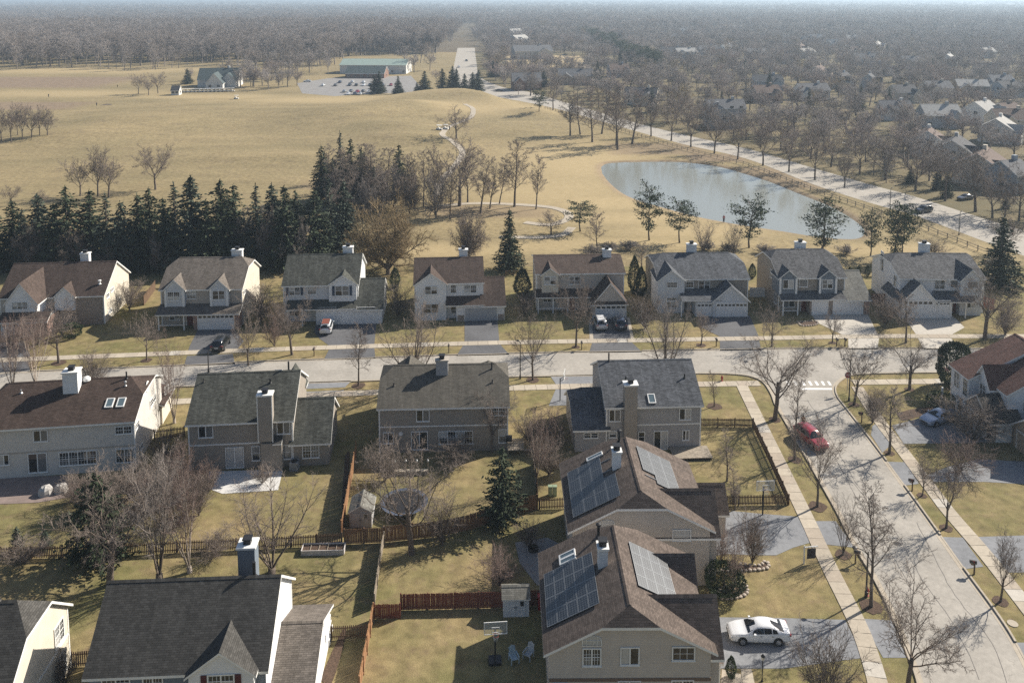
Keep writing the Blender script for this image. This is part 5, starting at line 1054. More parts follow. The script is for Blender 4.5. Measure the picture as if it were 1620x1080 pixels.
def fence(name, label, pts, h, style='picket', mat=None, group=None, golf=False, cat='fence'):
    P = [gp(*p) if golf else G(*p) for p in pts]; o0 = P[0].copy(); r = empty(name, o0, 0, label, cat, group); mat = mat or WOOD_BR
    if style == 'rail':
        Q = resample(P, 3.0)
        for i, p in enumerate(Q):
            z = golf_z(p.x, p.y) if golf else 0
            link('post', unitbox(mat), r, (p.x - o0.x, p.y - o0.y, z - o0.z - .1), (0, 0, _rf.uniform(-.2, .2)), (.15, .15, h + .12))
            if i < len(Q) - 1:
                q = Q[i + 1]; d = q - p; z2 = golf_z(q.x, q.y) if golf else 0
                for k in (.42, .85):
                    link('rail', unitbox(mat), r, ((p.x + q.x) / 2 - o0.x, (p.y + q.y) / 2 - o0.y, (z + z2) / 2 - o0.z + h * k - .05), (0, _rf.uniform(-.012, .012), math.atan2(d.y, d.x)), (d.length + .06, .05, .11))
        return r
    sp, w_, top = (.155, .09, 'point') if style == 'picket' else (.148, .142, 'ear')
    if style == 'wide': sp, w_ = .30, .29
    bm_ = board_mesh(w_, h, .022, mat, top); n = 0
    for a, b in zip(P[:-1], P[1:]):
        d = b - a; L = d.length; az = math.atan2(d.y, d.x); u = d / L; nv = Vector((-u.y, u.x, 0)); k = max(1, round(L / 2.4))
        for i in range(k + 1):
            p = a + d * i / k - o0 + nv * .05; link('post', unitbox(mat), r, (p.x, p.y, -.1), (0, 0, az), (.1, .1, h + .18))
        for i in range(k):
            p = a + d * (i + .5) / k - o0 + nv * .035
            for z in (.22, h * .78): link('rail', unitbox(mat), r, (p.x, p.y, z), (0, 0, az), (L / k - .1, .04, .09))
        m = int(L / sp)
        for i in range(m):
            p = a + u * (i + .5) * L / m - o0; link('picket' if style == 'picket' else 'board', bm_, r, (p.x, p.y, .04 + _rf.uniform(-.015, .02)), (_rf.uniform(-.015, .015), _rf.uniform(-.012, .012), az + _rf.uniform(-.03, .03)))
    return r
fence('picket_fence', 'long dark brown picket fence across the back gardens above the charcoal roofed house', [(2, 884), (145, 881), (280, 874), (420, 868), (541, 861)], 1.15)
fence('board_fence', 'sunlit orange board fence running back from the grey shed to the street houses', [(541, 850), (553, 778), (564, 722)], 1.75, 'board', WOOD_OR)
fence('board_fence', 'brown board fence in front of the small grey shed', [(545, 861), (607, 858)], 1.5, 'board', WOOD_CED)
fence('board_fence', 'curving brown cedar fence running from the small shed behind the spruce', [(608, 858), (653, 853), (700, 848), (745, 838), (785, 824), (826, 811), (850, 806)], 1.6, 'board', WOOD_CED)
fence('board_fence', 'short brown board fence running back between the two gardens beside the spruce', [(851, 806), (849, 770), (845, 735)], 1.6, 'board', WOOD_BR)
fence('picket_fence', 'short brown picket fence beside the green utility boxes', [(853, 806), (896, 804)], 1.2)
fence('board_fence', 'pale weathered fence running down the slope from the brown fence corner', [(607, 862), (600, 900), (592, 962)], 1.3, 'board', WOOD_GR)
fence('board_fence', 'short dark red fence panel left of the long dark red fence', [(592, 979), (633, 978)], 1.3, 'board', WOOD_RED)
fence('board_fence', 'long dark red board fence along the lawn behind the white shed', [(634, 965), (720, 963), (795, 961), (860, 958)], 1.45, 'board', WOOD_RED)
fence('board_fence', 'orange board fence running down to the bottom edge beside the lawn', [(590, 981), (580, 1035), (568, 1100)], 1.55, 'board', WOOD_OR)
fence('picket_fence', 'short dark picket fence between the cream house and the blue house', [(113, 1055), (150, 1053)], 1.3)
fence('picket_fence', 'short picket fence right of the white house end wall', [(524, 1012), (580, 1009)], 1.2)
fence('picket_fence', 'brown picket fence enclosing the corner garden with three sides beside the pavement', [(1107, 675), (1191, 676), (1220, 738), (1247, 798), (1128, 800)], 1.1)
fence('picket_fence', 'short brown picket fence beside the birch right of the sunlit end wall', [(244, 697), (292, 691)], 1.3)
fence('board_fence', 'wooden garden fence running back between the two leftmost far houses', [(228, 483), (246, 458)], 1.7, 'board', WOOD_BR)
fence('board_fence', 'dark red fence panel beside the white house at the end of the far row', [(1379, 481), (1404, 481)], 1.8, 'board', WOOD_RED)
fence('board_fence', 'brown red fence panel right of the last far house under the bare tree', [(1556, 487), (1572, 491)], 1.9, 'board', WOOD_RED)
fence('board_fence', 'white board fence left of the house with two dormer gables', [(1186, 470), (1212, 470)], 1.7, 'wide', WHITE)
fence('split_rail_fence', 'low wooden rail fence behind the brown roofed cream house', [(800, 437), (850, 436)], 1.1, 'rail', WOOD_BR)
fence('split_rail_fence', 'low wooden rail fence behind the arborvitae and the blue grey roofed house', [(985, 437), (1040, 438)], 1.1, 'rail', WOOD_BR)
fence('split_rail_fence', 'long weathered rail fence following the far road above the pond', [(862, 172), (930, 193), (1000, 213), (1080, 237), (1180, 262), (1287, 303), (1380, 335), (1447, 357), (1560, 402), (1600, 418)], 1.2, 'rail', WOOD_GR, golf=True)
# ------------------------------------------------------------------ cars
RUBBER = M('tyre rubber', (.02, .02, .02), .8, .1); RIM = M('alloy wheel', (.42, .43, .44), .3, .05, metal=.8); CGLASS = glass('car glass', (.012, .014, .016), .04)
LAMP = glass('lamp lens', (.5, .5, .5), .1); TAIL = glass('tail lamp', (.25, .01, .01), .15); PLASTIC = M('black plastic', (.025, .025, .027), .6, .1)
def paint(name, col, metal=0): return M(name, col, .28, .02, 1, metal=metal, coat=1.0, spec=.5)
CARS = {   # stations: x, half width, bottom, belt, roof half width (0 = no cabin), roof
 'sedan': dict(st=[(-2.44, .62, .32, .56, 0, .60), (-2.30, .80, .22, .66, 0, .72), (-1.75, .90, .19, .80, 0, .86), (-1.00, .92, .19, .90, 0, .97), (-.28, .925, .19, .93, .60, 1.38), (.25, .925, .19, .94, .63, 1.45), (.92, .925, .19, .96, .61, 1.41), (1.88, .89, .23, .98, 0, 1.06), (2.36, .82, .28, .90, 0, .99), (2.46, .66, .38, .80, 0, .84)], wb=(-1.45, 1.38), r=.335, cab=(3, 7)),
 'suv': dict(st=[(-2.32, .66, .36, .68, 0, .74), (-2.18, .84, .26, .84, 0, .92), (-1.55, .93, .24, .98, 0, 1.04), (-1.00, .94, .24, 1.02, 0, 1.10), (-.38, .94, .24, 1.04, .66, 1.62), (.30, .94, .24, 1.05, .70, 1.70), (1.20, .94, .24, 1.06, .69, 1.69), (1.85, .92, .26, 1.06, .65, 1.62), (2.24, .88, .32, 1.04, 0, 1.12), (2.34, .78, .42, .92, 0, .98)], wb=(-1.42, 1.35), r=.365, cab=(3, 8)),
}
def car_body(kind, mat, single=False):
    c = CARS[kind]; rings = []; B = MB()
    for (x, w, zb, zt, rw, zr) in c['st']:
        if rw == 0: rw2 = w * .86; zr2 = zr
        else: rw2, zr2 = rw, zr
        half = [(w * .86, zb), (w, zb + .16), (w * 1.0, (zb + zt) / 2 + .05), (w * .965, zt - .02), (w * .93 if rw else w * .92, zt + .02), (rw2 * 1.04, zr2 - (.09 if rw else .012)), (rw2 * .86, zr2 - .02 if rw else zr2), (0, zr2 + .015)]
        rings.append([(x, -a, z) for a, z in half] + [(x, a, z) for a, z in half[-2::-1]])
    n = len(rings[0])
    fine = []; cr = lambda a_, b_, c_, d_, t: .5 * (2 * b_ + (c_ - a_) * t + (2 * a_ - 5 * b_ + 4 * c_ - d_) * t * t + (3 * b_ - a_ - 3 * c_ + d_) * t ** 3)
    for i in range(len(rings) - 1):
        r0, r1, r2, r3 = rings[max(i - 1, 0)], rings[i], rings[i + 1], rings[min(i + 2, len(rings) - 1)]
        for t in (0, .34, .67):
            row = []
            for j in range(n):
                lin = i in (c['cab'][0], c['cab'][1] - 1) and 4 <= j <= n - 5
                q = [r1[j][k] + (r2[j][k] - r1[j][k]) * t if (lin or k == 0) else cr(r0[j][k], r1[j][k], r2[j][k], r3[j][k], t) for k in range(3)]; row.append(tuple(q))
            fine.append(row)
    fine.append(rings[-1])
    for i in range(len(fine) - 1):
        for j in range(n - 1): B.face([fine[i][j], fine[i][j + 1], fine[i + 1][j + 1], fine[i + 1][j]][::-1])
        B.face([fine[i][0], fine[i + 1][0], fine[i + 1][-1], fine[i][-1]][::-1])
    B.face(rings[0]); B.face(rings[-1][::-1])
    g = dict(side=MB(), front=MB(), rear=MB()); a, b = c['cab']
    def lerp(p, q, t): return tuple(p[k] + (q[k] - p[k]) * t for k in range(3))
    for i in range(a, b):
        for sgn in (0, 1):
            idx = (lambda j: j) if sgn == 0 else (lambda j: n - 1 - j)
            p0, p1, q1, q0 = rings[i][idx(4)], rings[i][idx(5)], rings[i + 1][idx(5)], rings[i + 1][idx(4)]
            e = 0 if i not in (a, b - 1) else .06
            if i == (a + b) // 2: e = .09
            quad = [lerp(p0, q0, e * .6), lerp(p1, q1, e * .6), lerp(p1, q1, 1 - e * .6), lerp(p0, q0, 1 - e * .6)]
            quad = [lerp(quad[0], quad[1], .03), lerp(quad[0], quad[1], .93), lerp(quad[3], quad[2], .93), lerp(quad[3], quad[2], .03)]
            if i == a: quad = [lerp(quad[0], quad[3], .45), quad[1] if False else lerp(quad[1], quad[2], .62), quad[2], quad[3]]
            if i == b - 1: quad = [quad[0], quad[1], lerp(quad[1], quad[2], .35), lerp(quad[0], quad[3], .5)]
            s_ = -1 if sgn == 0 else 1; quad = [(x, y + s_ * .03, z + .012) for x, y, z in quad]
            g['side'].face(quad if sgn else quad[::-1])
    for nm, i in (('front', a), ('rear', b - 1)):
        r0, r1 = rings[i], rings[i + 1]; lo, hi = (r0, r1) if nm == 'front' else (r1, r0); k = -1 if nm == 'front' else 1
        q = [lo[5], hi[5], hi[7], lo[7]]; q2 = [lo[7], hi[7], hi[n - 6], lo[n - 6]]
        ins = lambda p: (p[0] + k * .016, p[1] * .92, p[2] + .018)
        for qq in (q, q2):
            qq = [lerp(qq[0], qq[1], .02), lerp(qq[0], qq[1], .97), lerp(qq[3], qq[2], .97), lerp(qq[3], qq[2], .02)]; g[nm].face([ins(p) for p in qq][::-1] if nm == 'front' else [ins(p) for p in qq])
    return B, g, c
def weld(me):
    import bmesh
    bm = bmesh.new(); bm.from_mesh(me); bmesh.ops.remove_doubles(bm, verts=bm.verts, dist=.002); bmesh.ops.recalc_face_normals(bm, faces=bm.faces); bm.to_mesh(me); bm.free(); me.set_sharp_from_angle(angle=R(50))
def wheel_meshes(r):
    t = MB(); t.tube([(0, -.105, 0), (0, -.085, 0), (0, .085, 0), (0, .105, 0)], [r - .05, r, r, r - .05], 20)
    m = MB(); m.tube([(0, -.112, 0), (0, .112, 0)], r * .62, 16); m.tube([(0, -.13, 0), (0, .13, 0)], r * .14, 8)
    for k in range(5): a = 2 * math.pi * k / 5; T = Matrix.Rotation(a, 4, 'Y'); m.box(-.035, .035, -.12, .12, r * .08, r * .6, 0, T)
    return t, m
def car(kind, col, x, y, heading, label, group=None, name=None, roofcol=None, loc=None):
    """heading: direction of the nose, degrees from +X"""
    mat = col; B, g, c = car_body(kind, mat); loc = loc or G(x, y, .02)
    r = empty(name or ('parked_' + kind), (loc.x, loc.y, .02), R(heading) + math.pi, label, 'car', group)
    b = B.build('body', mat, r, smooth=True); weld(b.data)
    for nm, pn in (('side', 'side_window'), ('front', 'windscreen'), ('rear', 'rear_window')): g[nm].build(pn, CGLASS, r)
    st = c['st']; f = st[1]; e = st[-2]; t, m = wheel_meshes(c['r']); tm = t.mesh('tyre', [RUBBER], True); rm = m.mesh('rim', [RIM])
    for sx in c['wb']:
        for sy in (-1, 1):
            wl = MB(); wl.tube([(0, -.10, 0), (0, .10, 0)], c['r'] * 1.16, 20); w_ = wl.build('wheel', PLASTIC, r, loc=(sx, sy * (.84 if kind == 'sedan' else .86), c['r'])); link('tyre', tm, w_, (0, sy * .03, 0)); link('rim', rm, w_, (0, sy * .04, 0))
    for sy in (-1, 1):
        l = MB(); z = f[3]; l.box(f[0] - .07, f[0] + .10, sy * f[1] * .78 - .2, sy * f[1] * .78 + .16, z - .12, z + .0); l.build('headlight', LAMP, r)
        l = MB(); z = e[3]; l.box(e[0] - .04, e[0] + .075, sy * e[1] * .8 - .2, sy * e[1] * .8 + .2, z - .12, z + .04); l.build('tail_light', TAIL, r)
        l = MB(); sw = st[4]; l.box(sw[0] - .30, sw[0] - .14, sy * (sw[1] + .09) - .09, sy * (sw[1] + .09) + .09, sw[3] + .0, sw[3] + .13); l.build('wing_mirror', mat, r)
        l = MB()
        for hx in (.05, .95): l.box(hx - .1, hx + .1, sy * (sw[1] + .004) - .018, sy * (sw[1] + .004) + .018, sw[3] - .14, sw[3] - .10)
        l.build('door_handle', RIM if kind == 'sedan' else PLASTIC, r)
    l = MB(); l.box(st[0][0] - .015, st[0][0] + .1, -.5, .5, .36, .52); l.build('grille', PLASTIC, r)
    l = MB(); l.box(st[-1][0] - .06, st[-1][0] + .02, -.26, .26, st[-1][3] - .20, st[-1][3] - .07); l.build('number_plate', WHITE, r)
    if roofcol: q = st[5]; l = MB(); l.box(q[0] - .55, st[7][0] - .1, -.6, .6, q[5] + .0, q[5] + .03); l.build('roof_panel', roofcol, r)
    if kind == 'suv':
        for sy in (-1, 1): l = MB(); l.tube([(-.3, sy * .58, 1.71), (0, sy * .58, 1.76), (1.5, sy * .58, 1.75), (1.75, sy * .58, 1.68)], .022, 5); l.build('roof_rail', RIM, r)
    return r
P_WHITE = paint('white car paint', (.72, .73, .74)); P_RED = paint('dark red car paint', (.25, .012, .02)); P_BLACK = paint('black car paint', (.012, .013, .015)); P_SILVER = paint('silver car paint', (.50, .51, .52), .3); P_BLUE = paint('dark blue car paint', (.02, .03, .055), .2); P_LBLUE = paint('silver blue car paint', (.34, .41, .52), .2); P_GREY = paint('grey car paint', (.16, .165, .17), .3)
a0 = math.degrees(s2.ang)
car('sedan', P_WHITE, 1199, 1009, a0 + 178, 'clean white sedan parked on the drive at the bottom', loc=G(1199, 1008))
car('suv', P_RED, 1283, 700, -74, 'dark red car parked on the left side of the side street by the slim tree', name='parked_car')
car('sedan', P_LBLUE, 1481, 664, 205, 'silver blue sedan on the drive before the white house with stone garage gable', loc=G(1484, 666))
car('suv', P_BLACK, 350, 549, 92, 'black car parked on the drive of the twin dormer house', loc=G(350, 549))
car('suv', P_WHITE, 517, 524, 96, 'white car with brownish red roof parked outside the three bay garage', roofcol=M('brown red roof cover', (.20, .065, .045), .6, .15), loc=G(517, 522))
car('suv', P_SILVER, 949, 517, 93, 'silver car with pale roof on the left of the twin car drive', roofcol=P_WHITE, loc=G(949, 516))
car('suv', P_BLUE, 980, 517, 91, 'dark blue car on the right of the twin car drive', loc=G(980, 516))
car('suv', P_BLACK, 1461, 336, 205, 'dark car driving alone along the far road right of the pond', name='moving_car', loc=G(1461, 336))
def mini_car(col):
    B, g, c = car_body('sedan', col); k = 0
    for nm in g:
        for f in g[nm].f: B.face([g[nm].v[i] for i in f], 1)
    for sx in c['wb']:
        for sy in (-1, 1): B.tube([(sx, sy * .85 - .1, c['r']), (sx, sy * .85 + .1, c['r'])], c['r'], 8, 2)
    return B.mesh('small_car', [col, CGLASS, RUBBER])
MINI = [mini_car(p) for p in (P_WHITE, P_SILVER, P_BLACK, P_GREY, P_RED, P_BLUE)]
_rm = random.Random(31)
for row, (y, x0, x1, n) in enumerate(((131, 515, 600, 9), (136, 505, 645, 13), (146, 540, 650, 11), (150, 545, 640, 9))):
    for i in range(n):
        if _rm.random() < .25: continue
        k = _rm.randrange(6); p = G(x0 + (x1 - x0) * (i + .5) / n + _rm.uniform(-1, 1), y + _rm.uniform(-.4, .4))
        tag(link('distant_car', MINI[k], None, (p.x, p.y, .03), (0, 0, R(90) + _rm.choice((0, math.pi)) + _rm.uniform(-.06, .06))), '%s car parked in the rows of the golf club car park' % ('white', 'silver', 'black', 'grey', 'red', 'dark blue')[k], 'car', 'cars in the golf club car park')
for x, y, k, a, lb in ((738, 97, 2, 100, 'dark car driving on the far straight road'), (726, 107, 0, 280, 'white car driving on the far straight road'), (790, 145, 5, 160, 'dark blue car turning at the far bend of the road'), (486, 130, 0, 15, 'white vehicle at the left end of the golf club car park'), (893, 88, 2, 0, 'dark car beside the far tan field'), (1527, 316, 2, 25, 'dark car half hidden beneath the bare tree right of the far road')):
    p = G(x, y); tag(link('distant_car', MINI[k], None, (p.x, p.y, .03), (0, 0, R(a))), lb, 'car')
# ------------------------------------------------------------------ street furniture
def mailbox(x, y, label, face=-90, mat=None):
    r = empty('mailbox', G(x, y), R(face), label, 'mailbox', 'mailboxes along the kerbs'); mat = mat or DARKMETAL
    m = MB(); m.box(-.06, .06, -.06, .06, -.1, 1.05); m.box(-.05, .30, -.045, .045, .86, .94); m.build('post', WOOD_BR if mat is DARKMETAL else mat, r)
    m = MB(); pr = [(-.13, 1.05), (.13, 1.05), (.13, 1.2)] + [(.13 * math.cos(t), 1.2 + .13 * math.sin(t)) for t in (R(30), R(60), R(90), R(120), R(150))] + [(-.13, 1.2)]
    for a, b in ((-.16, .42),):
        m.face([(b, y_, z) for y_, z in pr]); m.face([(a, y_, z) for y_, z in pr[::-1]])
        for i in range(len(pr)): p, q = pr[i], pr[(i + 1) % len(pr)]; m.face([(a, *p), (a, *q), (b, *q), (b, *p)])
    m.build('box', mat, r); m = MB(); m.box(.05, .09, .132, .145, 1.12, 1.34); m.box(.05, .2, .132, .144, 1.29, 1.34); m.build('flag', RED, r)
for x, y, lb in ((497, 563, 'mailbox by the kerb left of the three bay garage drive'), (710, 558, 'mailbox by the kerb left of the grey garage door drive'), (920, 553, 'mailbox by the kerb left of the twin car drive'), (1133, 548, 'mailbox by the kerb left of the low garage gable drive'), (1323.5, 548, 'left one of the mailbox pair by the pale concrete drive'), (1336.5, 548, 'right one of the mailbox pair by the pale concrete drive')): mailbox(x, y, lb)
mailbox(1443, 776, 'mailbox between kerb and pavement below the white house', 160); mailbox(1541, 908, 'dark mailbox on a post at the kerb beside the leaning young tree', 160); mailbox(1353, 891, 'mailbox at the left kerb of the side street near the hydrant', -20); mailbox(1363, 668, 'mailbox at the right kerb beside the stop sign tree', 160)
def street_light(x, y, top, label, arm=(-1.6, .3), mat=None):
    p = G(x, y); h = zat(top, p.y); r = empty('street_lamp', p, 0, label, 'street lamp', 'street lamps'); mat = mat or DARKMETAL
    m = MB(); m.tube([(0, 0, -.1), (0, 0, .5), (0, 0, .52), (0, 0, h)], [.14, .13, .085, .06], 10); m.build('pole', mat, r)
    m = MB(); m.tube([(0, 0, h - .25), (arm[0] * .4, arm[1] * .4, h + .05), (arm[0], arm[1], h + .1)], .04, 6); m.build('arm', mat, r)
    m = MB(); m.lathe([(.05, .12), (.2, .05), (.22, -.02), (.16, -.08)], 10, 0, (arm[0] * 1.05, arm[1] * 1.05, h + .08)); m.build('lamp_head', mat, r)
street_light(1370, 944, 873, 'street lamp by the red hydrant on the left of the side street', (-.9, .5)); street_light(1343, 634, 568, 'street lamp standing just below the stop sign', (-.8, -.1)); street_light(823, 599, 541, 'slim street lamp right of the grey brown roofed house with grey chimney', (-.3, .3)); street_light(330, 589, 556, 'slim street lamp right of the black parked car', (.2, .3))
street_light(1342, 268, 226, 'tall pale street lamp on the far road above the pond', (-2.2, -.6), GALV); street_light(1408, 325, 298, 'post lamp on the verge of the far road left of the dark car', (.3, 0)); street_light(1517, 372, 335, 'slim lamp beside the far road near the dark spruce', (.3, 0))
def stop_sign():
    p = G(1346, 637); h = zat(590, p.y); r = empty('stop_sign', G(1340, 621), R(4), 'red octagonal stop sign at the corner of the side street', 'stop sign')
    m = MB(); m.box(-.03, .03, -.03, .03, -.1, 2.75); m.build('post', GALV, r); H = 2.45
    def octo(rr): return [(rr * math.cos(R(22.5 + 45 * k)), rr * math.sin(R(22.5 + 45 * k)) + H) for k in range(8)]
    m = MB(); o, i2 = octo(.46), octo(.415)
    m.face([(x, -.06, z) for x, z in o], 1); m.face([(x, -.04, z) for x, z in o[::-1]], 2); m.face([(x, -.063, z) for x, z in i2], 0)
    for k in range(8): a, b = o[k], o[(k + 1) % 8]; m.face([(a[0], -.06, a[1]), (a[0], -.04, a[1]), (b[0], -.04, b[1]), (b[0], -.06, b[1])], 2)
    m.build('sign_plate', [RED, WHITE, GALV], r)
    m = MB(); hh, tt = .30, .045                      # block capitals from strokes on a 0..1 grid
    G_ = {'S': [(0, 0, 1, .15), (0, .43, 1, .57), (0, .85, 1, 1), (0, .5, .22, .9), (.78, .1, 1, .5)], 'T': [(0, .85, 1, 1), (.39, 0, .61, .86)], 'O': [(0, 0, .22, 1), (.78, 0, 1, 1), (.2, 0, .8, .15), (.2, .85, .8, 1)], 'P': [(0, 0, .22, 1), (.2, .85, .85, 1), (.2, .42, .85, .57), (.78, .5, 1, .92)]}
    for i, ch in enumerate('STOP'):
        x = -.36 + i * .185
        for a, b_, c_, d in G_[ch]: m.box(x + a * .15, x + c_ * .15, -.070 - .001 * a, -.0635, H - .15 + b_ * hh, H - .15 + d * hh)
    m.build('lettering', WHITE, r)
stop_sign()
def hydrant(x, y, label):
    r = empty('fire_hydrant', G(x, y), 0, label, 'fire hydrant', 'red fire hydrants'); m = MB()
    m.lathe([(.17, 0), (.17, .06), (.11, .07), (.11, .55), (.15, .56), (.15, .62), (.12, .68), (.06, .76), (.04, .84)], 12); m.build('barrel', RED, r, smooth=False)
    m = MB(); m.tube([(-.2, 0, .45), (.2, 0, .45)], .055, 8); m.tube([(0, -.2, .42), (0, 0, .42)], .075, 8); m.build('outlet', RED, r)
hydrant(1371.5, 942, 'red fire hydrant at the foot of the street lamp beside the big street tree'); hydrant(1142, 603, 'red fire hydrant by the pavement near the young ringed tree')
def hoop(x, y, top, label, az=0, portable=False, flip=False):
    p = G(x, y); h = 3.95; r = empty('basketball_hoop', p, R(az), label, 'basketball hoop', 'basketball hoops')
    m = MB(); m.box(-.06, .06, .35, .47, -.1 if not portable else .1, 3.0); m.tube([(0, .41, 2.9), (0, -.1, 3.3)], .04, 6); m.tube([(0, .41, 2.6), (0, -.1, 3.0)], .04, 6); m.build('pole', BLACK, r)
    m = MB(); fr = .05
    for a, b, c_, d in ((-.9, .9, 2.9, 2.95), (-.9, .9, 3.9, 3.95), (-.9, -.85, 2.95, 3.9), (.85, .9, 2.95, 3.9), (-.3, .3, 3.05, 3.09), (-.3, .3, 3.46, 3.5), (-.3, -.26, 3.09, 3.46), (.26, .3, 3.09, 3.46)): m.box(a, b, -.14, -.10, c_, d)
    b = m.build('backboard', WHITE, r); m = MB(); m.box(-.85, .85, -.125, -.115, 2.95, 3.9); m.build('board_panel', glass('clear backboard', (.5, .52, .53), .1, .25), b)
    m = MB(); n = 14; pts = [(.22 * math.cos(2 * math.pi * k / n), -.4 + .22 * math.sin(2 * math.pi * k / n), 3.05) for k in range(n + 1)]; m.tube(pts, .012, 5, 0, False); m.build('rim', RED, r)
    m = MB()
    for k in range(n): m.tube([pts[k], (pts[k][0] * .6, -.4 + (pts[k][1] + .4) * .6, 2.62)], .008, 3, 0, False)
    m.build('net', WHITE, r)
    if portable: m = MB(); m.box(-.5, .5, .2, 1.1, 0, .2); m.build('base', BLACK, r)
hoop(1208.6, 818, 774, 'basketball hoop with clear backboard beside the corner garden fence', 3); hoop(269, 655, 616, 'basketball hoop on a black pole right of the sunlit end wall', 90 - 20); hoop(891, 634, 596, 'basketball hoop at the drive left of the low dark wing', 80); hoop(784, 1056, 1010, 'portable basketball hoop in the shade on the bottom lawn', 5, True)
def yard_sign():
    r = empty('yard_sign', G(1283, 890), R(8), 'white post yard sign with hanging dark panel on the lawn by the pavement', 'sign'); m = MB(); m.box(-.75, -.65, -.05, .05, 0, 1.75); m.box(-.65, .62, -.04, .04, 1.55, 1.63); m.build('post', WHITE, r)
    m = MB(); m.box(-.42, .42, -.02, .02, .45, 1.42); m.build('panel', M('dark sign panel', (.035, .033, .04), .5, .1), r); m = MB(); m.box(-.3, -.27, -.01, .01, 1.42, 1.55); m.box(.27, .3, -.01, .01, 1.42, 1.55); m.build('hanger', BLACK, r)
yard_sign()
def shed(label, x0, x1, y, depth, h, rise, roofm, wallm, axis, ang=2):
    A, B = G(x0, y), G(x1, y); w_ = (B - A).length; r = empty('garden_shed', A, R(ang), label, 'shed'); wl, rf = MB(), MB(); f = UU if axis == 'u' else VV; a = (0, w_, 0, depth) if axis == 'u' else (0, depth, 0, w_)
    gable_walls(wl, *a, 0, h, h + rise, 0, 0, f); gable_roof(rf, *a, h, h + rise, .15, .12, 0, 0, .08, f); wl.build('wall', wallm, r); rf.build('roof', [roofm, WHITE], r)
    for k in range(2):
        m = MB(); m.box(w_ * (.12 + .38 * k), w_ * (.48 + .38 * k), -.04, -.012, .05, h * .92); d = m.build('door', wallm, r); m = MB(); m.box(w_ * (.44 if k == 0 else .52), w_ * (.46 if k == 0 else .54), -.07, -.041, h * .45, h * .55); m.build('handle', BLACK, d)
    m = MB(); m.box(w_ * .66, w_ * .8, -.055, -.042, h * .58, h * .82); m.build('window', GLASS, r); return r
shed('white double door shed with grey roof against the dark red fence', 796, 837, 976, 1.7, 1.75, .5, S_LTG, W_PALE, 'u'); shed('small grey shed with pale roof in the corner of the board fences', 553, 588, 835, 2.6, 1.7, .65, S_LTG, W_GREY, 'v')
m = MB(); m.box(0, .62, 0, .6, 0, 1.15); m.box(-.03, .65, -.03, .63, 1.15, 1.25); tag(m.build('storage_box', RED, None, loc=G(851, 965)), 'red storage bin between the white shed and the tan house', 'storage bin')
for x, lb in ((867.5, 'left of the two green utility boxes by the picket fence'), (874.5, 'right of the two green utility boxes by the picket fence')):
    m = MB(); m.box(0, .42, 0, .4, 0, 1.0); m.box(-.03, .45, -.03, .43, 1.0, 1.07); m.box(.06, .36, -.02, -.002, .15, .9); tag(m.build('utility_box', M('utility green', (.22, .28, .19), .6, .1), None, loc=G(x, 785)), lb, 'utility box', 'green utility boxes')
def planter():
    r = empty('raised_planter', G(476, 879), R(2), 'long white framed raised planter bed below the picket fence', 'planter'); L, W = 4.0, 1.15
    for n_, b in (('board', (0, L, 0, .06)), ('board', (0, L, W - .06, W)), ('board', (0, .06, .06, W - .06)), ('board', (L - .06, L, .06, W - .06))): m = MB(); m.box(*b, 0, .5); m.build(n_, M('whitewashed wood', (.5, .47, .45), .8, .15), r)
    m = MB(); m.box(.06, L - .06, .06, W - .06, 0, .36); m.build('soil', MULCH, r)
    for k in range(4): m = MB(); m.box(.8 * (k + 1) - .02, .8 * (k + 1) + .02, .06, W - .06, .36, .44); m.build('divider', WOOD_GR, r)
planter()
def small_deck():
    r = empty('garden_deck', G(803, 722), R(3), 'small raised wooden deck with railing at the corner of the grey olive house', 'deck'); W, D, z = 1.9, 2.6, .75
    for k in range(8): m = MB(); m.box(W * k / 8 + .01, W * (k + 1) / 8 - .01, 0, D, z - .04, z); m.build('plank', WOOD_GR, r)
    for a, b in ((.05, .05), (W - .05, .05), (.05, D - .05), (W - .05, D - .05)): m = MB(); m.box(a - .05, a + .05, b - .05, b + .05, 0, z + .95 if b < 1 else z - .045); m.build('post', WOOD_GR, r)
    for q in (.45, .9): m = MB(); m.box(.1, W - .1, .03, .07, z + q - .05, z + q + .03); m.build('rail', WOOD_GR, r)
    for k in range(3): m = MB(); m.box(W, W + .9, .3 + k * .28, .55 + k * .28, .5 - .2 * k, .54 - .2 * k); m.build('step', WOOD_GR, r)
    g = empty('barbecue_grill', G(801, 716) + Vector((.3, .6, z)), 0, 'black covered barbecue grill on the small wooden deck', 'grill'); m = MB(); m.box(-.35, .35, -.25, .25, .35, .8); m.build('body', BLACK, g); m = MB(); m.tube([(-.36, 0, .8), (.36, 0, .8)], .26, 10); m.build('lid', BLACK, g)
    for a in (-.3, .3): m = MB(); m.box(a - .03, a + .03, -.2, .2, 0, .35); m.build('leg', DARKMETAL, g)
small_deck()
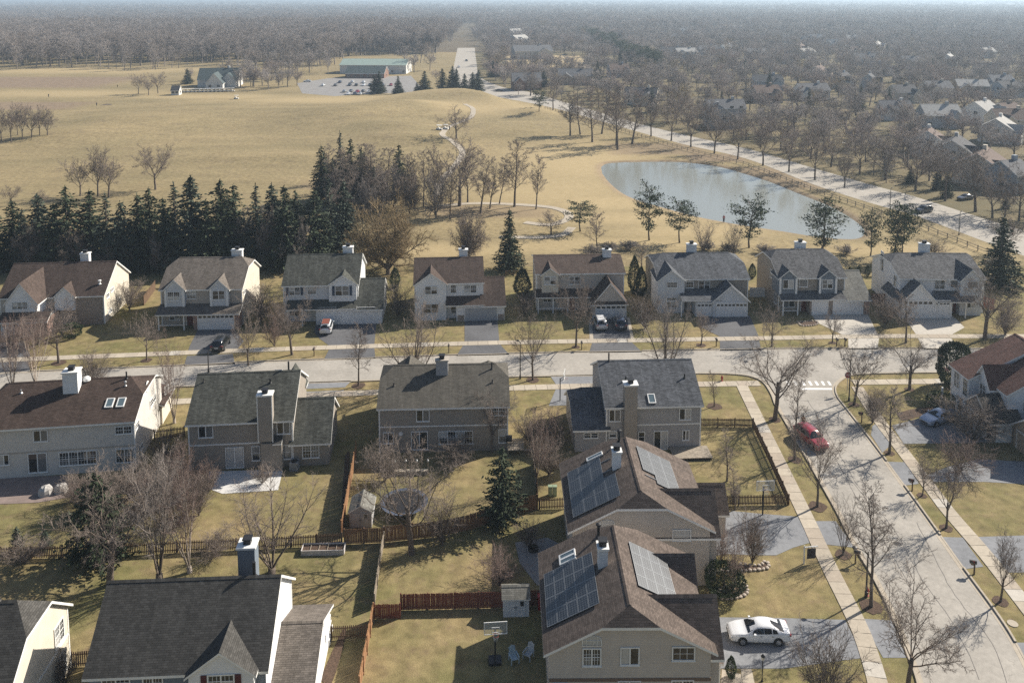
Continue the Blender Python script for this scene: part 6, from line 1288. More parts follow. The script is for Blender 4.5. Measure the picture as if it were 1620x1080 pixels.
def trampoline():
    p = G(640, 806); r = empty('trampoline', p, 0, 'round dark trampoline under the leaning bare tree', 'trampoline'); n = 24; rad = 2.4; m = MB()
    m.tube([(0, 0, .82), (0, 0, .85)], rad * .82, 24); m.build('mat', BLACK, r); m = MB()
    for k in range(n):
        a, b = 2 * math.pi * k / n, 2 * math.pi * (k + 1) / n; m.face([(rad * .82 * math.cos(a), rad * .82 * math.sin(a), .87), (rad * math.cos(a), rad * math.sin(a), .9), (rad * math.cos(b), rad * math.sin(b), .9), (rad * .82 * math.cos(b), rad * .82 * math.sin(b), .87)])
    m.build('pad', M('blue grey pad', (.07, .085, .12), .5, .2), r)
    for k in range(6): a = 2 * math.pi * k / 6; m = MB(); m.tube([(rad * math.cos(a), rad * math.sin(a), 0), (rad * math.cos(a), rad * math.sin(a), 2.6)], .03, 6); m.build('leg', GALV, r)
trampoline()
def low_wall():
    r = empty('garden_wall', G(624, 752), R(2), 'low pale garden wall with four lantern posts behind the trampoline', 'garden wall'); L = 3.6; m = MB()
    for k in range(8): m.box(L * k / 8 + .01, L * (k + 1) / 8 - .01, 0, .5, 0, .42 + .03 * (k % 2))
    m.build('wall', CONCRETE, r)
    for k in range(4): m = MB(); m.box(L * k / 3 - .05, L * k / 3 + .05, .52, .62, 0, 1.2); q = m.build('post', WOOD_GR, r); m = MB(); m.lathe([(.07, 1.2), (.1, 1.25), (.1, 1.4), (.02, 1.5)], 8, 0, (L * k / 3, .57, 0)); m.build('lantern', WHITE, q)
low_wall()
def lamp_post():
    r = empty('garden_lamp', G(1205.6, 1077), 0, 'black lantern post beside the path at the bottom edge', 'lamp post'); m = MB(); m.lathe([(.1, 0), (.06, .12), (.035, .3), (.035, 1.75)], 10); m.build('post', BLACK, r); m = MB(); m.lathe([(.06, 1.75), (.13, 1.8), (.15, 2.05)], 6); m.build('lantern', LAMP, r); m = MB(); m.lathe([(.18, 2.05), (.06, 2.2), (.02, 2.27)], 6); m.build('cap', BLACK, r)
lamp_post()
def garden_chair(x, y, az, label, mat):
    r = empty('garden_chair', G(x, y), R(az), label, 'chair'); m = MB(); T = Matrix.Rotation(R(-14), 4, 'X')
    for k in range(5): m.box(-.27, .27, -.3 + k * .115, -.3 + k * .115 + .1, .36, .39)
    m.build('seat', mat, r); m = MB(); T = Matrix.Translation((0, .28, .36)) @ Matrix.Rotation(R(-20), 4, 'X')
    for k in range(5): m.box(-.27 + k * .11, -.27 + k * .11 + .095, -.015, .015, 0, .62 + .05 * (2 - abs(k - 2)), 0, T)
    m.build('backrest', mat, r)
    for sx in (-1, 1):
        m = MB(); m.box(sx * .31 - .04, sx * .31 + .04, -.35, .35, .56, .59); m.build('armrest', mat, r)
        for yy in (-.3, .3): m = MB(); m.box(sx * .31 - .03, sx * .31 + .03, yy - .04, yy + .04, 0, .56); m.build('leg', mat, r)
garden_chair(813, 1046, 20, 'pale blue garden chair in the shade beside the portable hoop', M('pale blue paint', (.38, .47, .52), .5, .05)); garden_chair(836, 1040, -30, 'second pale garden chair close to the tan house wall', M('pale grey paint', (.42, .44, .45), .5, .05))
def cover(x, y, s, label):
    m = MB(); n = 10; P = []
    for k, (rr, z) in enumerate(((.9, 0), (.86, .35), (.78, .72), (.5, .98), (.02, 1.06))):
        P.append([(rr * s * math.cos(2 * math.pi * i / n) * (1 + .06 * math.sin(3 * i + k)), rr * s * math.sin(2 * math.pi * i / n) * (1 + .08 * math.cos(2 * i + k)), z * s + .05 * math.sin(i * 2.1 + k)) for i in range(n)])
    for a, b in zip(P[:-1], P[1:]):
        for i in range(n): j = (i + 1) % n; m.face([a[i], a[j], b[j], b[i]])
    tag(m.build('covered_furniture', M('grey cloth cover', (.40, .38, .36), .8, .1), None, loc=G(x, y), smooth=True), label, 'covered furniture', 'covered patio furniture')
cover(73, 781, .85, 'left grey covered furniture on the paved patio'); cover(97, 777, .8, 'right grey covered furniture on the paved patio')
# patios, beds and rings
sheet('patio', px((330, 746), (448, 742), (440, 775), (352, 781), (328, 772)), .03, pavemat('white concrete patio', (.60, .59, .57), .05))
sheet('patio', px((-40, 757), (104, 752), (124, 770), (112, 786), (60, 795), (-40, 799)), .03, pavemat('brown pavers', (.23, .18, .16), .2)); sheet('patio', px((815, 858), (866, 850), (900, 868), (900, 910), (850, 926), (822, 890)), .03, pavemat('grey pavers', (.26, .255, .25), .1))
m = MB(); m.lathe([(.5, 0), (.5, .35), (.36, .35), (.36, .12), (.01, .1)], 14); tag(m.build('fire_pit', BLACK, None, loc=G(844, 870)), 'round black fire pit on the grey patio', 'fire pit')
sheet('garden_path', px((1172, 1058), (1189, 1058), (1196, 1090), (1176, 1090)), .03, CONCRETE); sheet('garden_path', px((1142, 1058), (1172, 1066), (1176, 1090), (1140, 1090)), .028, CONCRETE)
def bed(name, pts, stones=True):
    P = smooth(px(*(pts + [pts[0]])), 4)[:-1]; m = MB(); m.face([(p.x, p.y, .04) for p in P]); o = m.build('planting_bed', MULCH); o['kind'] = 'structure'
    if stones:
        Q = resample(P + [P[0]], .42); k = ('stone', 0)
        if k not in FC: s_ = MB(); s_.lathe([(.12, -.02), (.17, .04), (.15, .12), (.05, .15)], 6); FC[k] = s_.mesh('edging_stone', [M('edging stone', (.42, .36, .30), .9, .3)])
        for q in Q[:-1]: link('edging_stone', FC[k], o, (q.x, q.y, .03), (0, 0, _rf.uniform(0, 6)), (_rf.uniform(.8, 1.3), _rf.uniform(.8, 1.2), _rf.uniform(.8, 1.2)))
bed('', [(1136, 904), (1165, 893), (1200, 895), (1210, 888), (1216, 893), (1212, 900), (1180, 903)]); bed('', [(1128, 940), (1150, 928), (1172, 922), (1183, 932), (1178, 942), (1155, 948), (1135, 945)])
bed('', [(1418, 654), (1450, 646), (1485, 644), (1480, 654), (1450, 660), (1428, 665)], False); bed('', [(1262, 510), (1290, 508), (1292, 514), (1270, 516)])
bed('', [(546, 720), (553, 718), (548, 800), (541, 800)], False); bed('', [(506, 1075), (540, 1000), (548, 1000), (525, 1080)], False)
for x, y, w_ in ((93, 574, 22), (232, 570, 18), (567, 610, 22), (843, 601, 22), (911, 549, 14), (1130, 643, 24), (1109, 546, 16), (1317, 542, 12), (1226, 664, 20), (1293, 801, 30), (1378, 959, 36), (1334, 877, 26), (1351, 640, 18), (1439, 616, 16), (1407, 717, 16), (1459, 784, 16), (1497, 835, 20), (1583, 951, 24), (1257, 727, 22)):
    c = G(x, y); rr = w_ * mpp(y) / 2; m = MB(); m.face([(c.x + rr * math.cos(2 * math.pi * k / 14) * _rf.uniform(.85, 1.1), c.y + rr * math.sin(2 * math.pi * k / 14) * _rf.uniform(.85, 1.1), .032) for k in range(14)]); o = m.build('mulch_ring', MULCH); o['kind'] = 'structure'
m = MB(); m.tube([(0, 0, -.05), (0, 0, .05)], .42, 16); tag(m.build('manhole_cover', CONCRETE, None, loc=G(1602, 986)), 'round concrete manhole cover in the verge near the right edge', 'manhole cover')
for x, y, lb in ((1420, 860, 'iron manhole cover in the middle of the side street'), (1180, 572, 'iron manhole cover in the cross street near the corner')):
    m = MB(); m.tube([(0, 0, .0), (0, 0, .024)], .36, 16); tag(m.build('manhole_cover', DARKMETAL, None, loc=G(x, y)), lb, 'manhole cover')
def flag():
    r = empty('house_flag', G(1500, 610), 0, 'small red and white striped flag on a pole by the white porch', 'flag'); m = MB(); m.tube([(0, 0, 0), (0, 0, 2.6)], .025, 6); m.build('pole', WHITE, r); m = MB()
    for k in range(7): m.box(-.9, -.03, -.01 + .02 * math.sin(k), .01 + .02 * math.sin(k), 2.0 + k * .075, 2.0 + (k + 1) * .075, k % 2)
    m.box(-.38, -.03, -.025, .04, 2.26, 2.53, 2); m.build('cloth', [RED, WHITE, M('flag blue', (.02, .03, .12), .7, .05)], r)
flag()
# ------------------------------------------------------------------ people (a few pixels tall)
SKIN = M('skin', (.45, .28, .2), .6, .05)
def person(p, az, label, coat, trousers, group=None, lean=0):
    r = empty('person', p, R(az), label, 'person', group)
    J = {'pel': (0, 0, .95, .15), 'wst': (0, -.01, 1.15, .145), 'chs': (0, -.02 - lean, 1.38, .17), 'nek': (0, -.02 - lean, 1.52, .065), 'hed': (0, -.04 - lean, 1.66, .105), 'top': (0, -.035 - lean, 1.76, .075), 'kl': (-.11, -.03, .5, .075), 'al': (-.12, .02, .08, .05), 'tl': (-.13, -.13, .03, .04), 'kr': (.11, .06, .5, .075), 'ar': (.12, .1, .08, .05), 'tr': (.13, -.06, .03, .04), 'hl': (-.09, 0, .9, .1), 'hr': (.09, 0, .9, .1), 'sl': (-.19, -.02 - lean, 1.44, .075), 'el': (-.26, .03, 1.18, .05), 'wl': (-.24, -.12, .98, .035), 'fl': (-.23, -.17, .9, .035), 'sr': (.19, -.02 - lean, 1.44, .075), 'er': (.26, .03, 1.18, .05), 'wr': (.24, -.12, .98, .035), 'fr': (.23, -.17, .9, .035)}
    E = [('pel', 'wst'), ('wst', 'chs'), ('chs', 'nek'), ('nek', 'hed'), ('hed', 'top'), ('pel', 'hl'), ('hl', 'kl'), ('kl', 'al'), ('al', 'tl'), ('pel', 'hr'), ('hr', 'kr'), ('kr', 'ar'), ('ar', 'tr'), ('chs', 'sl'), ('sl', 'el'), ('el', 'wl'), ('wl', 'fl'), ('chs', 'sr'), ('sr', 'er'), ('er', 'wr'), ('wr', 'fr')]
    ks = list(J); m = MB(); me = bpy.data.meshes.new('body'); me.from_pydata([J[k][:3] for k in ks], [(ks.index(a), ks.index(b)) for a, b in E], []); me.materials.append(coat)
    o = link('body', me, r); md = o.modifiers.new('skin', 'SKIN'); sv = me.skin_vertices[0].data
    for i, k in enumerate(ks): sv[i].radius = (J[k][3], J[k][3])
    sv[0].use_root = True; s_ = o.modifiers.new('sub', 'SUBSURF'); s_.levels = s_.render_levels = 1
    m = MB(); m.lathe([(.155, .86), (.165, .98), (.15, 1.04)], 10); m.tube([(-.09, 0, .92), (-.11, -.03, .5), (-.12, .02, .1)], [.115, .09, .07], 8); m.tube([(.09, 0, .92), (.11, .06, .5), (.12, .1, .1)], [.115, .09, .07], 8); m.build('trousers', trousers, r)
    m = MB(); m.lathe([(.105, 1.57), (.118, 1.66), (.09, 1.76), (.01, 1.79)], 10, 0, (0, -.03 - lean, 0)); m.build('hair', M('dark hair', (.03, .02, .015), .8, .1), r); m = MB(); m.lathe([(.04, 1.58), (.085, 1.62), (.085, 1.7), (.04, 1.74)], 8, 0, (0, -.085 - lean, 0)); m.build('face', SKIN, r)
TAN = M('tan jacket', (.30, .20, .10), .8, .1); NAVYC = M('navy trousers', (.03, .035, .05), .8, .1)
person(G(1270, 678), 160, 'person in a tan jacket standing behind the dark red car', TAN, NAVYC); person(gp(711, 206), 30, 'person in dark clothes standing by the golf carts on the path', NAVYC, NAVYC); person(G(1145, 352), 0, 'person in a red top walking beside the pond', RED, NAVYC)
person(gp(153, 168), 0, 'dark figure standing beside the shadowed hollow on the course', NAVYC, NAVYC); person(gp(77, 154), 0, 'distant dark figure walking on the left fairway', NAVYC, NAVYC); person(gp(186, 139), 0, 'distant figure standing right of the reed bed', NAVYC, TAN)
# ------------------------------------------------------------------ trees and shrubs, one by one: proto, base x, base y, top y, width in the picture
TREES = [
 # verge of the street, far side
 ('street0', 93, 574, 462, 95, 'bare street tree in the verge before the leftmost far house'),
 ('street1', 232, 570, 486, 62, 'bare tree with mulch ring between the two leftmost far houses'),
 ('street2', 393, 578, 488, 56, 'bare street tree right of the black parked car'),
 ('street3', 462, 561, 452, 88, 'bare tree left of the white car with brownish red roof'),
 ('shrub1', 434, 548, 480, 46, 'reddish bare shrub tree beside the bare tree left of the brownish roofed car'),
 ('street0', 911, 549, 428, 88, 'full bare tree in front of the brown roofed cream house'),
 ('street2', 1109, 546, 486, 46, 'small bare ringed tree before the low garage gable'),
 ('street1', 1221, 548, 478, 68, 'low spreading bare tree before the red front door'),
 ('street3', 1317, 542, 490, 44, 'small bare tree beside the mailbox pair'),
 ('leader1', 1433, 542, 462, 92, 'bare tree whose crown covers the white garage gable'),
 ('spread0', 1558, 536, 405, 130, 'large bare spreading tree right of the last far house'),
 # verge of the street, near side
 ('birch0', 19, 618, 492, 66, 'pale stemmed birch with reddish twigs behind the dark brown roof, far left'),
 ('birch1', 56, 612, 490, 78, 'second pale stemmed reddish birch behind the dark brown roof'),
 ('shrub0', 149, 614, 548, 56, 'low bare bush tree rising above the ridge right of the big white chimney'),
 ('birch0', 276, 669, 512, 62, 'tall pale birch beside the sunlit end wall'),
 ('leader0', 567, 610, 508, 48, 'slim bare tree in a stone ring between the two near roofs'),
 ('stems0', 655, 610, 465, 118, 'wide many stemmed bare tree rising behind the roof with grey chimney'),
 ('street1', 843, 601, 478, 82, 'bare street tree right of the slim street lamp'),
 ('stems1', 1052, 597, 462, 104, 'dense many stemmed bare tree behind the blue grey roof by the corner'),
 ('slim', 1130, 643, 585, 40, 'small young bare tree in a ringed bed by the corner lawn'),
 ('spread1', 1226, 664, 520, 148, 'big spreading bare tree at the corner above the fenced garden'),
 ('street3', 1351, 640, 526, 84, 'bare tree standing beside the stop sign'),
 ('spread0', 1439, 616, 505, 104, 'spreading bare tree on the corner lawn left of the dark evergreen'),
 # side street
 ('slim', 1257, 727, 590, 44, 'thin upright young tree beside the dark red car'),
 ('street0', 1293, 801, 655, 98, 'bare street tree at the left kerb below the dark red car'),
 ('leader2', 1407, 717, 608, 70, 'bare tree at the right kerb beside the silver blue sedan drive'),
 ('street2', 1459, 784, 712, 46, 'small bare tree near the mailbox below the white house'),
 ('street1', 1497, 835, 705, 88, 'bare tree with vase crown on the right lawn above the leaning young tree'),
 ('stems0', 1334, 877, 775, 48, 'upright vase shaped bare tree beside the yard sign'),
 ('leader0', 1378, 959, 762, 92, 'tall bare street tree beside the red hydrant and lamp'),
 ('street3', 1436, 1092, 905, 178, 'wide bare tree at the bottom edge left of the side street'),
 ('street2', 1583, 951, 828, 70, 'leaning young bare tree at the right edge kerb'),
 ('shrub0', 1305, 1120, 985, 110, 'bare shrubby tree rising from the bottom edge by the lantern post'),
 ('birch1', 1160, 933, 822, 84, 'thin grey stemmed tree in the stone edged bed by the tan houses'),
 ('shrub0', 1190, 892, 800, 66, 'bare shrub in the upper stone edged bed beside the drive'),
 ('shrub1', 1140, 895, 830, 46, 'reddish bare shrub against the tan house side'),
 ('shrub0', 1540, 700, 622, 112, 'large twiggy bare shrub in front of the stone garage gable'),
 ('shrub1', 1520, 745, 690, 96, 'reddish low shrub between the two right hand drives'),
 # gardens
 ('slim', 1150, 761, 682, 46, 'small bare tree inside the corner garden'),
 ('slim', 1163, 806, 735, 40, 'thin bare sapling at the lower fence of the corner garden'),
 ('shrub0', 1160, 800, 768, 30, 'small round shrub at the foot of the lower corner garden fence'),
 ('spread1', 651, 876, 678, 182, 'large leaning bare tree beside the trampoline'),
 ('shrub0', 700, 862, 772, 74, 'whitish bare shrub along the curving cedar fence'),
 ('street0', 778, 715, 606, 84, 'bare tree covering the right end of the house with grey chimney'),
 ('birch1', 848, 765, 640, 66, 'pale stemmed tree in the gap left of the low dark wing'),
 ('shrub1', 872, 708, 642, 84, 'dense reddish bare shrub in the gap left of the low dark wing'),
 ('shrub0', 838, 700, 650, 62, 'bare bush at the right corner of the house with grey chimney'),
 ('shrub0', 868, 752, 690, 70, 'dark bare shrub mass behind the upper solar house'),
 ('shrub0', 720, 735, 694, 88, 'low bare shrubs under the four light window'),
 ('shrub0', 610, 760, 700, 70, 'bare shrub at the left corner of the garden with the trampoline'),
 ('shrub1', 790, 925, 862, 92, 'reddish bare bush beside the grey patio'),
 ('shrub0', 838, 868, 818, 50, 'thin bare bush above the grey patio'),
 ('spread1', 174, 925, 742, 212, 'large bare tree rising behind the charcoal roof ridge, left side'),
 ('stems1', 252, 918, 690, 132, 'tall grey stemmed clump of bare trunks behind the charcoal roof'),
 ('birch0', 300, 905, 698, 108, 'reddish twigged clump right of the tall grey stemmed clump'),
 ('stems0', 430, 906, 742, 152, 'many stemmed bare tree behind the blue chimney'),
 ('shrub0', 150, 815, 742, 100, 'bare bush below the four light window of the sunlit house'),
 ('shrub0', 205, 790, 735, 92, 'bare bush at the corner under the sunlit end wall'),
 ('shrub1', 290, 790, 700, 90, 'reddish bare bush left of the white patio'),
 ('shrub1', 262, 745, 668, 70, 'brownish bare shrub beside the left corner of the taupe house'),
 ('shrub0', 415, 765, 735, 40, 'small bare shrub at the chimney foot of the taupe house'),
 ('shrub0', 40, 890, 850, 84, 'tangle of bare twigs along the picket fence at the left edge'),
 ('shrub0', 340, 880, 840, 80, 'bare twigs along the middle of the long picket fence'),
 ('shrub0', 100, 1090, 1020, 56, 'bare shrub under the cream house end wall'),
 # far gardens
 ('shrub1', 60, 545, 500, 88, 'reddish purple bare bush before the leftmost far house'),
 ('shrub1', 20, 548, 502, 60, 'reddish purple bare bush at the left edge before the leftmost far house'),
 ('shrub0', 205, 490, 440, 62, 'bare shrub between the two leftmost far houses'),
 ('shrub0', 412, 512, 445, 70, 'bare bush left of the green grey roofed house'),
 ('shrub0', 630, 500, 440, 56, 'bare bush between the green grey roof and the brown roof'),
 ('shrub0', 830, 500, 460, 46, 'bare hedge like shrub left of the brown roofed cream house'),
 ('shrub0', 1020, 520, 462, 60, 'bare bush between the twin car drive and the blue grey house'),
 ('shrub0', 1400, 515, 462, 56, 'bare bush left of the white garage gable'),
 ('shrub0', 1590, 530, 470, 74, 'bare bush at the right edge of the far verge'),
 ('shrub0', 1380, 670, 610, 60, 'bare twiggy bush beside the right kerb near the corner'),
 ('leader2', 1015, 430, 380, 40, 'small bare tree behind the brown roofed cream house'),
]
for t in TREES: tree(*t)
EVER = [
 ('spruce4', 795, 830, 706, 82, 'lone dark spruce beside the curving cedar fence'), ('yew', 155, 886, 752, 112, 'broad dark evergreen behind the picket fence, left side'),
 ('sprucelet', 28, 872, 834, 27, 'left of two small spruces above the picket fence'), ('sprucelet', 72, 868, 836, 24, 'right of two small spruces above the picket fence'),
 ('ball', 1145, 938, 892, 62, 'large rounded dark evergreen bush beside the lower tan house'), ('bigball', 1509, 612, 542, 54, 'dark round evergreen at the corner of the white house'),
 ('ball', 1490, 645, 622, 48, 'low clipped evergreen hedge below the dark round evergreen'), ('column', 1156, 1072, 1037, 17, 'small dark conical shrub by the bottom porch'),
 ('column', 826, 470, 424, 27, 'dark rounded columnar evergreen left of the brown roofed cream house'), ('column', 1003, 465, 405, 20, 'tall left arborvitae beside the brown roofed cream house'), ('column', 1014, 467, 422, 19, 'shorter right arborvitae beside the brown roofed cream house'),
 ('column', 1190, 440, 417, 12, 'small dark cone behind the blue grey roofed house'), ('column', 625, 455, 423, 16, 'narrow dark evergreen right of the green grey roof'), ('ball', 113, 533, 512, 34, 'rounded olive shrub before the leftmost far house'),
 ('spruce0', 806, 427, 330, 54, 'perfect dark spruce cone standing alone behind the far row'), ('spruce0', 1582, 455, 342, 78, 'big dark spruce at the right edge behind the last far house'),
 ('pine1', 918, 366, 320, 50, 'small spreading pine left of the pond shore'), ('pine0', 1027, 380, 297, 48, 'tall open pine in front of the left pond end'), ('pine1', 1075, 384, 318, 52, 'rounded brownish pine on the near pond shore'), ('pine0', 1185, 392, 315, 56, 'open crowned pine before the middle of the pond'),
 ('pine2', 1298, 398, 314, 62, 'full pine before the right end of the pond'), ('pine0', 1377, 405, 335, 38, 'smaller pine right of the pond tip'), ('pine2', 1412, 412, 322, 46, 'left of the paired pines right of the pond'), ('pine1', 1428, 410, 324, 48, 'right of the paired pines right of the pond'),
 ('pine1', 853, 181, 142, 28, 'dark pine on the mound beside the far road bend'),
]
for pr, x, y, t, w_, lb in EVER: tree(pr, x, y, t, w_, lb, name={'s': 'spruce_tree', 'p': 'pine_tree', 'c': 'evergreen_shrub', 'b': 'evergreen_shrub', 'y': 'yew_tree'}[pr[0]], cat='tree' if pr[0] in 'spy' else 'shrub', golf=y < 420)
for i, (x, y, t) in enumerate(((1305, 438, 424), (1318, 438, 423), (1331, 438, 422), (1344, 438, 422), (1358, 437, 420), (1372, 437, 420), (1385, 437, 421))): tree('column', x, y, t, 8, '%s small dark arborvitae from the left behind the side garage wing' % ORD[i], name='evergreen_shrub', cat='shrub', group='row of small arborvitae')
for i, (x, y, w_) in enumerate(((935, 402, 52), (965, 398, 48), (995, 396, 56), (1120, 396, 52), (1150, 398, 48), (1210, 402, 40), (1340, 402, 44))): tree('brush', x, y, y - 17, w_ * 1.1, '%s low grey brush clump from the left behind the far row' % ORD[i], name='bare_shrub', cat='shrub', group='low brush behind the far row', golf=True)
# spruces of the dark belt behind the left houses
for i, (x, t, w_, y) in enumerate(sorted(((-12, 325, 60, 420), (25, 316, 56, 424), (65, 306, 60, 418), (110, 294, 62, 424), (147, 300, 56, 416), (172, 306, 56, 424), (222, 306, 62, 425), (240, 297, 50, 414), (262, 312, 50, 426), (280, 288, 62, 420), (307, 276, 66, 425), (353, 284, 62, 422), (373, 291, 48, 414), (408, 290, 54, 420), (433, 290, 52, 412), (453, 293, 54, 424), (470, 300, 50, 416), (40, 330, 52, 428), (195, 318, 54, 430), (330, 315, 54, 430), (90, 322, 50, 428), (-40, 318, 60, 424), (500, 300, 52, 415), (523, 280, 50, 408), (546, 284, 48, 400)))):
    tree(('spruce0', 'spruce1', 'spruce2', 'spruce4', 'spruce5')[i * 3 % 5] , x, y, t, w_ * (1.25 + .3 * _rt.random()), '%s dark spruce from the left in the belt behind the far houses' % ORD[i], name='spruce_tree', group='spruces of the belt behind the left far houses', golf=True)
for i, (x, t, w_, y) in enumerate(sorted(((540, 207, 34, 318), (510, 230, 34, 315), (556, 218, 30, 325), (573, 232, 30, 318), (632, 228, 30, 312), (592, 262, 34, 330), (528, 250, 36, 322)))): tree('spruce%d' % (1, 4, 5)[i % 3], x, y, t, w_ * 1.35, '%s dark spruce from the left in the mixed clump above the belt' % ORD[i], name='spruce_tree', group='spruces of the mixed clump', golf=True)
for i, (x, y, t, w_) in enumerate(sorted(((135, 812, 752, 70), (170, 800, 745, 76), (228, 812, 742, 80), (262, 800, 728, 74), (315, 815, 745, 70), (330, 780, 722, 52), (120, 792, 750, 56), (285, 830, 760, 66)))): tree('shrub%d' % (i % 2), x, y, t, w_, '%s bare bush from the left in the thicket under the sunlit house' % ORD[i], name='bare_shrub', cat='shrub', group='thicket of bare bushes under the sunlit house')
for i, (x, y, t, w_) in enumerate(sorted(((542, 330, 262, 56), (568, 322, 246, 56), (600, 330, 250, 56), (622, 334, 258, 50), (582, 345, 275, 54), (648, 338, 262, 44), (535, 345, 285, 50)))): tree(('bushy', 'bushyg')[i % 2], x, y, t, w_, '%s twiggy purple grey tree from the left among the clump spruces' % ORD[i], group='twiggy trees among the clump spruces', golf=True)
MID = [
 ('willow', 614, 434, 290, 140, 'broad brown rounded bare tree behind the green grey roof'), ('bushy', 742, 412, 322, 58, 'grey conical twiggy tree left of the perfect spruce'),
 ('mspread0', 727, 326, 212, 112, 'huge bare oak in the middle of the clump above the far row'), ('mleader0', 712, 347, 258, 38, 'slim bare tree before the huge oak'), ('mleader1', 760, 338, 243, 50, 'bare tree right of the huge oak'), ('mleader2', 790, 323, 250, 42, 'thin bare tree left of the upright pair near the lone slim tree'),
 ('mleader0', 814, 327, 220, 54, 'upright bare tree with ascending limbs left of the last slim tree'), ('mleader1', 848, 331, 244, 36, 'last slim bare tree at the right of the clump'), ('mleader2', 688, 340, 232, 40, 'slim bare tree left of the huge oak'), ('mleader0', 670, 328, 236, 36, 'second slim bare tree left of the huge oak'), ('mleader1', 656, 330, 240, 36, 'third slim bare tree left of the huge oak'),
 ('mspread1', 722, 219, 165, 62, 'lone round crowned bare tree beside the golf cart path'),
 ('mstreet0', 127, 310, 250, 56, 'leaning bare tree left of the tall bare pair on the course'), ('mstreet1', 155, 310, 226, 54, 'left tree of the tall bare pair on the course'), ('mstreet2', 172, 312, 236, 62, 'right tree of the tall bare pair on the course'), ('mstreet0', 246, 300, 226, 70, 'wide fan shaped bare tree standing alone on the course'), ('mstreet0', 17, 326, 293, 40, 'small bare tree above the spruces at the left edge'), ('mstreet1', 65, 330, 300, 30, 'small bare tree peeping over the second spruce'), ('mleader1', 518, 290, 226, 34, 'thin bare tree left of the mixed spruce clump'),
 ('mspread0', 872, 371, 334, 54, 'low spreading bare tree on the turf right of the perfect spruce'), ('mleader2', 945, 396, 330, 42, 'bare tree behind the cream house ridge'), ('stems0', 1112, 400, 345, 50, 'bare many stemmed shrub tree left of the open crowned pine'), ('stems1', 1160, 404, 350, 44, 'bare many stemmed shrub tree right of the rounded brownish pine'), ('shrub0', 1475, 405, 375, 50, 'bare bushes by the rail fence right of the paired pines'), ('mstreet2', 1590, 400, 330, 60, 'bare tree behind the big dark spruce'),
 ('bushyg', 375, 415, 302, 96, 'brown bare tree in front of the spruce belt right part'), ('bushy', 55, 428, 345, 62, 'brown bare tree in front of the spruce belt left part'), ('bushy', 120, 428, 352, 62, 'second brown bare tree in front of the spruce belt left part'), ('bushy', 425, 418, 322, 64, 'brown bare tree at the right end of the spruce belt'), ('bushyg', 470, 425, 338, 56, 'grey bare bushy tree behind the green grey roof left side'), ('bushy', 185, 432, 372, 50, 'low brown bare tree before the belt between the two leftmost far houses'), ('bushyg', 250, 430, 362, 46, 'low grey bare tree before the belt left of the twin dormer roof'), ('bushyg', 690, 345, 262, 40, 'dense grey twiggy tree at the left foot of the huge oak'),
 ('mspread0', 36, 104, 52, 66, 'big oak standing clear at the left wood edge'), ('mspread1', 80, 106, 58, 62, 'second big oak at the left wood edge'),
 ('mstreet0', 219, 149, 115, 28, 'left of three bare trees near the small white pavilion'), ('mstreet2', 235, 151, 117, 28, 'middle of three bare trees near the small white pavilion'), ('mstreet0', 250, 148, 113, 32, 'right of three bare trees near the small white pavilion'),
]
for t in MID: tree(*t, golf=True)
for i, (x, y, t, w_) in enumerate(sorted(((2, 224, 168, 34), (18, 226, 160, 36), (36, 222, 160, 34), (50, 220, 166, 36), (63, 217, 164, 34), (75, 217, 172, 40), (-14, 222, 165, 36), (28, 214, 166, 30)))): tree('mstreet%d' % (i % 3), x, y, t, w_, '%s bare tree from the left in the grove at the course edge' % ORD[i], group='grove at the left edge of the course', golf=True)
for i, (x, y, t, w_) in enumerate(sorted(((530, 330, 250, 50), (560, 335, 232, 56), (590, 320, 226, 54), (612, 322, 232, 50), (640, 326, 246, 44), (575, 300, 226, 50), (605, 340, 262, 50), (548, 312, 245, 44), (700, 318, 250, 40), (740, 320, 250, 40), (775, 330, 262, 36)))): tree(('mleader%d' % (i % 3)), x, y, t, w_, '%s grey bare tree from the left in the clump between course and spruces' % ORD[i], group='dense clump above the spruce belt', golf=True)
# rows beside the far road
ROADT = [(875, 174, 128, 40), (902, 215, 146, 44), (918, 213, 142, 46), (937, 225, 146, 46), (952, 212, 142, 48), (975, 230, 140, 56), (977, 237, 145, 50), (1000, 228, 146, 52), (1030, 216, 150, 50), (1062, 223, 152, 54), (1093, 233, 158, 52), (1130, 243, 170, 52), (1167, 252, 178, 54), (1207, 262, 184, 58), (1248, 272, 196, 58), (1289, 285, 208, 62), (1336, 297, 236, 50)]
for i, (x, y, t, w_) in enumerate(ROADT): tree(('mleader%d' % (i % 3)) if i < 8 else 'mstreet%d' % (i % 3), x, y, t, w_, '%s bare tree from the left in the row between far road and pond' % ORD[i], group='row of bare trees along the pond side of the far road', golf=True)
for i, (x, y, t, w_) in enumerate(sorted(((1180, 222, 165, 54), (1235, 238, 178, 56), (1283, 252, 190, 60), (1315, 264, 200, 66), (1360, 276, 205, 70), (1400, 285, 212, 70), (1448, 302, 218, 74), (1495, 318, 225, 80), (1543, 335, 232, 96), (1570, 345, 260, 70), (1612, 350, 262, 70), (1120, 208, 152, 50), (1070, 196, 142, 46)))): tree('mstreet%d' % (i % 3), x, y, t, w_, '%s bare tree from the left on the house side of the far road' % ORD[i], group='bare trees on the house side of the far road')
for i, (x, y, t, w_) in enumerate(((1440, 290, 262, 20), (1482, 300, 262, 22), (1497, 312, 270, 24), (1590, 330, 302, 14))): tree('spruce3', x, y, t, w_, '%s dark small spruce from the left beyond the far road' % ORD[i], name='spruce_tree', group='small spruces right of the far road')
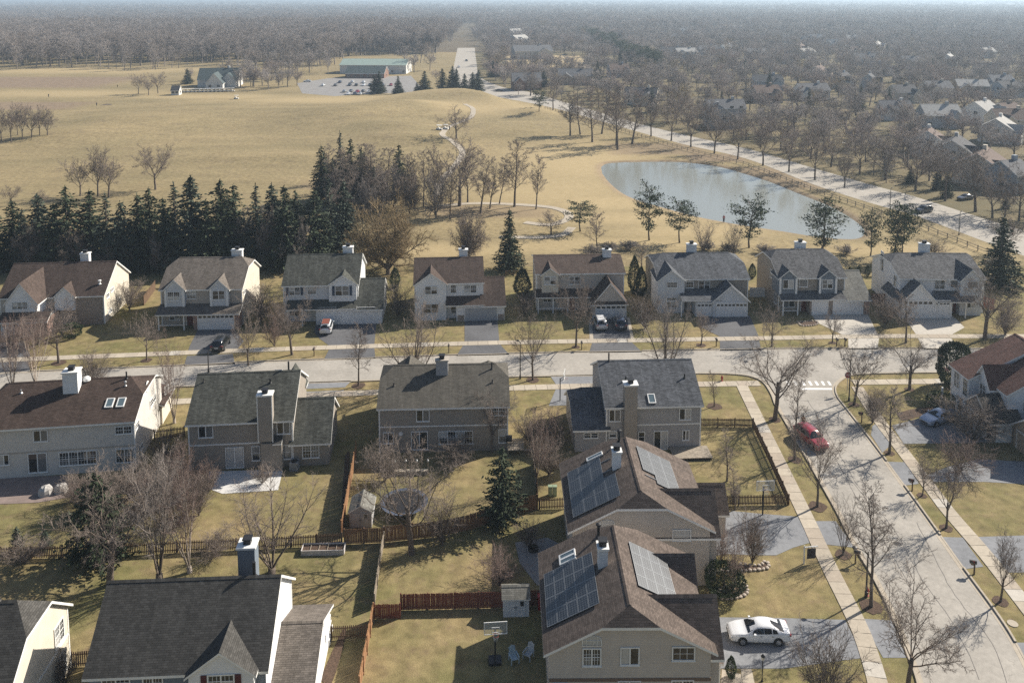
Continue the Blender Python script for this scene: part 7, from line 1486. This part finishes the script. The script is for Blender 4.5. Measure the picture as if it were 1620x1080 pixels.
# conifers near the club and far road
for i, (x, y, t, w_) in enumerate(sorted(((672, 153, 112, 38), (660, 152, 130, 20), (700, 147, 108, 26), (716, 148, 104, 26), (722, 148, 108, 24), (735, 147, 116, 22), (748, 146, 114, 24), (757, 145, 110, 24), (600, 148, 112, 26), (592, 148, 118, 22), (630, 150, 120, 22), (780, 122, 96, 28), (786, 122, 98, 24), (297, 133, 108, 22), (860, 138, 112, 20), (945, 134, 96, 22)))): tree('spruce%d' % (x % 3), x, y, t, w_, '%s dark conifer from the left around the golf club and road bend' % ORD[i], name='spruce_tree', group='dark conifers by the golf club')
# ------------------------------------------------------------------ golf club and the far town
BGW = dict(white=M('far white wall', (.62, .61, .58), .7, .05), cream=M('far cream wall', (.55, .49, .40), .7, .05), grey=M('far grey wall', (.36, .36, .36), .7, .05), tan=M('far tan wall', (.40, .32, .25), .7, .05), brick=M('far brick wall', (.20, .12, .09), .8, .1), blue=M('far blue grey wall', (.30, .34, .38), .7, .05))
BGR = dict(grey=M('far grey roof', (.13, .13, .135), .9, .15, 1), brown=M('far brown roof', (.12, .085, .07), .9, .15, 1), dark=M('far dark roof', (.06, .06, .065), .9, .15, 1), light=M('far pale roof', (.34, .33, .31), .9, .1, 1), green=M('far green roof', (.27, .34, .30), .6, .1, 1), dgreen=M('far dark green roof', (.06, .08, .082), .8, .1, 1))
OCC = []
def far_house(x, y, wpx, depth, ze, rise, wall, roof, label, az=0, chim=True, group=None, rows=2, name='far_house', lower=True, cat='house', axis='u'):
    p = G(x, y); w_ = wpx * mpp(y); r = empty(name, p, R(az), label, cat, group); OCC.append((p.x, p.y, max(w_, depth) * .62 + 1))
    wl, rf = MB(), MB(); f = UU if axis == 'u' else VV; a = (-w_ / 2, w_ / 2, 0, depth) if axis == 'u' else (0, depth, -w_ / 2, w_ / 2)
    gable_walls(wl, *a, 0, ze, ze + rise, 0, 0, f); gable_roof(rf, *a, ze, ze + rise, .4, .3, 0, 0, .25, f)
    wl.build('wall', BGW[wall], r); ro = rf.build('roof', [BGR[roof], WHITE], r)
    k = ('fw',)
    if k not in WCACHE:
        m = MB(); m.box(-.85, .85, -.06, 0, -.08, 1.38); wf = m.mesh('window', [WHITE]); m = MB(); m.box(-.75, -.03, -.09, -.061, 0, 1.3); m.box(.03, .75, -.09, -.061, 0, 1.3); WCACHE[k] = (wf, m.mesh('pane', [GLASS]))
    n = max(2, int(w_ / 3.6))
    for rr in range(rows):
        for i in range(n):
            if (i * 7 + rr * 3 + int(x)) % 5 == 0: continue
            o = link('window', WCACHE[k][0], r, (-w_ / 2 + w_ * (i + .5) / n, 0, 1.0 + rr * 2.75)); link('pane', WCACHE[k][1], o)
    for sg in (-1, 1):
        for rr in range(rows): o = link('window', WCACHE[k][0], r, (sg * w_ / 2, depth * .45, 1.0 + rr * 2.75), (0, 0, sg * math.pi / 2)); link('pane', WCACHE[k][1], o)
    if chim: m = MB(); q = w_ * .22; v = depth * .5; m.box(q - .6, q + .6, v - .5, v + .5, ze, ze + rise + 1.1); c = m.build('chimney', BGW[wall], ro)
    if lower and w_ > 9 and axis == 'u':
        wl, rf = MB(), MB(); sg = 1 if int(x) % 2 else -1; u0, u1 = (w_ * .08, w_ * .46) if sg > 0 else (-w_ * .46, -w_ * .08)
        gable_walls(wl, -2.6, depth * .5, u0, u1, 0, ze * .82, ze * .82 + rise * .75, 0, 0, VV); gable_roof(rf, -2.6, depth * .5, u0, u1, ze * .82, ze * .82 + rise * .75, .3, .3, 0, 0, .22, VV); wl.build('gable_wall', BGW[wall], r); rf.build('gable_roof', [BGR[roof], WHITE], r)
    return r
# club house
far_house(345, 138, 62, 16, 4.5, 6.0, 'white', 'dgreen', 'white golf clubhouse with dark green roof and steep front gables', 8, True, None, 1, 'clubhouse', True, 'clubhouse')
far_house(339, 141, 26, 12, 3.4, 5.5, 'white', 'dgreen', 'white steep gabled entrance wing of the golf clubhouse', 8, False, None, 1, 'clubhouse_wing', False, 'clubhouse', 'v')
far_house(277, 151, 12, 5, 2.8, 2.2, 'white', 'dark', 'tiny white pavilion with dark roof left of the clubhouse', 5, False, None, 1, 'pavilion', False, 'pavilion')
far_house(590, 117, 106, 22, 6.0, 3.4, 'white', 'green', 'long pale green roofed hall behind the golf club car park', -3, False, None, 1, 'hall', False, 'hall')
far_house(577, 124, 62, 15, 3.2, 4.0, 'brick', 'dgreen', 'low brick building with green roof in front of the long hall', -3, False, None, 1, 'club_building', False, 'building')
def golf_cart(x, y, label, group=None):
    p = gp(x, y); r = empty('golf_cart', p, R(_rf.uniform(70, 110)), label, 'golf cart', group); m = MB(); m.box(-.6, .6, -1.1, 1.1, .25, .7); m.box(-.55, .55, -.1, .35, .7, 1.0); m.box(-.55, .55, .35, .45, .7, 1.3); m.build('body', BGW['white'], r)
    m = MB(); m.box(-.68, .68, -.95, 1.0, 1.85, 1.95); m.build('roof', WHITE, r); m = MB()
    for a in (-.55, .55):
        for b in (-.85, .85): m.box(a - .03, a + .03, b - .03, b + .03, .7, 1.85)
    m.build('roof_posts', BLACK, r)
    for a in (-.55, .55):
        for b in (-.75, .75): m = MB(); m.tube([(a - .1, b, .24), (a + .1, b, .24)], .24, 10); m.build('wheel', RUBBER, r)
for i in range(13): golf_cart(291 + i * 6.4, 146.5 - i * .12, '%s white golf cart from the left in the line before the clubhouse' % ORD[i], 'golf carts lined up before the clubhouse')
golf_cart(695, 206, 'left golf cart on the path beside the lone round crowned tree'); golf_cart(705, 205, 'right golf cart on the path beside the lone round crowned tree'); golf_cart(374, 157, 'single dark looking golf cart on the turf right of the clubhouse')
BR_G = 'houses of the far subdivision'
FH = [(1494, 244, 58, 10, 5.0, 3.2, 'white', 'brown', 'white gabled house with brown roof nearest the far road row', 62), (1540, 262, 66, 11, 5.0, 3.4, 'grey', 'dark', 'dark roofed grey house with white chimney right of the far road', 55), (1590, 292, 76, 12, 5.2, 3.8, 'cream', 'brown', 'large brown roofed cream house at the right edge beyond the road', 50), (1622, 306, 40, 10, 5.2, 3.0, 'blue', 'grey', 'bluish house cut off at the right edge beyond the road', 20),
 (1606, 226, 50, 11, 5.4, 3.4, 'white', 'light', 'white walled house with pale roof at the right edge', 50), (1573, 196, 44, 11, 5.4, 3.6, 'white', 'light', 'white house with bright gables and chimney near the right edge', 35), (1608, 196, 34, 10, 5, 3.2, 'tan', 'brown', 'tan pink house at the right edge above the white walled house', 20), (1437, 163, 38, 10, 5.4, 3.2, 'cream', 'dark', 'cream house with dark front gable amid the bare trees', 12), (1420, 190, 46, 10, 4.6, 3.2, 'white', 'grey', 'grey roofed house with white porch amid the bare trees', -6), (1290, 159, 48, 10, 5.2, 3.0, 'white', 'grey', 'long white walled house with grey roof in the middle of the trees', 4),
 (1217, 163, 42, 10, 5.2, 3.2, 'tan', 'brown', 'tan house with brown roof left of the long white walled house', 10), (1150, 186, 60, 11, 4.2, 3.2, 'grey', 'grey', 'wide grey roof showing through trees beside the far road', 0), (1488, 155, 40, 10, 5.4, 3, 'cream', 'grey', 'pale house right of the cream house with dark gable', 0), (1540, 152, 46, 10, 5.4, 3, 'tan', 'light', 'tan house with pale roof near the right upper trees', -10), (1606, 155, 40, 10, 5.4, 3, 'blue', 'dark', 'blue grey house at the right edge in the upper trees', 12), (1344, 140, 30, 10, 5.4, 3.4, 'blue', 'dark', 'dark peaked house above the long white walled house', 40), (1388, 142, 26, 9, 5.4, 3.6, 'grey', 'dark', 'narrow dark peaked house with tall chimney in the trees', 60),
 (1510, 104, 22, 9, 5.6, 3.2, 'white', 'light', 'bright white gabled house in the hazy upper right', 50), (1568, 92, 22, 9, 5.6, 3, 'white', 'light', 'white house with chimney in the hazy upper right', 20), (1393, 80, 26, 9, 5.4, 3, 'cream', 'light', 'pale cream house in the haze above the peaked houses', 50), (1282, 92, 34, 10, 5.2, 3, 'white', 'light', 'white house with pale sloping roof in the haze', 40), (1290, 66, 28, 9, 5.2, 3, 'cream', 'light', 'pale roofed house in the haze above its white neighbour', -20), (1156, 86, 26, 9, 5.2, 3.4, 'white', 'grey', 'white gabled house in the haze left of the dark conifers', 40), (1122, 88, 30, 10, 5.2, 3.4, 'blue', 'grey', 'bluish house in the haze beside the white gabled house', 10), (1088, 92, 34, 10, 5.2, 3.2, 'white', 'light', 'white house with grey roof above the conifer mass', 10), (1066, 90, 36, 10, 5.2, 3.2, 'grey', 'dark', 'dark roofed house right of the conifer mass', 0),
 (845, 94, 62, 16, 7.0, 4.5, 'grey', 'grey', 'large grey roofed building beside the far straight road', 14), (834, 143, 46, 12, 5.4, 4.0, 'brick', 'grey', 'brownish house with grey roof right of the road bend', 5), (910, 134, 54, 12, 5.4, 3.6, 'tan', 'grey', 'tan house with wide grey roof right of the road bend', -4), (828, 70, 34, 12, 6.0, 4.0, 'grey', 'light', 'upper pale gabled roof of the terrace by the straight road', 55), (820, 58, 30, 12, 6.0, 4.0, 'grey', 'light', 'highest pale roof of the terrace by the straight road', 55),
 (84, 48, 34, 14, 6, 3, 'grey', 'light', 'pale grey roof in the far left trees', 20), (106, 19, 26, 14, 7, 1.5, 'white', 'light', 'bright white block in the far left haze', 0), (12, 24, 40, 16, 7, 2, 'white', 'light', 'long white building at the far upper left corner', 0), (60, 20, 36, 16, 7, 2, 'cream', 'light', 'long cream building right of the upper left white one', 0), (232, 30, 22, 12, 6, 3, 'white', 'grey', 'small white roof among the far left trees', 30), (472, 12, 24, 20, 8, 1, 'white', 'light', 'white warehouse on the horizon left of centre', 0), (598, 13, 20, 20, 10, 1, 'cream', 'light', 'pale warehouse on the horizon near the top centre', 0), (690, 14, 34, 20, 8, 1, 'white', 'light', 'low white warehouse on the horizon right of centre', 0), (990, 22, 26, 20, 7, 1, 'white', 'light', 'low white building on the hazy horizon right of the centre', 0)]
for f in FH: far_house(*f[:9], az=f[9])
rg = random.Random(77)
for i in range(46):
    for _ in range(30):
        x, y = rg.uniform(960, 1640), 20 + 190 * rg.random() ** 1.5; p = G(x, y)
        if all((p.x - a) ** 2 + (p.y - b) ** 2 > (r_ + 14) ** 2 for a, b, r_ in OCC) and p.x > xroad(p.y) + 26: break
    else: continue
    wc, rc = rg.choice(('white', 'cream', 'grey', 'tan', 'blue')), rg.choice(('grey', 'brown', 'dark', 'light', 'grey')); far_house(x, y, rg.uniform(12, 16) / mpp(y), 10, 5.2, rg.uniform(2.8, 3.8), wc, rc, '%s house with %s roof half hidden among the far subdivision trees' % (wc, rc), rg.choice((0, 10, 55, -20, 90, 40)), True, BR_G)
# rows of trees one by one at the wood's edge, then the woods as a mass
rw_ = random.Random(91)
PICK = ['far0', 'far1', 'far2', 'far3', 'fartall0', 'fartall1', 'fartall2', 'farwillow']
def single(proto, p, h, label, group, wk=1.0, name='bare_tree'):
    pr = PT[proto]; s = h / pr.h; o = link(name, pr.me, None, (p.x, p.y, 0), (0, 0, rw_.uniform(0, 6.28)), (s * wk, s * wk, s)); return tag(o, label, 'tree', group)
SRC = {}
for i in range(62):
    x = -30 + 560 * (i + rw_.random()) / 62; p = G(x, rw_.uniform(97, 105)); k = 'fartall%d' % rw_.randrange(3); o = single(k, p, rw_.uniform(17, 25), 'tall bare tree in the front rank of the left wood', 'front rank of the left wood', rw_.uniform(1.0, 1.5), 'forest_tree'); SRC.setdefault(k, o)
PTS = []                                        # x, y, proto, scale xy, scale z
def clear(p, m=0):
    if any((p[0] - a) ** 2 + (p[1] - b) ** 2 < (r_ + m) ** 2 for a, b, r_ in OCC): return False
    return True
FIELDS = [(px((805, 108), (930, 108), (930, 92), (880, 86), (800, 92)))]
STRIP = px((690, 140), (800, 160), (830, 150), (770, 130), (765, 68), (696, 68))
CLUB = px((440, 160), (660, 160), (660, 116), (530, 92), (260, 120), (260, 160))
def ok(p):
    return not inpoly(p[0], p[1], STRIP) and not inpoly(p[0], p[1], CLUB) and not any(inpoly(p[0], p[1], f) for f in FIELDS)
def right_side(Y0, Y1, n):
    out = []
    while len(out) < n:
        Y = math.sqrt(rw_.uniform(Y0 ** 2, Y1 ** 2)); X = rw_.uniform(-.68, .68) * Y; out.append((X, Y))
    return out
# subdivision right of the far road: nearest trees singly
def hides(X, Y):                                 # open front gardens on the near side of a house
    return any(b - 26 < Y < b and abs(X - a * Y / b) < r_ for a, b, r_ in OCC)
cand = [(X, Y) for X, Y in right_side(175, 1250, 15000) if X > xroad(Y) + 20 and X < 1e8 and ok((X, Y)) and clear((X, Y), 3.5) and not (hides(X, Y) and rw_.random() < .7)]
kept = []
grid = {}
def far_enough(X, Y, d):
    g = (int(X // 8), int(Y // 8))
    for a in (-1, 0, 1):
        for b in (-1, 0, 1):
            for q in grid.get((g[0] + a, g[1] + b), ()):
                if (q[0] - X) ** 2 + (q[1] - Y) ** 2 < d * d: return False
    grid.setdefault(g, []).append((X, Y)); return True
cand.sort(key=lambda q: q[1])
cand = [q for q in cand if far_enough(q[0], q[1], 8.2 if q[1] < 450 else 7.0)]
for i, (X, Y) in enumerate(cand):
    k = rw_.choice(('far0', 'far1', 'far2', 'far3', 'far0', 'far1', 'fartall1', 'far3', 'farwillow' if rw_.random() < .3 else 'far2')); h = rw_.uniform(7, 13.5); wk = rw_.uniform(1.0, 1.45)
    if i < 150: o = single(k, Vector((X, Y, 0)), h, 'bare tree among the houses beyond the far road', 'bare trees of the far subdivision', wk); SRC.setdefault(k, o)
    else: PTS.append((X, Y, k, h / PT[k].h * wk, h / PT[k].h))
for k in PICK:
    if k not in SRC: SRC[k] = single(k, G(1000 + 60 * len(SRC), 120), 11, 'bare tree among the houses beyond the far road', 'bare trees of the far subdivision')
# left and middle woods
W1 = px((-60, 103), (540, 96), (560, 88), (690, 86), (700, 60), (-60, 52))
for X, Y in right_side(640, 1250, 12000):
    if (inpoly(X, Y, W1) or (Y > 900 and X < xroad(Y) - 6 or X < -1e8)) and ok((X, Y)) and clear((X, Y), 1) and X < 5 + 0 * Y or (inpoly(X, Y, W1) and clear((X, Y), 1)):
        if rw_.random() < .8: k = rw_.choice(('fartall0', 'fartall1', 'fartall2', 'far3', 'far1')); h = rw_.uniform(16, 25); PTS.append((X, Y, k, h / PT[k].h * rw_.uniform(.95, 1.4), h / PT[k].h))
for Y0, Y1, n, s in ((1250, 2200, 7000, 1.15), (2200, 4200, 6500, 1.35), (4200, 9000, 5500, 1.7)):
    for X, Y in right_side(Y0, Y1, n):
        if not ok((X, Y)) or not clear((X, Y), 1): continue
        if Y < 1500 and abs(X - (735 - 810) / FPX * Y) < 18: continue
        k = rw_.choice(PICK[:7] if rw_.random() < .9 else PICK); h = rw_.uniform(10, 17) * (1 + (s - 1) * .25); wk = rw_.uniform(1.1, 1.6) * s; PTS.append((X, Y, k, h / PT[k].h * wk, h / PT[k].h))
# a few scattered ones in front of the club and the road bend
for x, y, h in ((380, 140, 12), (402, 138, 11), (415, 136, 13), (440, 140, 10), (300, 128, 9), (690, 130, 8), (455, 138, 12), (470, 136, 10), (395, 128, 14), (430, 128, 14), (360, 122, 13), (800, 132, 10), (770, 118, 12), (880, 128, 10), (902, 122, 11), (930, 150, 10), (965, 158, 10), (1010, 168, 10), (870, 108, 10), (655, 115, 14), (680, 112, 15), (640, 100, 16), (665, 100, 17), (955, 118, 11), (820, 150, 8), (845, 150, 8)):
    p = G(x, y); k = 'far%d' % (int(x) % 4); single(k, p, h, 'bare tree around the golf club and the road bend', 'bare trees around the golf club', 1.1)
for i in range(46):
    x = rw_.uniform(378, 545); y = rw_.uniform(100, 118 if x > 470 else 142); p = G(x, y)
    if x > 520 and y > 108: continue
    k = rw_.choice(('fartall0', 'fartall1', 'fartall2', 'far1', 'far3')); single(k, p, rw_.uniform(10, 17), 'bare tree in the loose grove between clubhouse and hall', 'bare trees between clubhouse and hall', rw_.uniform(1.1, 1.5))
for i in range(26):
    x = rw_.uniform(-20, 300); p = G(x, rw_.uniform(104, 112)); single('fartall%d' % (i % 3), p, rw_.uniform(14, 26), 'bare tree standing out before the left wood', 'bare trees standing before the left wood', rw_.uniform(1.2, 1.7), 'forest_tree')
def scatter(name, label, pts):
    me = bpy.data.meshes.new(name); n = len(pts); me.vertices.add(n); me.vertices.foreach_set('co', [c for p in pts for c in (p[0], p[1], 0.0)])
    for nm, f, ty in (('kind_index', [PICK.index(p[2]) for p in pts], 'INT'), ('turn', [rw_.uniform(0, 6.28) for p in pts], 'FLOAT'), ('sxy', [p[3] for p in pts], 'FLOAT'), ('sz', [p[4] for p in pts], 'FLOAT')):
        a = me.attributes.new(nm, ty, 'POINT'); a.data.foreach_set('value', f)
    o = link(name, me); tag(o, label, 'wood', None, 'stuff')
    g = bpy.data.node_groups.new(name, 'GeometryNodeTree'); g.interface.new_socket('Geometry', in_out='INPUT', socket_type='NodeSocketGeometry'); g.interface.new_socket('Geometry', in_out='OUTPUT', socket_type='NodeSocketGeometry')
    N, L = g.nodes.new, g.links.new; gi, go = N('NodeGroupInput'), N('NodeGroupOutput'); J = N('GeometryNodeJoinGeometry')
    def attr(nm, ty): a = N('GeometryNodeInputNamedAttribute'); a.data_type = ty; a.inputs[0].default_value = nm; return a.outputs[0]
    ki, tu, sx, sz = attr('kind_index', 'INT'), attr('turn', 'FLOAT'), attr('sxy', 'FLOAT'), attr('sz', 'FLOAT')
    rot = N('ShaderNodeCombineXYZ'); L(tu, rot.inputs[2]); sc = N('ShaderNodeCombineXYZ'); L(sx, sc.inputs[0]); L(sx, sc.inputs[1]); L(sz, sc.inputs[2])
    for i, k in enumerate(PICK):
        oi = N('GeometryNodeObjectInfo'); oi.inputs['Object'].default_value = SRC[k]; oi.inputs['As Instance'].default_value = True; oi.transform_space = 'ORIGINAL'
        cm = N('FunctionNodeCompare'); cm.data_type = 'INT'; cm.operation = 'EQUAL'; L(ki, cm.inputs[2]); cm.inputs[3].default_value = i
        ip = N('GeometryNodeInstanceOnPoints'); L(gi.outputs[0], ip.inputs['Points']); L(cm.outputs[0], ip.inputs['Selection']); L(oi.outputs['Geometry'], ip.inputs['Instance']); L(rot.outputs[0], ip.inputs['Rotation']); L(sc.outputs[0], ip.inputs['Scale']); L(ip.outputs[0], J.inputs[0])
    L(J.outputs[0], go.inputs[0]); md = o.modifiers.new('scatter', 'NODES'); md.node_group = g
scatter('woods', 'mass of bare woodland stretching to the horizon', PTS); print('wood instances', len(PTS), 'singles', len(cand))
# green conifer mass upper right of centre
cp = [G(920 + i * 5.4 + rw_.uniform(-3, 3), 62 + i * 2.2 + rw_.uniform(-6, 6)) for i in range(24)]
cp.sort(key=lambda q: q.x)
for i, p in enumerate(cp):
    pr = PT['pine2']; s = rw_.uniform(1.0, 1.35); r = link('pine_tree', pr.crown, None, (p.x, p.y, 0), (0, 0, rw_.uniform(0, 6)), (s * 1.5, s * 1.5, s)); tag(r, '%s green pine from the left in the long far conifer mass' % ORD[i], 'tree', 'long mass of green pines')
for i in range(40):
    x, y = rw_.uniform(960, 1620), rw_.uniform(40, 190); p = G(x, y)
    if clear(p, 1) and p.x > xroad(p.y) + 15: r = link('spruce_tree', PT['spruce%d' % (i % 3)].crown, None, (p.x, p.y, 0), (0, 0, i), (rw_.uniform(.6, .9),) * 3); tag(r, 'dark conifer scattered among the far subdivision houses', 'tree', 'conifers of the far subdivision')
for i in range(14):
    x, y = rw_.uniform(60, 520), rw_.uniform(22, 60); p = G(x, y); r = link('spruce_tree', PT['spruce%d' % (i % 3)].crown, None, (p.x, p.y, 0), (0, 0, i), (1.1, 1.1, 1.05)); tag(r, 'dark conifer far back in the left wood', 'tree', 'conifers of the left wood')
rect('field', G(800, 100).x, G(930, 100).x, G(865, 107).y, G(865, 88).y, .05, M('dry field', (.40, .31, .17), .95, .15, .02, world=True))
def tower():
    p = G(1452, 6.5); r = empty('water_tower', p, 0, 'hazy water tower on the horizon at upper right', 'water tower'); k = p.y / 9000
    m = MB(); m.lathe([(5, 0), (3, 6), (3, 30)], 14); m.build('stem', BGW['white'], r); m = MB(); m.lathe([(3, 30), (9, 34), (14, 40), (14, 44), (8, 47), (.1, 47.5)], 18); m.build('tank', BGW['white'], r)
tower()
# ------------------------------------------------------------------ air
def air():
    m = bpy.data.materials.new('haze'); m.use_nodes = True; t = m.node_tree; t.nodes.clear(); v = t.nodes.new('ShaderNodeVolumePrincipled'); v.inputs['Color'].default_value = (.66, .83, 1.0, 1); v.inputs['Density'].default_value = HAZE; v.inputs['Anisotropy'].default_value = .25
    o = t.nodes.new('ShaderNodeOutputMaterial'); t.links.new(v.outputs[0], o.inputs['Volume'])
    b = MB(); b.box(-12500, 12500, -450, 16500, -2.2, 56); h_ = b.build('haze', m); h_['kind'] = 'stuff'
air()
